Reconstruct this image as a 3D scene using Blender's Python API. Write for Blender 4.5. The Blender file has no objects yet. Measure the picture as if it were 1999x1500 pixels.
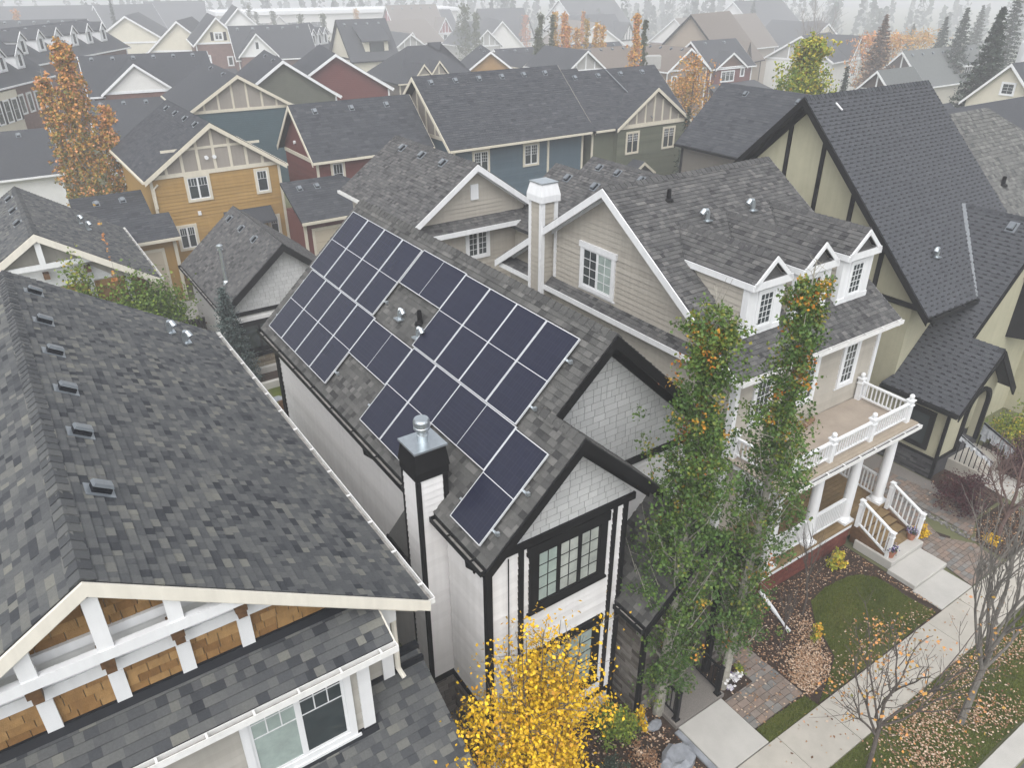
import bpy, math, random
import numpy as np
from mathutils import Vector, Matrix

random.seed(11)
rng = np.random.default_rng(5)
SC = bpy.context.scene
COL = SC.collection

# ------------------------------------------------------------------ camera
YAW, PITCH, ROLL = math.radians(34.168), math.radians(28.702), math.radians(0.107)
CAM = Vector((0, 0, 15.0))
fw = Vector((math.sin(YAW) * math.cos(PITCH), math.cos(YAW) * math.cos(PITCH), -math.sin(PITCH)))
rt = Vector((math.cos(YAW), -math.sin(YAW), 0))
dn = fw.cross(rt)
rt2 = rt * math.cos(ROLL) + dn * math.sin(ROLL)
dn2 = dn * math.cos(ROLL) - rt * math.sin(ROLL)
cd = bpy.data.cameras.new('camera')
cam = bpy.data.objects.new('camera', cd)
COL.objects.link(cam)
cd.sensor_width = 36.0
cd.lens = 36.0 * 1472.3 / 1999.0
cd.clip_start, cd.clip_end = 0.1, 2000
m = Matrix((rt2, -dn2, -fw)).transposed().to_4x4()
m.translation = CAM
cam.matrix_world = m
SC.camera = cam

# ------------------------------------------------------------------ sky, sun, exposure (overcast, fog)
W = bpy.data.worlds.new('World')
SC.world = W
W.use_nodes = True
wn = W.node_tree
wn.nodes.clear()
sky = wn.nodes.new('ShaderNodeTexSky')
sky.sky_type = 'NISHITA'
sky.sun_disc = False
sky.sun_elevation = math.radians(56)
sky.sun_rotation = math.radians(222)
sky.air_density, sky.dust_density, sky.ozone_density = 1.0, 4.0, 1.0
hs = wn.nodes.new('ShaderNodeHueSaturation')
hs.inputs['Saturation'].default_value = 0.22
hs.inputs['Value'].default_value = 1.0
bg = wn.nodes.new('ShaderNodeBackground')
bg.inputs['Strength'].default_value = 0.15
wo = wn.nodes.new('ShaderNodeOutputWorld')
wn.links.new(sky.outputs[0], hs.inputs['Color'])
wn.links.new(hs.outputs[0], bg.inputs['Color'])
wn.links.new(bg.outputs[0], wo.inputs['Surface'])
sl = bpy.data.lights.new('sun', 'SUN')
sl.energy, sl.angle, sl.color = 1.1, math.radians(110), (1.0, 0.98, 0.95)
so = bpy.data.objects.new('sun', sl)
COL.objects.link(so)
so.rotation_euler = (math.radians(90 - 56), 0, math.radians(180 - 222))
SC.view_settings.view_transform = 'Standard'
SC.view_settings.look = 'None'
SC.view_settings.exposure = 0.62
SC.view_settings.gamma = 1.0
SC.view_settings.use_curve_mapping = False
SC.cycles.volume_bounces = 2
SC.cycles.max_bounces = 6
SC.cycles.diffuse_bounces = 3
SC.cycles.glossy_bounces = 2
SC.cycles.use_denoising = True

# ------------------------------------------------------------------ materials
MATS = {}


def M(name, col, rough=0.75, var=0.12, scale=3.0, ramp=None, bump=0.0, bscale=40.0, spec=0.35, metal=0.0, wave=None, emit=None, streak=0.0):
    """Procedural Principled material: base colour broken up by noise; ramp = colours picked by the per-piece 'tone'."""
    if name in MATS:
        return MATS[name]
    mt = bpy.data.materials.new(name)
    mt.use_nodes = True
    nt = mt.node_tree
    p = nt.nodes['Principled BSDF']
    p.inputs['Roughness'].default_value = rough
    p.inputs['Specular IOR Level'].default_value = spec
    p.inputs['Metallic'].default_value = metal
    tc = nt.nodes.new('ShaderNodeTexCoord')
    out = None
    if ramp:
        at = nt.nodes.new('ShaderNodeAttribute')
        at.attribute_name = 'tone'
        cr = nt.nodes.new('ShaderNodeValToRGB')
        els = cr.color_ramp.elements
        while len(els) < len(ramp):
            els.new(0.5)
        for i, c in enumerate(ramp):
            els[i].position = i / (len(ramp) - 1)
            els[i].color = (*c, 1)
        nt.links.new(at.outputs['Fac'], cr.inputs[0])
        out = cr.outputs[0]
    nz = nt.nodes.new('ShaderNodeTexNoise')
    nz.inputs['Scale'].default_value = scale
    nz.inputs['Detail'].default_value = 6
    nz.inputs['Roughness'].default_value = 0.65
    nt.links.new(tc.outputs['Object'], nz.inputs['Vector'])
    mr = nt.nodes.new('ShaderNodeMapRange')
    mr.inputs['From Min'].default_value, mr.inputs['From Max'].default_value = 0.25, 0.75
    mr.inputs['To Min'].default_value, mr.inputs['To Max'].default_value = 1 - var, 1 + var
    nt.links.new(nz.outputs['Fac'], mr.inputs['Value'])
    fac = mr.outputs[0]
    if streak:
        mp = nt.nodes.new('ShaderNodeMapping')
        mp.inputs['Scale'].default_value = (7, 7, 0.35)
        n2 = nt.nodes.new('ShaderNodeTexNoise')
        n2.inputs['Scale'].default_value = 1.2
        n2.inputs['Detail'].default_value = 4
        nt.links.new(tc.outputs['Object'], mp.inputs['Vector'])
        nt.links.new(mp.outputs[0], n2.inputs['Vector'])
        m2 = nt.nodes.new('ShaderNodeMapRange')
        m2.inputs['From Min'].default_value, m2.inputs['From Max'].default_value = 0.3, 0.7
        m2.inputs['To Min'].default_value, m2.inputs['To Max'].default_value = 1 - streak, 1 + streak * 0.4
        nt.links.new(n2.outputs['Fac'], m2.inputs['Value'])
        mm = nt.nodes.new('ShaderNodeMath')
        mm.operation = 'MULTIPLY'
        nt.links.new(fac, mm.inputs[0])
        nt.links.new(m2.outputs[0], mm.inputs[1])
        fac = mm.outputs[0]
    mx = nt.nodes.new('ShaderNodeMix')
    mx.data_type = 'RGBA'
    mx.blend_type = 'MULTIPLY'
    mx.inputs['Factor'].default_value = 1.0
    if out:
        nt.links.new(out, mx.inputs['A'])
    else:
        mx.inputs['A'].default_value = (*col, 1)
    nt.links.new(fac, mx.inputs['B'])
    nt.links.new(mx.outputs['Result'], p.inputs['Base Color'])
    hgt = None
    if bump:
        nb = nt.nodes.new('ShaderNodeTexNoise')
        nb.inputs['Scale'].default_value = bscale
        nb.inputs['Detail'].default_value = 4
        nt.links.new(tc.outputs['Object'], nb.inputs['Vector'])
        hgt = nb.outputs['Fac']
    if wave:
        wv = nt.nodes.new('ShaderNodeTexWave')
        wv.wave_type, wv.bands_direction, wv.wave_profile = 'BANDS', 'Z', 'SAW'
        wv.inputs['Scale'].default_value = 0.314 / wave
        wv.inputs['Distortion'].default_value = 0.0
        nt.links.new(tc.outputs['Object'], wv.inputs['Vector'])
        hgt = wv.outputs['Fac']
        bump = bump or 0.5
    if hgt:
        bp = nt.nodes.new('ShaderNodeBump')
        bp.inputs['Strength'].default_value = bump
        bp.inputs['Distance'].default_value = 0.02
        nt.links.new(hgt, bp.inputs['Height'])
        nt.links.new(bp.outputs[0], p.inputs['Normal'])
    MATS[name] = mt
    return mt


def g(v, tint=(1, 1, 1)):
    return (v * tint[0], v * tint[1], v * tint[2])


M_SH_L = M('weathered_shingle', None, 0.9, 0.16, 30, [(.030, .033, .039), (.060, .064, .070), (.090, .094, .097), (.120, .123, .120), (.17, .17, .15)], 0.5, 160)
M_SH_A = M('grey_shingle', None, 0.9, 0.16, 30, [(.038, .038, .038), (.068, .068, .067), (.090, .090, .087), (.112, .111, .107), (.150, .148, .142)], 0.5, 160)
M_SH_C = M('driftwood_shingle', None, 0.9, 0.16, 30, [(.036, .036, .038), (.066, .066, .068), (.088, .088, .088), (.112, .111, .110), (.148, .146, .142)], 0.5, 160)
M_SH_D = M('charcoal_shingle', None, 0.9, 0.12, 20, [(.018, .020, .024), (.040, .043, .050), (.060, .064, .073), (.072, .076, .086), (.088, .092, .103)], 0.5, 160)
M_SH_P = M('dark_blended_shingle', None, 0.9, 0.14, 30, [(.030, .033, .040), (.045, .049, .056), (.056, .060, .067), (.075, .080, .086), (.115, .12, .125)], 0.5, 160)
M_SH_Q = M('dark_wet_shingle', None, 0.85, 0.14, 30, [(.020, .023, .027), (.030, .034, .038), (.038, .042, .046), (.052, .057, .060), (.085, .09, .09)], 0.5, 160)
M_SH_F = M('asphalt_shingle', None, 0.9, 0.12, 6, [(.030, .033, .040), (.042, .046, .054), (.050, .054, .062), (.060, .064, .072), (.078, .082, .09)], 0.4, 100)
M_SH_B = M('brown_shingle', None, 0.9, 0.14, 6, [(.10, .085, .075), (.14, .12, .105), (.165, .14, .12), (.19, .165, .145)], 0.4, 100)
M_SH_G = M('weathered_green_grey_shingle', None, 0.9, 0.14, 6, [(.085, .095, .095), (.11, .12, .12), (.13, .14, .138), (.155, .165, .16)], 0.4, 100)
M_ROOF = M('roof_underlay', (.035, .037, .04), 0.9, 0.15, 8)
M_WHITE = M('white_paint', (.74, .755, .77), 0.5, 0.05, 2.0, streak=0.06)
M_CREAM = M('cream_paint', (.73, .70, .62), 0.55, 0.05, 2.0, streak=0.07)
M_CREAM2 = M('almond_trim', (.62, .58, .48), 0.6, 0.06, 2.0, streak=0.06)
M_BLACK = M('black_trim', (.009, .009, .010), 0.65, 0.25, 4.0, spec=0.15)
M_BLACKM = M('black_flashing', (.012, .014, .018), 0.6, 0.2, 6.0, spec=0.18)
M_SIDW = M('white_lap_siding', None, 0.6, 0.04, 2.0, [(.73, .725, .725), (.765, .76, .76), (.79, .785, .785)], streak=0.06)
M_SIDB = M('beige_lap_siding', None, 0.65, 0.05, 2.0, [(.375, .35, .305), (.40, .373, .325), (.42, .395, .345)], streak=0.08)
M_SIDL = M('taupe_lap_siding', None, 0.65, 0.05, 2.0, [(.36, .345, .31), (.385, .37, .335), (.41, .395, .36)], streak=0.08)
M_SHG = M('grey_wall_shingle', None, 0.7, 0.06, 6.0, [(.46, .47, .475), (.48, .49, .495), (.50, .51, .515), (.525, .535, .54)], streak=0.03)
M_SHBK = M('shingle_gap_shadow_board', (.17, .175, .18), .9, .1, 4)
M_CEDAR = M('cedar_shake', None, 0.65, 0.22, 9.0, [(.19, .10, .036), (.245, .135, .05), (.29, .17, .066), (.34, .205, .085)], 0.3, 60, streak=0.15)
M_TIMBER = M('stained_timber', (.12, .065, .03), 0.7, 0.4, 9.0, bump=0.3)
M_STONE = M('ledge_stone', None, 0.85, 0.25, 7.0, [(.075, .065, .058), (.135, .12, .108), (.18, .165, .15), (.235, .22, .205)], 0.6, 30)
M_DSTONE = M('dark_ledge_stone', None, 0.85, 0.25, 7.0, [(.030, .030, .034), (.05, .05, .055), (.075, .075, .08), (.11, .11, .115)], 0.6, 30)
M_GALV = M('galvanised_steel', (.55, .60, .63), 0.32, 0.12, 8.0, metal=0.85, spec=0.5)
M_VENT = M('grey_vent_plastic', (.15, .17, .19), 0.28, 0.1, 5.0, spec=0.7)
M_FLASH = M('lead_flashing', (.17, .185, .20), 0.4, 0.15, 5.0, spec=0.5)
M_GUTW = M('white_gutter', (.75, .75, .74), 0.35, 0.12, 6.0)
M_GUTI = M('wet_gutter_trough', (.30, .29, .27), 0.35, 0.5, 6.0, spec=0.6)
M_FOOT = M('black_gutter', (.012, .013, .014), 0.5, 0.2, 6.0, spec=0.2)
M_GLASS = M('dark_window_glass', (.035, .045, .048), 0.06, 0.35, 1.2, spec=0.75)
M_GLASSC = M('curtained_window_glass', (.33, .40, .375), 0.12, 0.25, 2.5, spec=0.7)
M_BLIND = M('slatted_blind_behind_glass', (.42, .45, .42), 0.15, 0.3, 2.0, wave=0.09, bump=0.6, spec=0.7)
M_CELL = None
M_PFRAME = M('aluminium_panel_frame', (.66, .68, .70), 0.35, 0.06, 4.0, metal=0.3, spec=0.5)
M_STUC = M('sage_stucco', (.42, .405, .295), 0.85, 0.09, 1.4, bump=0.25, bscale=90, streak=0.06)
M_CONC = M('broomed_concrete', (.40, .378, .335), 0.85, 0.13, 1.8, bump=0.2, bscale=120)
M_CONC2 = M('pale_concrete', (.42, .41, .385), 0.8, 0.10, 1.6, bump=0.2, bscale=120)
M_AGG = M('exposed_aggregate', (.20, .185, .17), 0.85, 0.45, 60.0, bump=0.6, bscale=140)
M_PAV = M('clay_paver', None, 0.85, 0.18, 12.0, [(.16, .135, .115), (.20, .16, .135), (.235, .175, .14), (.21, .195, .18), (.15, .15, .145)], 0.4, 60)
M_PAVJ = M('paver_joint_sand', (.055, .05, .042), 0.95, 0.3, 20)
M_BRICK = M('red_brick', None, 0.85, 0.15, 10.0, [(.115, .032, .024), (.15, .042, .03), (.18, .055, .04)], 0.4, 60)
M_BRICKF = M('aged_brick', (.165, .095, .08), 0.85, 0.3, 3.0, bump=0.3, bscale=20)
M_MORT = M('mortar', (.17, .14, .125), 0.95, 0.15, 10)
M_DECK = M('deck_board', None, 0.7, 0.2, 6.0, [(.17, .115, .055), (.21, .145, .07), (.25, .175, .09)], 0.3, 40, streak=0.1)
M_MEMB = M('deck_membrane', (.335, .285, .235), 0.75, 0.16, 1.6, bump=0.15, bscale=30)
M_SOIL = M('bark_mulch', (.040, .026, .019), 0.95, 0.5, 9.0, bump=1.0, bscale=30)
M_CHIP = M('mulch_chip', None, 0.9, 0.3, 20, [(.025, .016, .012), (.05, .03, .02), (.085, .05, .034), (.13, .085, .06)])
M_GRASS = M('lawn_turf', (.075, .095, .014), 0.9, 0.35, 1.1, bump=0.9, bscale=60)
M_BLADE = M('grass_blade', None, 0.7, 0.2, 2.0, [(.060, .085, .010), (.09, .115, .014), (.125, .145, .022), (.16, .155, .04)])
M_LITTER = M('fallen_leaf', None, 0.8, 0.2, 6.0, [(.10, .045, .022), (.21, .105, .05), (.34, .20, .115), (.46, .33, .22), (.58, .46, .36)])
M_GRND = M('yard_ground', (.115, .12, .06), 0.95, 0.35, 0.25, bump=0.4, bscale=8)
M_LANE = M('lane_concrete', (.33, .325, .305), 0.9, 0.15, 0.5)
M_ASPH = M('road_asphalt', (.075, .076, .078), 0.9, 0.2, 0.8)
M_ROCK = M('landscape_rock', (.23, .245, .27), 0.8, 0.35, 3.5, bump=0.6, bscale=12)
M_BARK = M('pale_aspen_bark', (.30, .29, .25), 0.8, 0.4, 7.0, bump=0.4, bscale=25)
M_BARKD = M('grey_brown_bark', (.10, .085, .075), 0.85, 0.35, 9.0, bump=0.4, bscale=25)
M_LEAFG = M('aspen_leaf', None, 0.55, 0.2, 1.5, [(.040, .085, .018), (.066, .128, .024), (.105, .165, .030), (.22, .20, .03), (.48, .22, .02), (.42, .12, .03)])
M_LEAFY = M('golden_leaf', None, 0.55, 0.15, 1.5, [(.22, .14, .014), (.50, .30, .012), (.68, .42, .012), (.76, .52, .02), (.60, .29, .018)])
M_LEAFO = M('orange_autumn_leaf', None, 0.6, 0.2, 1.5, [(.12, .14, .035), (.20, .19, .04), (.40, .24, .05), (.58, .26, .07), (.62, .30, .16)])
M_LEAFM = M('lime_autumn_leaf', None, 0.6, 0.2, 1.5, [(.085, .15, .022), (.17, .24, .03), (.33, .34, .035), (.55, .42, .04), (.60, .32, .035)])
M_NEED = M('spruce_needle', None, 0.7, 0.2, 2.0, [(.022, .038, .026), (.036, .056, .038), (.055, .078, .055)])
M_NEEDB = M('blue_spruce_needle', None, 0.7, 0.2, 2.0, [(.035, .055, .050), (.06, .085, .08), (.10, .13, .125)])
M_PURP = M('purple_barberry_leaf', None, 0.6, 0.2, 2.0, [(.030, .008, .012), (.055, .012, .018), (.085, .022, .026)])
M_TERRA = M('terracotta', (.33, .145, .09), 0.7, 0.15, 8)
M_BARREL = M('tan_planter', (.30, .185, .09), 0.6, 0.15, 6)
M_FLOW = M('violet_petal', None, 0.6, 0.1, 3, [(.06, .03, .16), (.16, .10, .32), (.62, .60, .68), (.75, .75, .75)])


# ------------------------------------------------------------------ object helpers
ROOT = {}


def thing(name, label, cat, loc=(0, 0, 0), rot=0.0, group=None, kind=None):
    o = bpy.data.objects.new(name, None)
    COL.objects.link(o)
    o.empty_display_size = 0.3
    o.location = loc
    o.rotation_euler = (0, 0, rot)
    if kind:
        o['kind'] = kind
    else:
        o['label'], o['category'] = label, cat
    if group:
        o['group'] = group
    ROOT[o.name] = (Vector(loc), rot)
    return o


class MB:
    """Collects faces; build() links them as ONE mesh object. local=True: coordinates are already the parent's own."""

    def __init__(s, local=False):
        s.v, s.f, s.t, s.local = [], [], [], local

    def add(s, vs, fs, tone=0.5):
        n = len(s.v)
        s.v += [tuple(p) for p in vs]
        s.f += [tuple(i + n for i in q) for q in fs]
        s.t += [tone] * len(fs)

    def box(s, a, b, tone=0.5):
        x0, y0, z0 = a
        x1, y1, z1 = b
        s.add([(x0, y0, z0), (x1, y0, z0), (x1, y1, z0), (x0, y1, z0), (x0, y0, z1), (x1, y0, z1), (x1, y1, z1), (x0, y1, z1)],
              [(0, 3, 2, 1), (4, 5, 6, 7), (0, 1, 5, 4), (1, 2, 6, 5), (2, 3, 7, 6), (3, 0, 4, 7)], tone)

    def obox(s, O, u, v, n, ur, vr, nr, tone=0.5):
        O, u, v, n = Vector(O), Vector(u), Vector(v), Vector(n)
        P = [O + u * a + v * b + n * c for c in nr for b in vr for a in ur]
        s.add(P, [(0, 2, 3, 1), (4, 5, 7, 6), (0, 1, 5, 4), (2, 6, 7, 3), (0, 4, 6, 2), (1, 3, 7, 5)], tone)

    def prism(s, poly, vec, tone=0.5):
        n = len(poly)
        vec = Vector(vec)
        P = [Vector(p) for p in poly] + [Vector(p) + vec for p in poly]
        s.add(P, [tuple(range(n))[::-1], tuple(range(n, 2 * n))] + [(i, (i + 1) % n, n + (i + 1) % n, n + i) for i in range(n)], tone)

    def beam(s, p, q, w, h, up=(0, 0, 1), tone=0.5):
        p, q = Vector(p), Vector(q)
        d = (q - p)
        L = d.length
        d.normalize()
        sd = d.cross(Vector(up))
        if sd.length < 1e-5:
            sd = d.cross(Vector((1, 0, 0)))
        sd.normalize()
        u2 = sd.cross(d)
        s.obox(p, d, sd, u2, (0, L), (-w / 2, w / 2), (-h / 2, h / 2), tone)

    def tube(s, pts, rad, n=8, tone=0.5, caps=True):
        base = len(s.v)
        pts = [Vector(p) for p in pts]
        for i, p in enumerate(pts):
            d = (pts[min(i + 1, len(pts) - 1)] - pts[max(i - 1, 0)]).normalized()
            a = d.cross(Vector((0.31, 0.95, 0.05)))
            if a.length < 1e-3:
                a = d.cross(Vector((1, 0, 0)))
            a.normalize()
            b = d.cross(a)
            r = rad[i]
            for k in range(n):
                th = 2 * math.pi * k / n
                s.v.append(tuple(p + a * (r * math.cos(th)) + b * (r * math.sin(th))))
        fs = []
        for i in range(len(pts) - 1):
            for k in range(n):
                fs.append((base + i * n + k, base + i * n + (k + 1) % n, base + (i + 1) * n + (k + 1) % n, base + (i + 1) * n + k))
        if caps:
            fs.append(tuple(base + k for k in range(n))[::-1])
            fs.append(tuple(base + (len(pts) - 1) * n + k for k in range(n)))
        s.f += fs
        s.t += [tone] * len(fs)

    def lathe(s, c, prof, n=16, tone=0.5):
        base = len(s.v)
        for r, z in prof:
            for k in range(n):
                th = 2 * math.pi * k / n
                s.v.append((c[0] + r * math.cos(th), c[1] + r * math.sin(th), c[2] + z))
        fs = [(base + i * n + k, base + i * n + (k + 1) % n, base + (i + 1) * n + (k + 1) % n, base + (i + 1) * n + k) for i in range(len(prof) - 1) for k in range(n)]
        fs.append(tuple(base + k for k in range(n))[::-1])
        fs.append(tuple(base + (len(prof) - 1) * n + k for k in range(n)))
        s.f += fs
        s.t += [tone] * len(fs)

    def build(s, name, mat, parent=None, kind=None, label=None, cat=None, group=None, smooth=False):
        vs = s.v
        if parent is not None:
            loc, rot = ROOT[parent.name]
            if not s.local:
                c_, s_ = math.cos(-rot), math.sin(-rot)
                vs = [((x - loc.x) * c_ - (y - loc.y) * s_, (x - loc.x) * s_ + (y - loc.y) * c_, z - loc.z) for x, y, z in vs]
        me = bpy.data.meshes.new(name)
        me.from_pydata(vs, [], s.f)
        at = me.attributes.new('tone', 'FLOAT', 'FACE')
        at.data.foreach_set('value', s.t)
        if smooth:
            me.polygons.foreach_set('use_smooth', [True] * len(me.polygons))
        me.materials.append(mat)
        o = bpy.data.objects.new(name, me)
        COL.objects.link(o)
        if parent is not None:
            o.parent = parent
            ROOT[o.name] = ROOT[parent.name]
        if kind:
            o['kind'] = kind
        if label:
            o['label'] = label
        if cat:
            o['category'] = cat
        if group:
            o['group'] = group
        return o


def onebox(name, mat, parent, a, b, **k):
    mb = MB(k.pop('local', False))
    mb.box(a, b)
    return mb.build(name, mat, parent, **k)


def npmesh(name, V, F, tones, mat, parent=None, kind=None, **props):
    """Big joined mesh (foliage, grass, litter) from numpy arrays, world coordinates; F is (n,k)."""
    if parent is not None:
        loc, rot = ROOT[parent.name]
        V = V - np.array(loc)
        c_, s_ = math.cos(-rot), math.sin(-rot)
        V = np.stack([V[:, 0] * c_ - V[:, 1] * s_, V[:, 0] * s_ + V[:, 1] * c_, V[:, 2]], 1)
    me = bpy.data.meshes.new(name)
    n, k = F.shape
    me.vertices.add(len(V))
    me.vertices.foreach_set('co', V.astype(np.float32).ravel())
    me.loops.add(n * k)
    me.loops.foreach_set('vertex_index', F.astype(np.int32).ravel())
    me.polygons.add(n)
    me.polygons.foreach_set('loop_start', np.arange(0, n * k, k, dtype=np.int32))
    me.update(calc_edges=True)
    at = me.attributes.new('tone', 'FLOAT', 'FACE')
    at.data.foreach_set('value', tones.astype(np.float32))
    me.materials.append(mat)
    o = bpy.data.objects.new(name, me)
    COL.objects.link(o)
    if parent is not None:
        o.parent = parent
    if kind:
        o['kind'] = kind
    for a, b in props.items():
        o[a] = b
    return o


def leaf_quads(P, size, flat=0.0, asp=0.8):
    """Leaf-shaped quads at points P with random facing; flat>0 turns them towards lying flat."""
    n = len(P)
    N = rng.normal(size=(n, 3))
    N[:, 2] = np.abs(N[:, 2]) + flat * 3
    N /= np.linalg.norm(N, axis=1)[:, None]
    A = rng.normal(size=(n, 3))
    A -= N * (A * N).sum(1)[:, None]
    A /= np.linalg.norm(A, axis=1)[:, None]
    B = np.cross(N, A)
    s = (np.ones(n) * size if np.isscalar(size) else size)[:, None]
    bend = N * s * rng.uniform(-.15, .25, (n, 1))
    V = np.stack([P - A * s * .5, P + B * s * .5 * asp + bend, P + A * s * .55, P - B * s * .5 * asp + bend], 1).reshape(-1, 3)
    F = np.arange(4 * n).reshape(n, 4)
    return V, F


# ------------------------------------------------------------------ courses of pieces (shingles, boards, stones, bricks, pavers)
PIECES = {}


def clip(poly, ax, lim, sgn):
    out = []
    n = len(poly)
    for i in range(n):
        a, b = poly[i], poly[(i + 1) % n]
        da, db = (a[ax] - lim) * sgn, (b[ax] - lim) * sgn
        if da >= 0:
            out.append(a)
        if (da >= 0) != (db >= 0):
            t = da / (da - db)
            out.append((a[0] + (b[0] - a[0]) * t, a[1] + (b[1] - a[1]) * t))
    return out


def area2(p):
    return 0.5 * sum(p[i][0] * p[(i + 1) % len(p)][1] - p[(i + 1) % len(p)][0] * p[i][1] for i in range(len(p)))


def px_size(P, n, A):
    d = Vector(P) - CAM
    z = d.dot(fw)
    if z < 1:
        return 0
    x = d.dot(rt2) / z * 754 + 512
    y = d.dot(dn2) / z * 754 + 384
    if x < -10 or x > 1034 or y < -10 or y > 779:
        return 0
    return A * abs(n.dot(d)) / d.length ** 3 * 1e5


def courses(thing_, name, mat, poly, outward, course, wmin, wmax, hb, ht, base=-0.004, gap=0.0, tones=None, v_up=None, off=0.0, stagger=None, vshift=0.0, limit=300):
    """Split a planar polygon into courses of pieces with their own edges and thickness and queue them for flush()."""
    poly = [Vector(p) for p in poly]
    n = Vector(outward).normalized()
    v = Vector(v_up) if v_up else (Vector((0, 0, 1)) - n * n.z)
    v.normalize()
    u = v.cross(n)
    O = poly[0]
    p2 = [((p - O).dot(u), (p - O).dot(v)) for p in poly]
    vmin, vmax = min(p[1] for p in p2), max(p[1] for p in p2)
    store = PIECES.setdefault((thing_.name, name), dict(thing=thing_, mat=mat, items=[], limit=limit))['items']
    v0 = vmin + vshift
    row = 0
    while v0 < vmax - 1e-4:
        v1 = v0 + course
        band = clip(clip(p2, 1, v0 + gap / 2, 1), 1, v1 - gap / 2, -1)
        if len(band) >= 3:
            umin, umax = min(p[0] for p in band), max(p[0] for p in band)
            x = umin - (random.random() * wmax if stagger is None else stagger * (row % 2) * wmax)
            k = 0
            while x < umax:
                w = random.uniform(wmin, wmax)
                q = clip(clip(band, 0, x + gap / 2, 1), 0, x + w - gap / 2, -1) if wmax < 90 else band
                x += w
                k += 1
                if len(q) < 3:
                    continue
                A = abs(area2(q))
                if A < course * course * 0.03:
                    continue
                jb = hb * (random.uniform(.75, 1.35) if tones else random.uniform(.92, 1.08))
                dv = v1 - v0
                top, bot = [], []
                for (a, b) in q:
                    h = jb + (ht - jb) * min(1, max(0, (b - v0) / dv)) + off
                    P = O + u * a + v * b
                    top.append(P + n * h)
                    bot.append(P + n * (base + off))
                m_ = len(q)
                sides = [(i, (i + 1) % m_, m_ + (i + 1) % m_, m_ + i) for i in range(m_) if not (ht < hb * .6 and q[i][1] > v1 - gap / 2 - 1e-4 and q[(i + 1) % m_][1] > v1 - gap / 2 - 1e-4)]
                fs = [tuple(range(m_, 2 * m_))] + sides
                tn = tones(row, k) if tones else random.random()
                c = sum(top, Vector()) / m_
                store.append((px_size(c, n, A), bot + top, fs, tn))
        v0 = v1
        row += 1


def flush():
    for (tn, name), d in PIECES.items():
        it = sorted(d['items'], key=lambda t: -t[0])
        lim = d['limit']
        for s in it[:lim]:
            if s[0] <= 0:
                break
            mb = MB()
            mb.add(s[1], s[2], s[3])
            mb.build(name, d['mat'], d['thing'])
        rest = [s for i, s in enumerate(it) if i >= lim or s[0] <= 0]
        if rest:
            mb = MB()
            for s in rest:
                mb.add(s[1], s[2], s[3])
            mb.build(name + '_field', d['mat'], d['thing'], kind='stuff')
    PIECES.clear()


def tri_tone():
    r = random.random()
    return min(1, max(0, random.gauss(.47, .19))) if r < .88 else random.uniform(.75, 1) if r < .95 else random.uniform(0, .12)


def shingles(t, poly, n, mat, course=.128, wmin=.09, wmax=.23, limit=300, tones=None, hb=.018):
    courses(t, 'shingle', mat, poly, n, course, wmin, wmax, hb, .002, tones=tones or (lambda r, k: tri_tone()), limit=limit)


def slab(t, poly, thick=.14, name='roof', mat=None, **k):
    mb = MB(k.pop('local', False))
    mb.prism([Vector(p) for p in poly], (0, 0, -thick))
    return mb.build(name, mat or M_ROOF, t, **k)


def nrm(a, b, c):
    n = (Vector(b) - Vector(a)).cross(Vector(c) - Vector(a)).normalized()
    return n if n.z >= 0 else -n


def ridge_caps(t, a, b, na, nb, mat, step=.2, w=.17):
    """Overlapping cap shingles folded over a ridge from a to b."""
    a, b = Vector(a), Vector(b)
    d = (b - a)
    L = d.length
    d.normalize()
    sa = (Vector(na).cross(d))
    sb = (d.cross(Vector(nb)))
    if sa.z > 0:
        sa = -sa
    if sb.z > 0:
        sb = -sb
    key = (t.name, 'ridge_cap')
    store = PIECES.setdefault(key, dict(thing=t, mat=mat, items=[], limit=300))['items']
    k = 0
    up = Vector((0, 0, 1))
    while k * step < L:
        p = a + d * (k * step)
        e = a + d * min(L, (k + 1) * step + .02)
        h0, h1 = .034, .014
        P = [p + sa * w + up * h0, p + up * (h0 + .004), p + sb * w + up * h0, e + sa * w + up * h1, e + up * h1, e + sb * w + up * h1]
        B = [q - up * .03 for q in P[:3]]
        store.append((px_size(p, up, step * w * 2), P + B, [(0, 1, 4, 3), (1, 2, 5, 4), (6, 7, 1, 0), (7, 8, 2, 1)], min(1, max(0, random.gauss(.4, .12)))))
        k += 1


def rake(t, a, b, out, h=.2, th=.035, mat=None, name='rake_board', drop=.02, local=False):
    a, b, out = Vector(a), Vector(b), Vector(out)
    z0 = Vector((0, 0, -drop))
    z1 = Vector((0, 0, -drop - h))
    mb = MB(local)
    mb.prism([a + z0, b + z0, b + z1, a + z1], out * th)
    return mb.build(name, mat, t)


def gutter(t, a, b, out, mat, trough=None, local=False, w=.12, hang=.8):
    a, b, out = Vector(a), Vector(b), Vector(out).normalized()
    L = (b - a).length
    d = (b - a).normalized()
    z = Vector((0, 0, 1))
    mb = MB(local)
    mb.obox(a, d, out, z, (0, L), (w - .012, w), (-.11, .01))
    mb.obox(a, d, out, z, (0, L), (0, .01), (-.11, 0))
    mb.obox(a, d, out, z, (0, .012), (.01, w - .012), (-.11, .0))
    mb.obox(a, d, out, z, (L - .012, L), (.01, w - .012), (-.11, .0))
    gt = mb.build('gutter', mat, t)
    mb = MB(local)
    mb.obox(a, d, out, z, (.012, L - .012), (.01, w - .012), (-.11, -.085))
    mb.build('trough', trough or M_GUTI, gt)
    if hang:
        mb = MB(local)
        k = hang * .4
        while k < L:
            mb.obox(a, d, out, z, (k, k + .03), (.01, w - .006), (-.012, .012))
            k += hang
        mb.build('gutter_hanger', mat, gt)
    return gt


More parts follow.
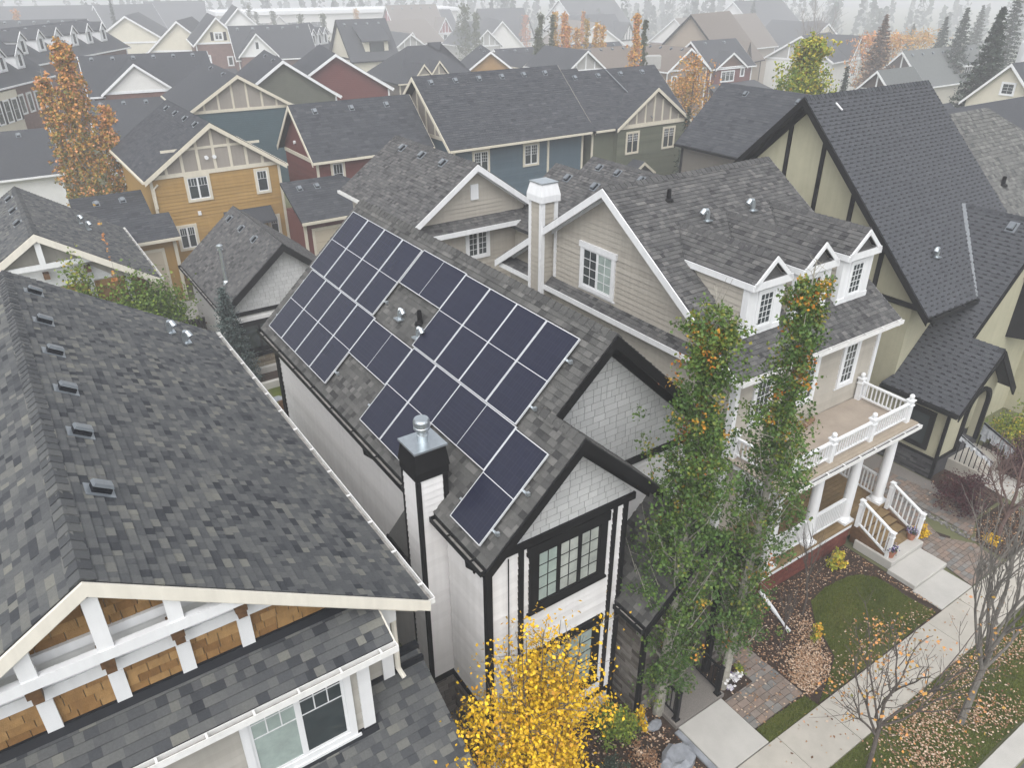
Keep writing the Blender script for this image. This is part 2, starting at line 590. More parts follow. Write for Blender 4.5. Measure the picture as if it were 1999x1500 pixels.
def window(t, O, u, n, w, h, trim=.1, mt=None, panes=2, grid=(0, 0), mg=None, pm=None, local=False, sash=None, split='v', gtop=None, header=0.0, sill=0.0):
    """Window part with panes, glazing bars and sill as sub-parts. O = lower left outer trim corner on the wall plane."""
    mt, mg, sash = mt or M_WHITE, mg or M_WHITE, sash or mt or M_WHITE
    u, n, v = Vector(u), Vector(n), Vector((0, 0, 1))
    mb = MB(local)
    mb.obox(O, u, v, n, (0, trim), (trim, h - trim), (0, .075))
    mb.obox(O, u, v, n, (w - trim, w), (trim, h - trim), (0, .075))
    mb.obox(O, u, v, n, (0, w), (0, trim), (0, .075))
    mb.obox(O, u, v, n, (-header, w + header), (h - trim, h + header), (0, .085 if header else .075))
    fr = mb.build('window', mt, t)
    iw, ih = w - 2 * trim, h - 2 * trim
    s = .045
    mb = MB(local)
    pw = iw / panes if split == 'v' else iw
    ph = ih if split == 'v' else ih / panes
    boxes = []
    for i in range(panes):
        u0, v0 = (trim + i * pw, trim) if split == 'v' else (trim, trim + i * ph)
        mb.obox(O, u, v, n, (u0, u0 + s), (v0, v0 + ph), (0, .06))
        mb.obox(O, u, v, n, (u0 + pw - s, u0 + pw), (v0, v0 + ph), (0, .06))
        mb.obox(O, u, v, n, (u0 + s, u0 + pw - s), (v0, v0 + s), (0, .06))
        mb.obox(O, u, v, n, (u0 + s, u0 + pw - s), (v0 + ph - s, v0 + ph), (0, .06))
        boxes.append((u0 + s, u0 + pw - s, v0 + s, v0 + ph - s))
    mb.build('sash', sash, fr)
    for i, (a, b, c, d) in enumerate(boxes):
        mb = MB(local)
        mb.obox(O, u, v, n, (a, b), (c, d), (0, .045))
        pmat = pm[i] if isinstance(pm, (list, tuple)) else (pm or M_GLASS)
        mb.build('pane', pmat, fr)
        if grid[0] or grid[1]:
            mb = MB(local)
            y0 = d - (d - c) * gtop if gtop else c
            for k in range(1, grid[0]):
                x = a + (b - a) * k / grid[0]
                mb.obox(O, u, v, n, (x - .009, x + .009), (y0, d), (.045, .053))
            for k in range(0 if gtop else 1, grid[1]):
                y = y0 + (d - y0) * k / grid[1]
                mb.obox(O, u, v, n, (a, b), (y - .009, y + .009), (.045, .052))
            mb.build('muntin', mg, fr)
    if sill:
        mb = MB(local)
        mb.obox(O, u, v, n, (-.05, w + .05), (-.05, 0), (0, sill))
        mb.build('sill', mt, fr)
    return fr


def roof_vent(t, P, up, n, mat=None, s=.85, name='roof_vent', local=False):
    """Low box vent with a flange and a hood that is higher on the downslope side."""
    up, n = Vector(up).normalized(), Vector(n).normalized()
    u = up.cross(n)
    if u.y > 0 or (abs(u.y) < .1 and u.x < 0):
        u = -u
    P = Vector(P) + n * .012
    mb = MB(local)
    mb.obox(P, u, up, n, (-.17 * s, .20 * s), (-.22 * s, .24 * s), (0, .012))
    a, b, h0, h1 = .13 * s, .165 * s, .15 * s, .125 * s
    q = [(-a, -b, h1 - .03), (a, -b, h0 - .03), (a, b, h0 - .03), (-a, b, h1 - .03), (-a * .75, -b * .85, h1 + .02), (a * .9, -b * .85, h0 + .02), (a * .9, b * .85, h0 + .02), (-a * .75, b * .85, h1 + .02)]
    mb.add([P + u * x + up * y + n * z for x, y, z in q], [(0, 3, 2, 1), (4, 5, 6, 7), (0, 1, 5, 4), (1, 2, 6, 5), (2, 3, 7, 6), (3, 0, 4, 7)])
    vt = mb.build(name, mat or M_VENT, t)
    mb = MB(local)
    mb.obox(P, u, up, n, (-a * .9, a * .92), (-b * .92, b * .92), (.012, h1 - .03))
    mb.build('louvre', M_BLACKM, vt)
    return vt


def goose_vent(t, P, mat=None, local=False, s=1.0, dx=(-1, 0, 0)):
    """Galvanised goose-neck roof vent on a flashing plate."""
    P, dx = Vector(P), Vector(dx)
    mb = MB(local)
    z = Vector((0, 0, 1))
    mb.tube([P - z * .05, P + z * .16 * s, P + z * .24 * s + dx * .05 * s, P + z * .25 * s + dx * .14 * s, P + z * .17 * s + dx * .22 * s], [.06 * s, .06 * s, .062 * s, .066 * s, .07 * s], 10)
    mb.box((P.x - .12, P.y - .12, P.z - .04), (P.x + .12, P.y + .12, P.z - .01))
    return mb.build('flue_vent', mat or M_GALV, t)


def pipe_vent(t, P, r=.05, h=.25, mat=None, local=False):
    P = Vector(P)
    mb = MB(local)
    mb.lathe(P, [(r * 2.6, -.04), (r * 2.2, .02), (r * 1.1, .05), (r, h), (r * .8, h), (r * .8, h - .05)], 12)
    return mb.build('plumbing_vent', mat or M_BLACK, t)


def siding(t, poly, n, mat, course=.15, name='siding_board', limit=300, hb=.026, off=0.0):
    courses(t, name, mat, poly, n, course, 99, 100, hb, .004, tones=lambda r, k: random.random(), limit=limit, off=off)
FRONT, LEFT, RIGHT, BACK = Vector((0, -1, 0)), Vector((-1, 0, 0)), Vector((1, 0, 0)), Vector((0, 1, 0))
UF, UL = Vector((1, 0, 0)), Vector((0, -1, 0))


def wallbox(t, a, b, mat, name='wall'):
    return onebox(name, mat, t, a, b)


def gable_wall(t, pts, vec, mat, name='gable_wall'):
    mb = MB()
    mb.prism(pts, vec)
    return mb.build(name, mat, t)


# ================================================================== GROUND AND STREET
# terrain: level round the houses, falling away down the hillside beyond the third row
gm = MB()
HILL = ((0, 0), (30, 0), (60, 0), (86, 0), (116, -3.0), (151, -6.3), (191, -9.6), (235, -12.9), (283, -16.2), (330, -16.4), (420, -16.4), (600, -16.4), (890, -16.4))
NS = 72
for ri, (rr, zz) in enumerate(HILL[1:]):
    for q in range(NS):
        th = 2 * math.pi * q / NS
        gm.v.append((max(-415, min(895, rr * math.cos(th))), max(-58, min(895, rr * math.sin(th))), zz))
gm.v.append((0, 0, 0))
for ri in range(len(HILL) - 2):
    for q in range(NS):
        gm.f.append((ri * NS + q, (ri + 1) * NS + q, (ri + 1) * NS + (q + 1) % NS, ri * NS + (q + 1) % NS))
for q in range(NS):
    gm.f.append((len(gm.v) - 1, q, (q + 1) % NS))
gm.t = [.5] * len(gm.f)
gm.build('ground', M_GRND, kind='structure')


def sheet(name, mat, pts, z, kind='structure', **k):
    mb = MB()
    mb.add([(x, y, z) for x, y in pts], [tuple(range(len(pts)))])
    return mb.build(name, mat, kind=kind, **k)


sheet('lane', M_LANE, [(-60, 37.4), (62, 37.4), (62, 39.6), (-60, 39.6)], .004)
sheet('street', M_ASPH, [(46, 53.5), (66, 53.5), (60, 60.5), (46, 60.5)], .004)
sheet('street_path', M_CONC2, [(46, 50.8), (68, 50.8), (67, 52.2), (46, 52.2)], .008)
sheet('dry_lawn', M('dry_lawn', (.22, .17, .06), .9, .3, .6), [(46, 48.5), (68, 48.5), (68, 50.6), (46, 50.6)], .006)
mulch = sheet('mulch_bed', M_SOIL, [(3.2, 5.75), (17.9, 5.75), (17.9, 8.85), (15, 8.85), (14, 10.6), (3.2, 9.4)], .006)
sheet('mulch_bed', M_SOIL, [(19.55, 6.72), (20.9, 7.25), (20.5, 8.3), (19.55, 8.3)], .012)
sheet('mulch_bed', M_SOIL, [(21.2, 5.8), (24.0, 5.8), (24.0, 7.2), (22.3, 7.2), (21.3, 6.7)], .012)
sheet('mulch_bed', M_SOIL, [(22.0, 7.3), (27.5, 7.3), (27.5, 9.3), (23.3, 9.4)], .009)


def smooth_loop(pts, k=6):
    out = []
    n = len(pts)
    for i in range(n):
        p0, p1, p2, p3 = [Vector((*pts[(i + j - 1) % n], 0)) for j in range(4)]
        for s in range(k):
            t = s / k
            q = .5 * ((2 * p1) + (-p0 + p2) * t + (2 * p0 - 5 * p1 + 4 * p2 - p3) * t * t + (-p0 + 3 * p1 - 3 * p2 + p3) * t ** 3)
            out.append((q.x, q.y))
    return out


LAWN = [(12.55, 5.78), (15, 5.78), (17.55, 5.80), (17.45, 6.63), (17.5, 7.11), (17.45, 7.46), (17.17, 7.8), (16.83, 7.95), (15.9, 8.04), (15.15, 7.93), (14.59, 7.37), (14.35, 6.92), (14.05, 6.42), (13.4, 6.1)]
sheet('lawn', M_GRASS, LAWN, .012)
sheet('lawn', M_GRASS, [(10.78, 5.76), (12.5, 5.76), (12.45, 6.1), (11.6, 6.14), (10.8, 6.14)], .012)
sheet('boulevard_lawn', M_GRASS, [(2, 2.9), (40, 2.9), (40, 4.62), (2, 4.62)], .010)
sheet('front_lawn', M_GRASS, [(24.2, 5.8), (40, 5.8), (40, 8.8), (27.6, 8.8), (27.5, 7.2), (24.2, 7.2)], .010)
sheet('road', M_ASPH, [(-60, -8), (140, -8), (140, 2.35), (-60, 2.35)], .004)
kb = MB()
kb.box((-60, 2.4, 0), (140, 2.82, .13))
kb.build('kerb', M_CONC2, kind='structure')

# pavement: separate slabs with open joints
pv = thing('sidewalk', '', '', (12, 5.2, 0), kind='structure')
mb0 = MB()
mb0.box((-20, 4.66, 0), (60, 5.72, .02))
mb0.build('joint_bed', M_PAVJ, pv)
slabmesh = None
x = 2.0
k = 0
while x < 40:
    mb = MB()
    mb.box((x + .008, 4.64, .0), (x + 1.492, 5.735, .045 + random.uniform(-.004, .004)))
    mb.build('concrete_slab', M_CONC, pv)
    x += 1.5
    k += 1

# front paths
pa = thing('front_path', '', '', (10, 6.4, 0), kind='structure')
mb = MB()
mb.box((9.36, 5.76, 0), (10.74, 7.14, .06))
mb.build('concrete_slab', M_CONC2, pa)
mb = MB()
mb.box((9.30, 7.16, 0), (10.86, 9.4, .12))
mb.build('aggregate_pad', M_AGG, pa)
mb = MB()
mb.box((9.20, 5.95, 0), (9.34, 7.1, .05))
mb.build('edging_stone', M_ROCK, pa)

pb = thing('stepped_path', '', '', (18.6, 6.8, 0), kind='structure')
for (x0, x1, y0, y1, z) in ((17.75, 19.28, 5.76, 6.60, .055), (17.85, 19.47, 6.60, 7.42, .16), (18.02, 19.62, 7.42, 8.62, .30)):
    mb = MB()
    mb.box((x0, y0, 0), (x1, y1, z))
    o = mb.build('concrete_slab', M_CONC2, pb)
    bv = o.modifiers.new('bevel', 'BEVEL')
    bv.width = .015

# paved strips: each paver its own piece
pp = thing('paver_walk', '', '', (11.7, 6.9, 0), kind='structure')


def paver_area(t, poly, z, c, w0, w1, limit=300):
    mb = MB()
    mb.add([(x, y, z - .012) for x, y in poly], [tuple(range(len(poly)))])
    mb.build('joint_sand', M_PAVJ, t)
    courses(t, 'paver', M_PAV, [(x, y, z) for x, y in poly], (0, 0, 1), c, w0, w1, .012, .012, base=-.01, gap=.012, v_up=(0, 1, 0), limit=limit)


paver_area(pp, [(10.76, 6.16), (12.46, 6.16), (12.46, 8.3), (11.75, 8.3), (11.75, 7.05), (10.76, 7.05)], .032, .17, .16, .30)
pd = thing('paved_side_path', '', '', (20.5, 7.5, 0), kind='structure')
paver_area(pd, [(19.30, 5.78), (20.95, 5.78), (21.15, 6.65), (20.6, 7.4), (21.2, 8.6), (21.2, 10.6), (20.6, 10.6), (19.66, 8.6), (19.66, 7.45), (19.5, 6.7)], .032, .15, .15, .27)
pe = thing('paved_side_walk', '', '', (22.3, 8.2, 0), kind='structure')
paver_area(pe, [(21.45, 6.9), (22.4, 7.25), (23.1, 7.4), (22.6, 8.6), (22.4, 10.6), (21.55, 10.6)], .032, .15, .15, .27)
gv = [(random.uniform(21.22, 21.44), random.uniform(6.7, 10.6)) for _ in range(260)]
mb = MB()
for gx, gy in gv:
    r = random.uniform(.025, .055)
    mb.lathe((gx, gy, 0), [(r * .6, 0), (r, r * .4), (r * .6, r * .9)], 5, random.random())
mb.build('gravel_strip', M('river_gravel', None, .85, .2, 9, [(.10, .095, .09), (.17, .165, .155), (.26, .25, .24)]), kind='stuff')

# ================================================================== HOUSE WITH THE SOLAR PANELS
A = thing('solar_house', 'white house with black trim and solar panels across its long grey roof', 'house', (8.4, 14, 0))
sA = .93
zA = lambda x: 1.48 + sA * x
RX, RZ = 8.42, zA(8.42)
WX, WZ = 7.07, zA(7.07)
EX, EZ = 5.05, zA(5.05)
rX = 2 * RX - EX
wX = 2 * WX - EX
YB = 20.05
p_left = [(EX, 8.2, EZ), (WX, 8.2, WZ), (WX, 9.05, WZ), (RX, 9.05, RZ), (RX, YB, RZ), (EX, YB, EZ)]
p_right = [(RX, 9.05, RZ), (rX, 9.05, EZ), (rX, YB, EZ), (RX, YB, RZ)]
p_wr = [(WX, 8.2, WZ), (wX, 8.2, EZ), (wX, 9.6, EZ), (WX, 9.6, WZ)]
nL, nR = Vector((-sA, 0, 1)).normalized(), Vector((sA, 0, 1)).normalized()
for p, n in ((p_left, nL), (p_right, nR), (p_wr, nR)):
    slab(A, p, .12)
    shingles(A, p, n, M_SH_A)
ridge_caps(A, (RX, 9.05, RZ), (RX, YB, RZ), nL, nR, M_SH_A)
ridge_caps(A, (WX, 8.2, WZ), (WX, 9.5, WZ), nL, nR, M_SH_A)
# walls
wallbox(A, (5.32, 10.0, 0), (11.5, 19.75, 6.2), M_SIDW)
gable_wall(A, [(5.32, 9.5, 0), (11.5, 9.5, 0), (11.5, 9.5, 6.2), (RX, 9.5, RZ - .22), (5.32, 9.5, 6.2)], (0, .5, 0), M_SIDW)
gable_wall(A, [(5.32, 19.75, 6.2), (11.5, 19.75, 6.2), (RX, 19.75, RZ - .22)], (0, -.3, 0), M_SIDW)
gable_wall(A, [(5.3, 8.6, 0), (8.55, 8.6, 0), (8.55, 8.6, 6.2), (WX, 8.6, WZ - .2), (5.3, 8.6, 6.05)], (0, .9, 0), M_SIDW, 'wing_wall')
siding(A, [(5.3, 8.6, .66), (8.55, 8.6, .66), (8.55, 8.6, 5.86), (5.3, 8.6, 5.86)], FRONT, M_SIDW, .145)
siding(A, [(8.55, 9.5, 3.2), (11.5, 9.5, 3.2), (11.5, 9.5, 5.86), (8.55, 9.5, 5.86)], FRONT, M_SIDW, .145)
siding(A, [(5.3, 10.0, 1.86), (5.3, 8.6, 1.86), (5.3, 8.6, 6.1), (5.3, 10.0, 6.1)], LEFT, M_SIDW, .145)
siding(A, [(5.32, 19.75, 1.86), (5.32, 10.6, 1.86), (5.32, 10.6, 6.1), (5.32, 19.75, 6.1)], LEFT, M_SIDW, .145)
# grey shingled gables
gable_wall(A, [(5.46, 8.599, 6.0), (8.72, 8.599, 6.0), (WX, 8.599, WZ - .2)], (0, -.006, 0), M_SHBK, 'shingle_backing')
gable_wall(A, [(7.3, 9.499, 6.0), (11.5, 9.499, 6.0), (11.4, 9.499, 6.2), (RX, 9.499, RZ - .22), (7.3, 9.499, 8.0)], (0, -.006, 0), M_SHBK, 'shingle_backing')
courses(A, 'wall_shingle', M_SHG, [(5.46, 8.6, 6.0), (8.72, 8.6, 6.0), (WX, 8.6, WZ - .2)], FRONT, .155, .12, .34, .014, .010, gap=.013)
courses(A, 'wall_shingle', M_SHG, [(7.3, 9.5, 6.0), (11.5, 9.5, 6.0), (11.4, 9.5, 6.2), (RX, 9.5, RZ - .22), (7.3, 9.5, 8.0)], FRONT, .155, .12, .34, .014, .010, gap=.013)
# black rakes, soffits and bands
for (xa, za, xb, zb, y, yw) in ((WX, WZ, EX - .05, EZ - .05, 8.2, 8.56), (WX, WZ, wX + .03, EZ - .03, 8.2, 8.56), (RX, RZ, 7.03, WZ + .0, 9.05, 9.46), (RX, RZ, rX + .03, EZ - .03, 9.05, 9.46)):
    rake(A, (xa, y, za), (xb, y, zb), FRONT, .25, .03, M_BLACK)
    d_ = Vector((0, 0, -.14))
    mb = MB()
    mb.prism([Vector((xa, y, za)) + d_, Vector((xb, y, zb)) + d_, Vector((xb, yw, zb)) + d_, Vector((xa, yw, za)) + d_], (0, 0, -.02))
    mb.build('soffit', M_BLACK, A)
    u_ = Vector((xb - xa, 0, zb - za)).normalized()
    mb = MB()
    mb.prism([Vector((xa, yw + .03, za - .13)), Vector((xb, yw + .03, zb - .13)), Vector((xb, yw + .03, zb - (.42 if xb > xa else .30))), Vector((xa, yw + .03, za - (.42 if xb > xa else .30)))], FRONT * .05)
    mb.build('frieze_board', M_BLACK, A)


def trim(t, a, b, mat, name):
    return onebox(name, mat, t, a, b)


trim(A, (5.32, 8.535, 5.86), (8.74, 8.60, 6.02), M_BLACK, 'band_board')
trim(A, (8.9, 9.44, 5.86), (11.5, 9.5, 6.02), M_BLACK, 'band_board')
trim(A, (5.25, 8.545, .62), (5.37, 8.60, 5.86), M_BLACK, 'corner_board')
trim(A, (5.25, 8.60, 1.70), (5.298, 8.67, 6.0), M_BLACK, 'corner_board')
trim(A, (5.95, 8.545, .62), (6.06, 8.60, 5.86), M_BLACK, 'vertical_board')
trim(A, (8.20, 8.54, .5), (8.29, 8.60, 5.86), M_BLACK, 'vertical_board')
trim(A, (8.46, 8.54, .3), (8.57, 8.63, 5.86), M_BLACK, 'corner_board')
trim(A, (5.42, 8.55, .54), (8.46, 8.60, .68), M_BLACK, 'base_band')
trim(A, (5.25, 8.67, 1.72), (5.30, 10.0, 1.88), M_BLACK, 'base_band')
trim(A, (5.25, 10.66, 1.72), (5.32, 19.75, 1.88), M_BLACK, 'base_band')
trim(A, (5.24, 19.6, .3), (5.33, 19.8, 6.0), M_BLACK, 'corner_board')
mb = MB()
mb.tube([(5.72, 8.55, .6), (5.72, 8.55, 5.8)], [.012, .012], 6)
mb.build('cable', M_BLACK, A)
courses(A, 'stone', M_STONE, [(5.3, 10.0, 0), (5.3, 8.6, 0), (5.3, 8.6, 1.70), (5.3, 10.0, 1.70)], LEFT, .15, .25, .6, .03, .03, gap=.012)
courses(A, 'stone', M_STONE, [(4.78, 10.05, 0), (5.3, 10.05, 0), (5.3, 10.05, 1.70), (4.78, 10.05, 1.70)], FRONT, .15, .2, .4, .03, .03, gap=.012)
gutter(A, (EX + .0, 8.22, EZ - .03), (EX + .0, 10.0, EZ - .03), LEFT, M_FOOT)
gutter(A, (EX + .0, 10.68, EZ - .03), (EX + .0, YB, EZ - .03), LEFT, M_FOOT, hang=1.2)
for yy in (8.75, 13.0):
    mb = MB()
    mb.tube([(EX - .06, yy, EZ - .12), (EX - .05, yy, EZ - .3), (5.24, yy - .05, EZ - .55)], [.05, .05, .05], 8)
    mb.build('downspout_elbow', M_BLACK, A)
# windows
window(A, (6.19, 8.6, 4.20), UF, FRONT, 1.86, 1.60, .17, M_BLACK, 3, (2, 4), M_BLACK, [M_GLASSC, M_BLIND, M_BLIND], header=.05, sill=.08)
window(A, (6.25, 8.6, 1.12), UF, FRONT, 1.80, 1.94, .17, M_BLACK, 2, (2, 5), M_BLACK, [M_GLASSC, M_GLASSC], header=.05, sill=.08)
# chimney
ch = MB()
ch.box((4.77, 10.05, 0), (5.36, 10.62, 7.1))
chimney = ch.build('chimney', M_SIDW, A)
courses(A, 'chimney_board', M_SIDW, [(4.77, 10.05, 1.88), (5.36, 10.05, 1.88), (5.36, 10.05, 6.95), (4.77, 10.05, 6.95)], FRONT, .145, 99, 100, .02, .004)
courses(A, 'chimney_board', M_SIDW, [(4.77, 10.62, 1.88), (4.77, 10.05, 1.88), (4.77, 10.05, 6.95), (4.77, 10.62, 6.95)], LEFT, .145, 99, 100, .02, .004)
for a, b in (((4.74, 10.015, 1.72), (4.825, 10.05, 6.95)), ((4.74, 10.05, 1.72), (4.77, 10.085, 6.95)), ((4.74, 10.60, 1.72), (4.77, 10.65, 6.95)), ((5.28, 10.015, 6.3), (5.38, 10.05, 6.95)), ((5.36, 10.05, 6.3), (5.395, 10.6, 6.95)), ((4.825, 10.015, 1.72), (5.3, 10.05, 1.88))):
    trim(chimney, a, b, M_BLACK, 'corner_board')
mb = MB()
mb.box((4.73, 10.01, 6.98), (5.40, 10.66, 7.16))
mb.add([(4.71, 9.99, 7.16), (5.42, 9.99, 7.16), (5.42, 10.68, 7.16), (4.71, 10.68, 7.16), (4.76, 10.04, 7.56), (5.37, 10.04, 7.56), (5.37, 10.63, 7.56), (4.76, 10.63, 7.56)],
       [(0, 3, 2, 1), (4, 5, 6, 7), (0, 1, 5, 4), (1, 2, 6, 5), (2, 3, 7, 6), (3, 0, 4, 7)])
mb.build('chimney_cap', M_BLACK, chimney)
onebox('metal_plate', M_GALV, chimney, (4.73, 10.01, 7.56), (5.40, 10.66, 7.60))
mb = MB()
mb.lathe((5.07, 10.33, 7.60), [(.10, 0), (.10, .12), (.115, .13), (.115, .16), (.10, .17), (.10, .24), (.15, .27), (.15, .31), (.14, .32), (.14, .35), (.15, .36), (.15, .43), (.13, .47), (.05, .48)], 20)
mb.build('flue', M_GALV, chimney, smooth=False)
# bay bump-out behind the chimney
wallbox(A, (4.95, 10.8, 1.6), (5.32, 11.8, 4.35), M_SIDW, 'bump_out')
slab(A, [(4.88, 10.68, 4.45), (5.32, 10.68, 4.95), (5.32, 11.9, 4.95), (4.88, 11.9, 4.45)], .12, 'bump_roof', M_SH_A)
trim(A, (4.84, 10.68, 4.25), (4.88, 11.92, 4.46), M_BLACK, 'fascia')
trim(A, (4.88, 10.655, 4.25), (5.32, 10.68, 4.44), M_BLACK, 'fascia')
# entry wing with stone face and arch
eL, eR, eX, e0 = 8.45, 11.95, 10.2, 3.3
eZ = e0 + sA * (eX - eL)
q_l = [(eL, 7.62, e0), (eX, 7.62, eZ), (eX, 9.62, eZ), (eL, 9.62, e0)]
q_r = [(eX, 7.62, eZ), (eR, 7.62, e0), (eR, 9.62, e0), (eX, 9.62, eZ)]
for p, n in ((q_l, nL), (q_r, nR)):
    slab(A, p, .12, 'entry_roof')
    shingles(A, p, n, M_SH_A)
ridge_caps(A, (eX, 7.62, eZ), (eX, 9.5, eZ), nL, nR, M_SH_A)
rake(A, (eX, 7.62, eZ), (eL - .03, 7.62, e0 - .03), FRONT, .24, .03, M_BLACK)
rake(A, (eX, 7.62, eZ), (eR + .03, 7.62, e0 - .03), FRONT, .24, .03, M_BLACK)
gutter(A, (eL, 7.62, e0 - .03), (eL, 8.5, e0 - .03), LEFT, M_FOOT, hang=.5)
ax, aw, ah = 10.35, .68, 2.35
mb = MB()
mb.box((8.84, 7.98, 0), (9.2, 9.5, e0 - .05))
arc = [(ax + aw * math.cos(a), ah + aw * math.sin(a)) for a in [math.pi * k / 10 for k in range(11)]]
prof = [(8.84, 0), (ax - aw, 0)] + [(x_, z_) for x_, z_ in arc[::-1]] + [(ax + aw, 0), (11.6, 0), (11.6, e0), (eX, eZ - .2), (8.84, e0)]
mb.prism([(x_, 7.98, z_) for x_, z_ in prof], (0, .3, 0))
mb.box((9.2, 9.3, 0), (11.6, 9.5, e0))
mb.build('entry_wall', M('stone_backing', (.10, .09, .082), .9, .2, 6), A)
courses(A, 'stone', M_STONE, [(8.84, 9.4, 0), (8.84, 7.98, 0), (8.84, 7.98, 3.25), (8.84, 9.4, 3.25)], LEFT, .125, .22, .62, .035, .035, gap=.012)
courses(A, 'stone', M_STONE, [(8.84, 7.98, 0), (ax - aw - .12, 7.98, 0), (ax - aw - .12, 7.98, 3.7), (8.84, 7.98, 3.2)], FRONT, .125, .2, .5, .035, .035, gap=.012)
courses(A, 'stone', M_STONE, [(ax + aw + .12, 7.98, 0), (11.6, 7.98, 0), (11.6, 7.98, 3.3), (ax + aw + .12, 7.98, 3.9)], FRONT, .125, .2, .5, .035, .035, gap=.012)
courses(A, 'stone', M_STONE, [(ax - aw - .1, 7.98, 3.2), (ax + aw + .1, 7.98, 3.2), (ax + aw + .1, 7.98, 3.95), (eX, 7.98, 4.6), (ax - aw - .1, 7.98, 4.1)], FRONT, .125, .2, .5, .035, .035, gap=.012)
mb = MB()
pts = [(ax - aw - .05, 0)] + [(ax + (aw + .05) * math.cos(a), ah + (aw + .05) * math.sin(a)) for a in [math.pi * (1 - k / 14) for k in range(15)]] + [(ax + aw + .05, 0)]
for i in range(len(pts) - 1):
    mb.beam((pts[i][0], 7.95, pts[i][1]), (pts[i + 1][0], 7.95, pts[i + 1][1]), .12, .16, up=(0, 1, 0))
mb.build('arch_trim', M_BLACK, A)
onebox('front_door', M_BLACK, A, (9.75, 9.24, .12), (10.85, 9.3, 2.3))
mb = MB()
mb.box((8.79, 7.93, .05), (8.90, 8.02, 3.25))
mb.build('downspout', M_BLACK, A)
# roof pipes in the gap between the panels, and along the ridge
PA = lambda s, y, h=0.0: Vector((s * math.cos(math.atan(sA)), y, 1.48 + s * math.sin(math.atan(sA)))) + nL * h
pipe_vent(A, PA(9.62, 14.05, .02), .05, .3)
goose_vent(A, PA(9.45, 14.75, .06), dx=(0, -1, 0), s=.9)
goose_vent(A, PA(9.35, 13.72, .06), dx=(0, -1, 0), s=.9)

# --------------------------------------------------------- solar panels
def cell_mat():
    mt = bpy.data.materials.new('solar_cells')
    mt.use_nodes = True
    nt = mt.node_tree
    p = nt.nodes['Principled BSDF']
    uv = nt.nodes.new('ShaderNodeTexCoord')
    nz = nt.nodes.new('ShaderNodeTexBrick')
    nz.offset = 0
    nz.inputs['Scale'].default_value = 1.0
    nz.inputs['Brick Width'].default_value = .164
    nz.inputs['Row Height'].default_value = .164
    nz.inputs['Mortar Size'].default_value = .0035
    nz.inputs['Mortar Smooth'].default_value = .2
    nz.inputs['Color1'].default_value = (.014, .016, .032, 1)
    nz.inputs['Color2'].default_value = (.016, .018, .036, 1)
    nz.inputs['Mortar'].default_value = (.026, .028, .044, 1)
    wv = nt.nodes.new('ShaderNodeTexWave')
    wv.wave_type, wv.bands_direction = 'BANDS', 'X'
    wv.inputs['Scale'].default_value = 4.0
    mx = nt.nodes.new('ShaderNodeMix')
    mx.data_type = 'RGBA'
    mx.blend_type = 'ADD'
    mx.inputs['Factor'].default_value = .10
    nt.links.new(uv.outputs['Object'], nz.inputs['Vector'])
    nt.links.new(uv.outputs['Object'], wv.inputs['Vector'])
    cr = nt.nodes.new('ShaderNodeValToRGB')
    cr.color_ramp.elements[0].position = .9
    cr.color_ramp.elements[0].color = (0, 0, 0, 1)
    cr.color_ramp.elements[1].color = (.06, .065, .09, 1)
    nt.links.new(wv.outputs['Fac'], cr.inputs[0])
    nt.links.new(nz.outputs['Color'], mx.inputs['A'])
    nt.links.new(cr.outputs[0], mx.inputs['B'])
    nt.links.new(mx.outputs['Result'], p.inputs['Base Color'])
    n2 = nt.nodes.new('ShaderNodeTexNoise')
    n2.inputs['Scale'].default_value = 1.3
    mr = nt.nodes.new('ShaderNodeMapRange')
    mr.inputs['To Min'].default_value, mr.inputs['To Max'].default_value = .14, .32
    nt.links.new(uv.outputs['Object'], n2.inputs['Vector'])
    nt.links.new(n2.outputs['Fac'], mr.inputs['Value'])
    nt.links.new(mr.outputs[0], p.inputs['Roughness'])
    p.inputs['Specular IOR Level'].default_value = .28
    return mt


M_CELL = cell_mat()


def panel_proto(L, Wd, name):
    """Panel lying in its own x (short side) / y (long side) plane: frame with back sheet, two half fields of cells, centre strip."""
    f = .016
    mb = MB(True)
    mb.box((0, 0, 0), (Wd, f, .04)); mb.box((0, L - f, 0), (Wd, L, .04)); mb.box((0, f, 0), (f, L - f, .04)); mb.box((Wd - f, f, 0), (Wd, L - f, .04))
    mb.box((f, f, .004), (Wd - f, L - f, .02))
    e = mb.build(name, M_PFRAME, A)
    onebox('cell_field', M_CELL, e, (f, f, .02), (Wd - f, L / 2 - .007, .036), local=True)
    onebox('cell_field', M_CELL, e, (f, L / 2 + .007, .02), (Wd - f, L - f, .036), local=True)
    onebox('centre_strip', M_PFRAME, e, (f, L / 2 - .007, .02), (Wd - f, L / 2 + .007, .0355), local=True)
    return e


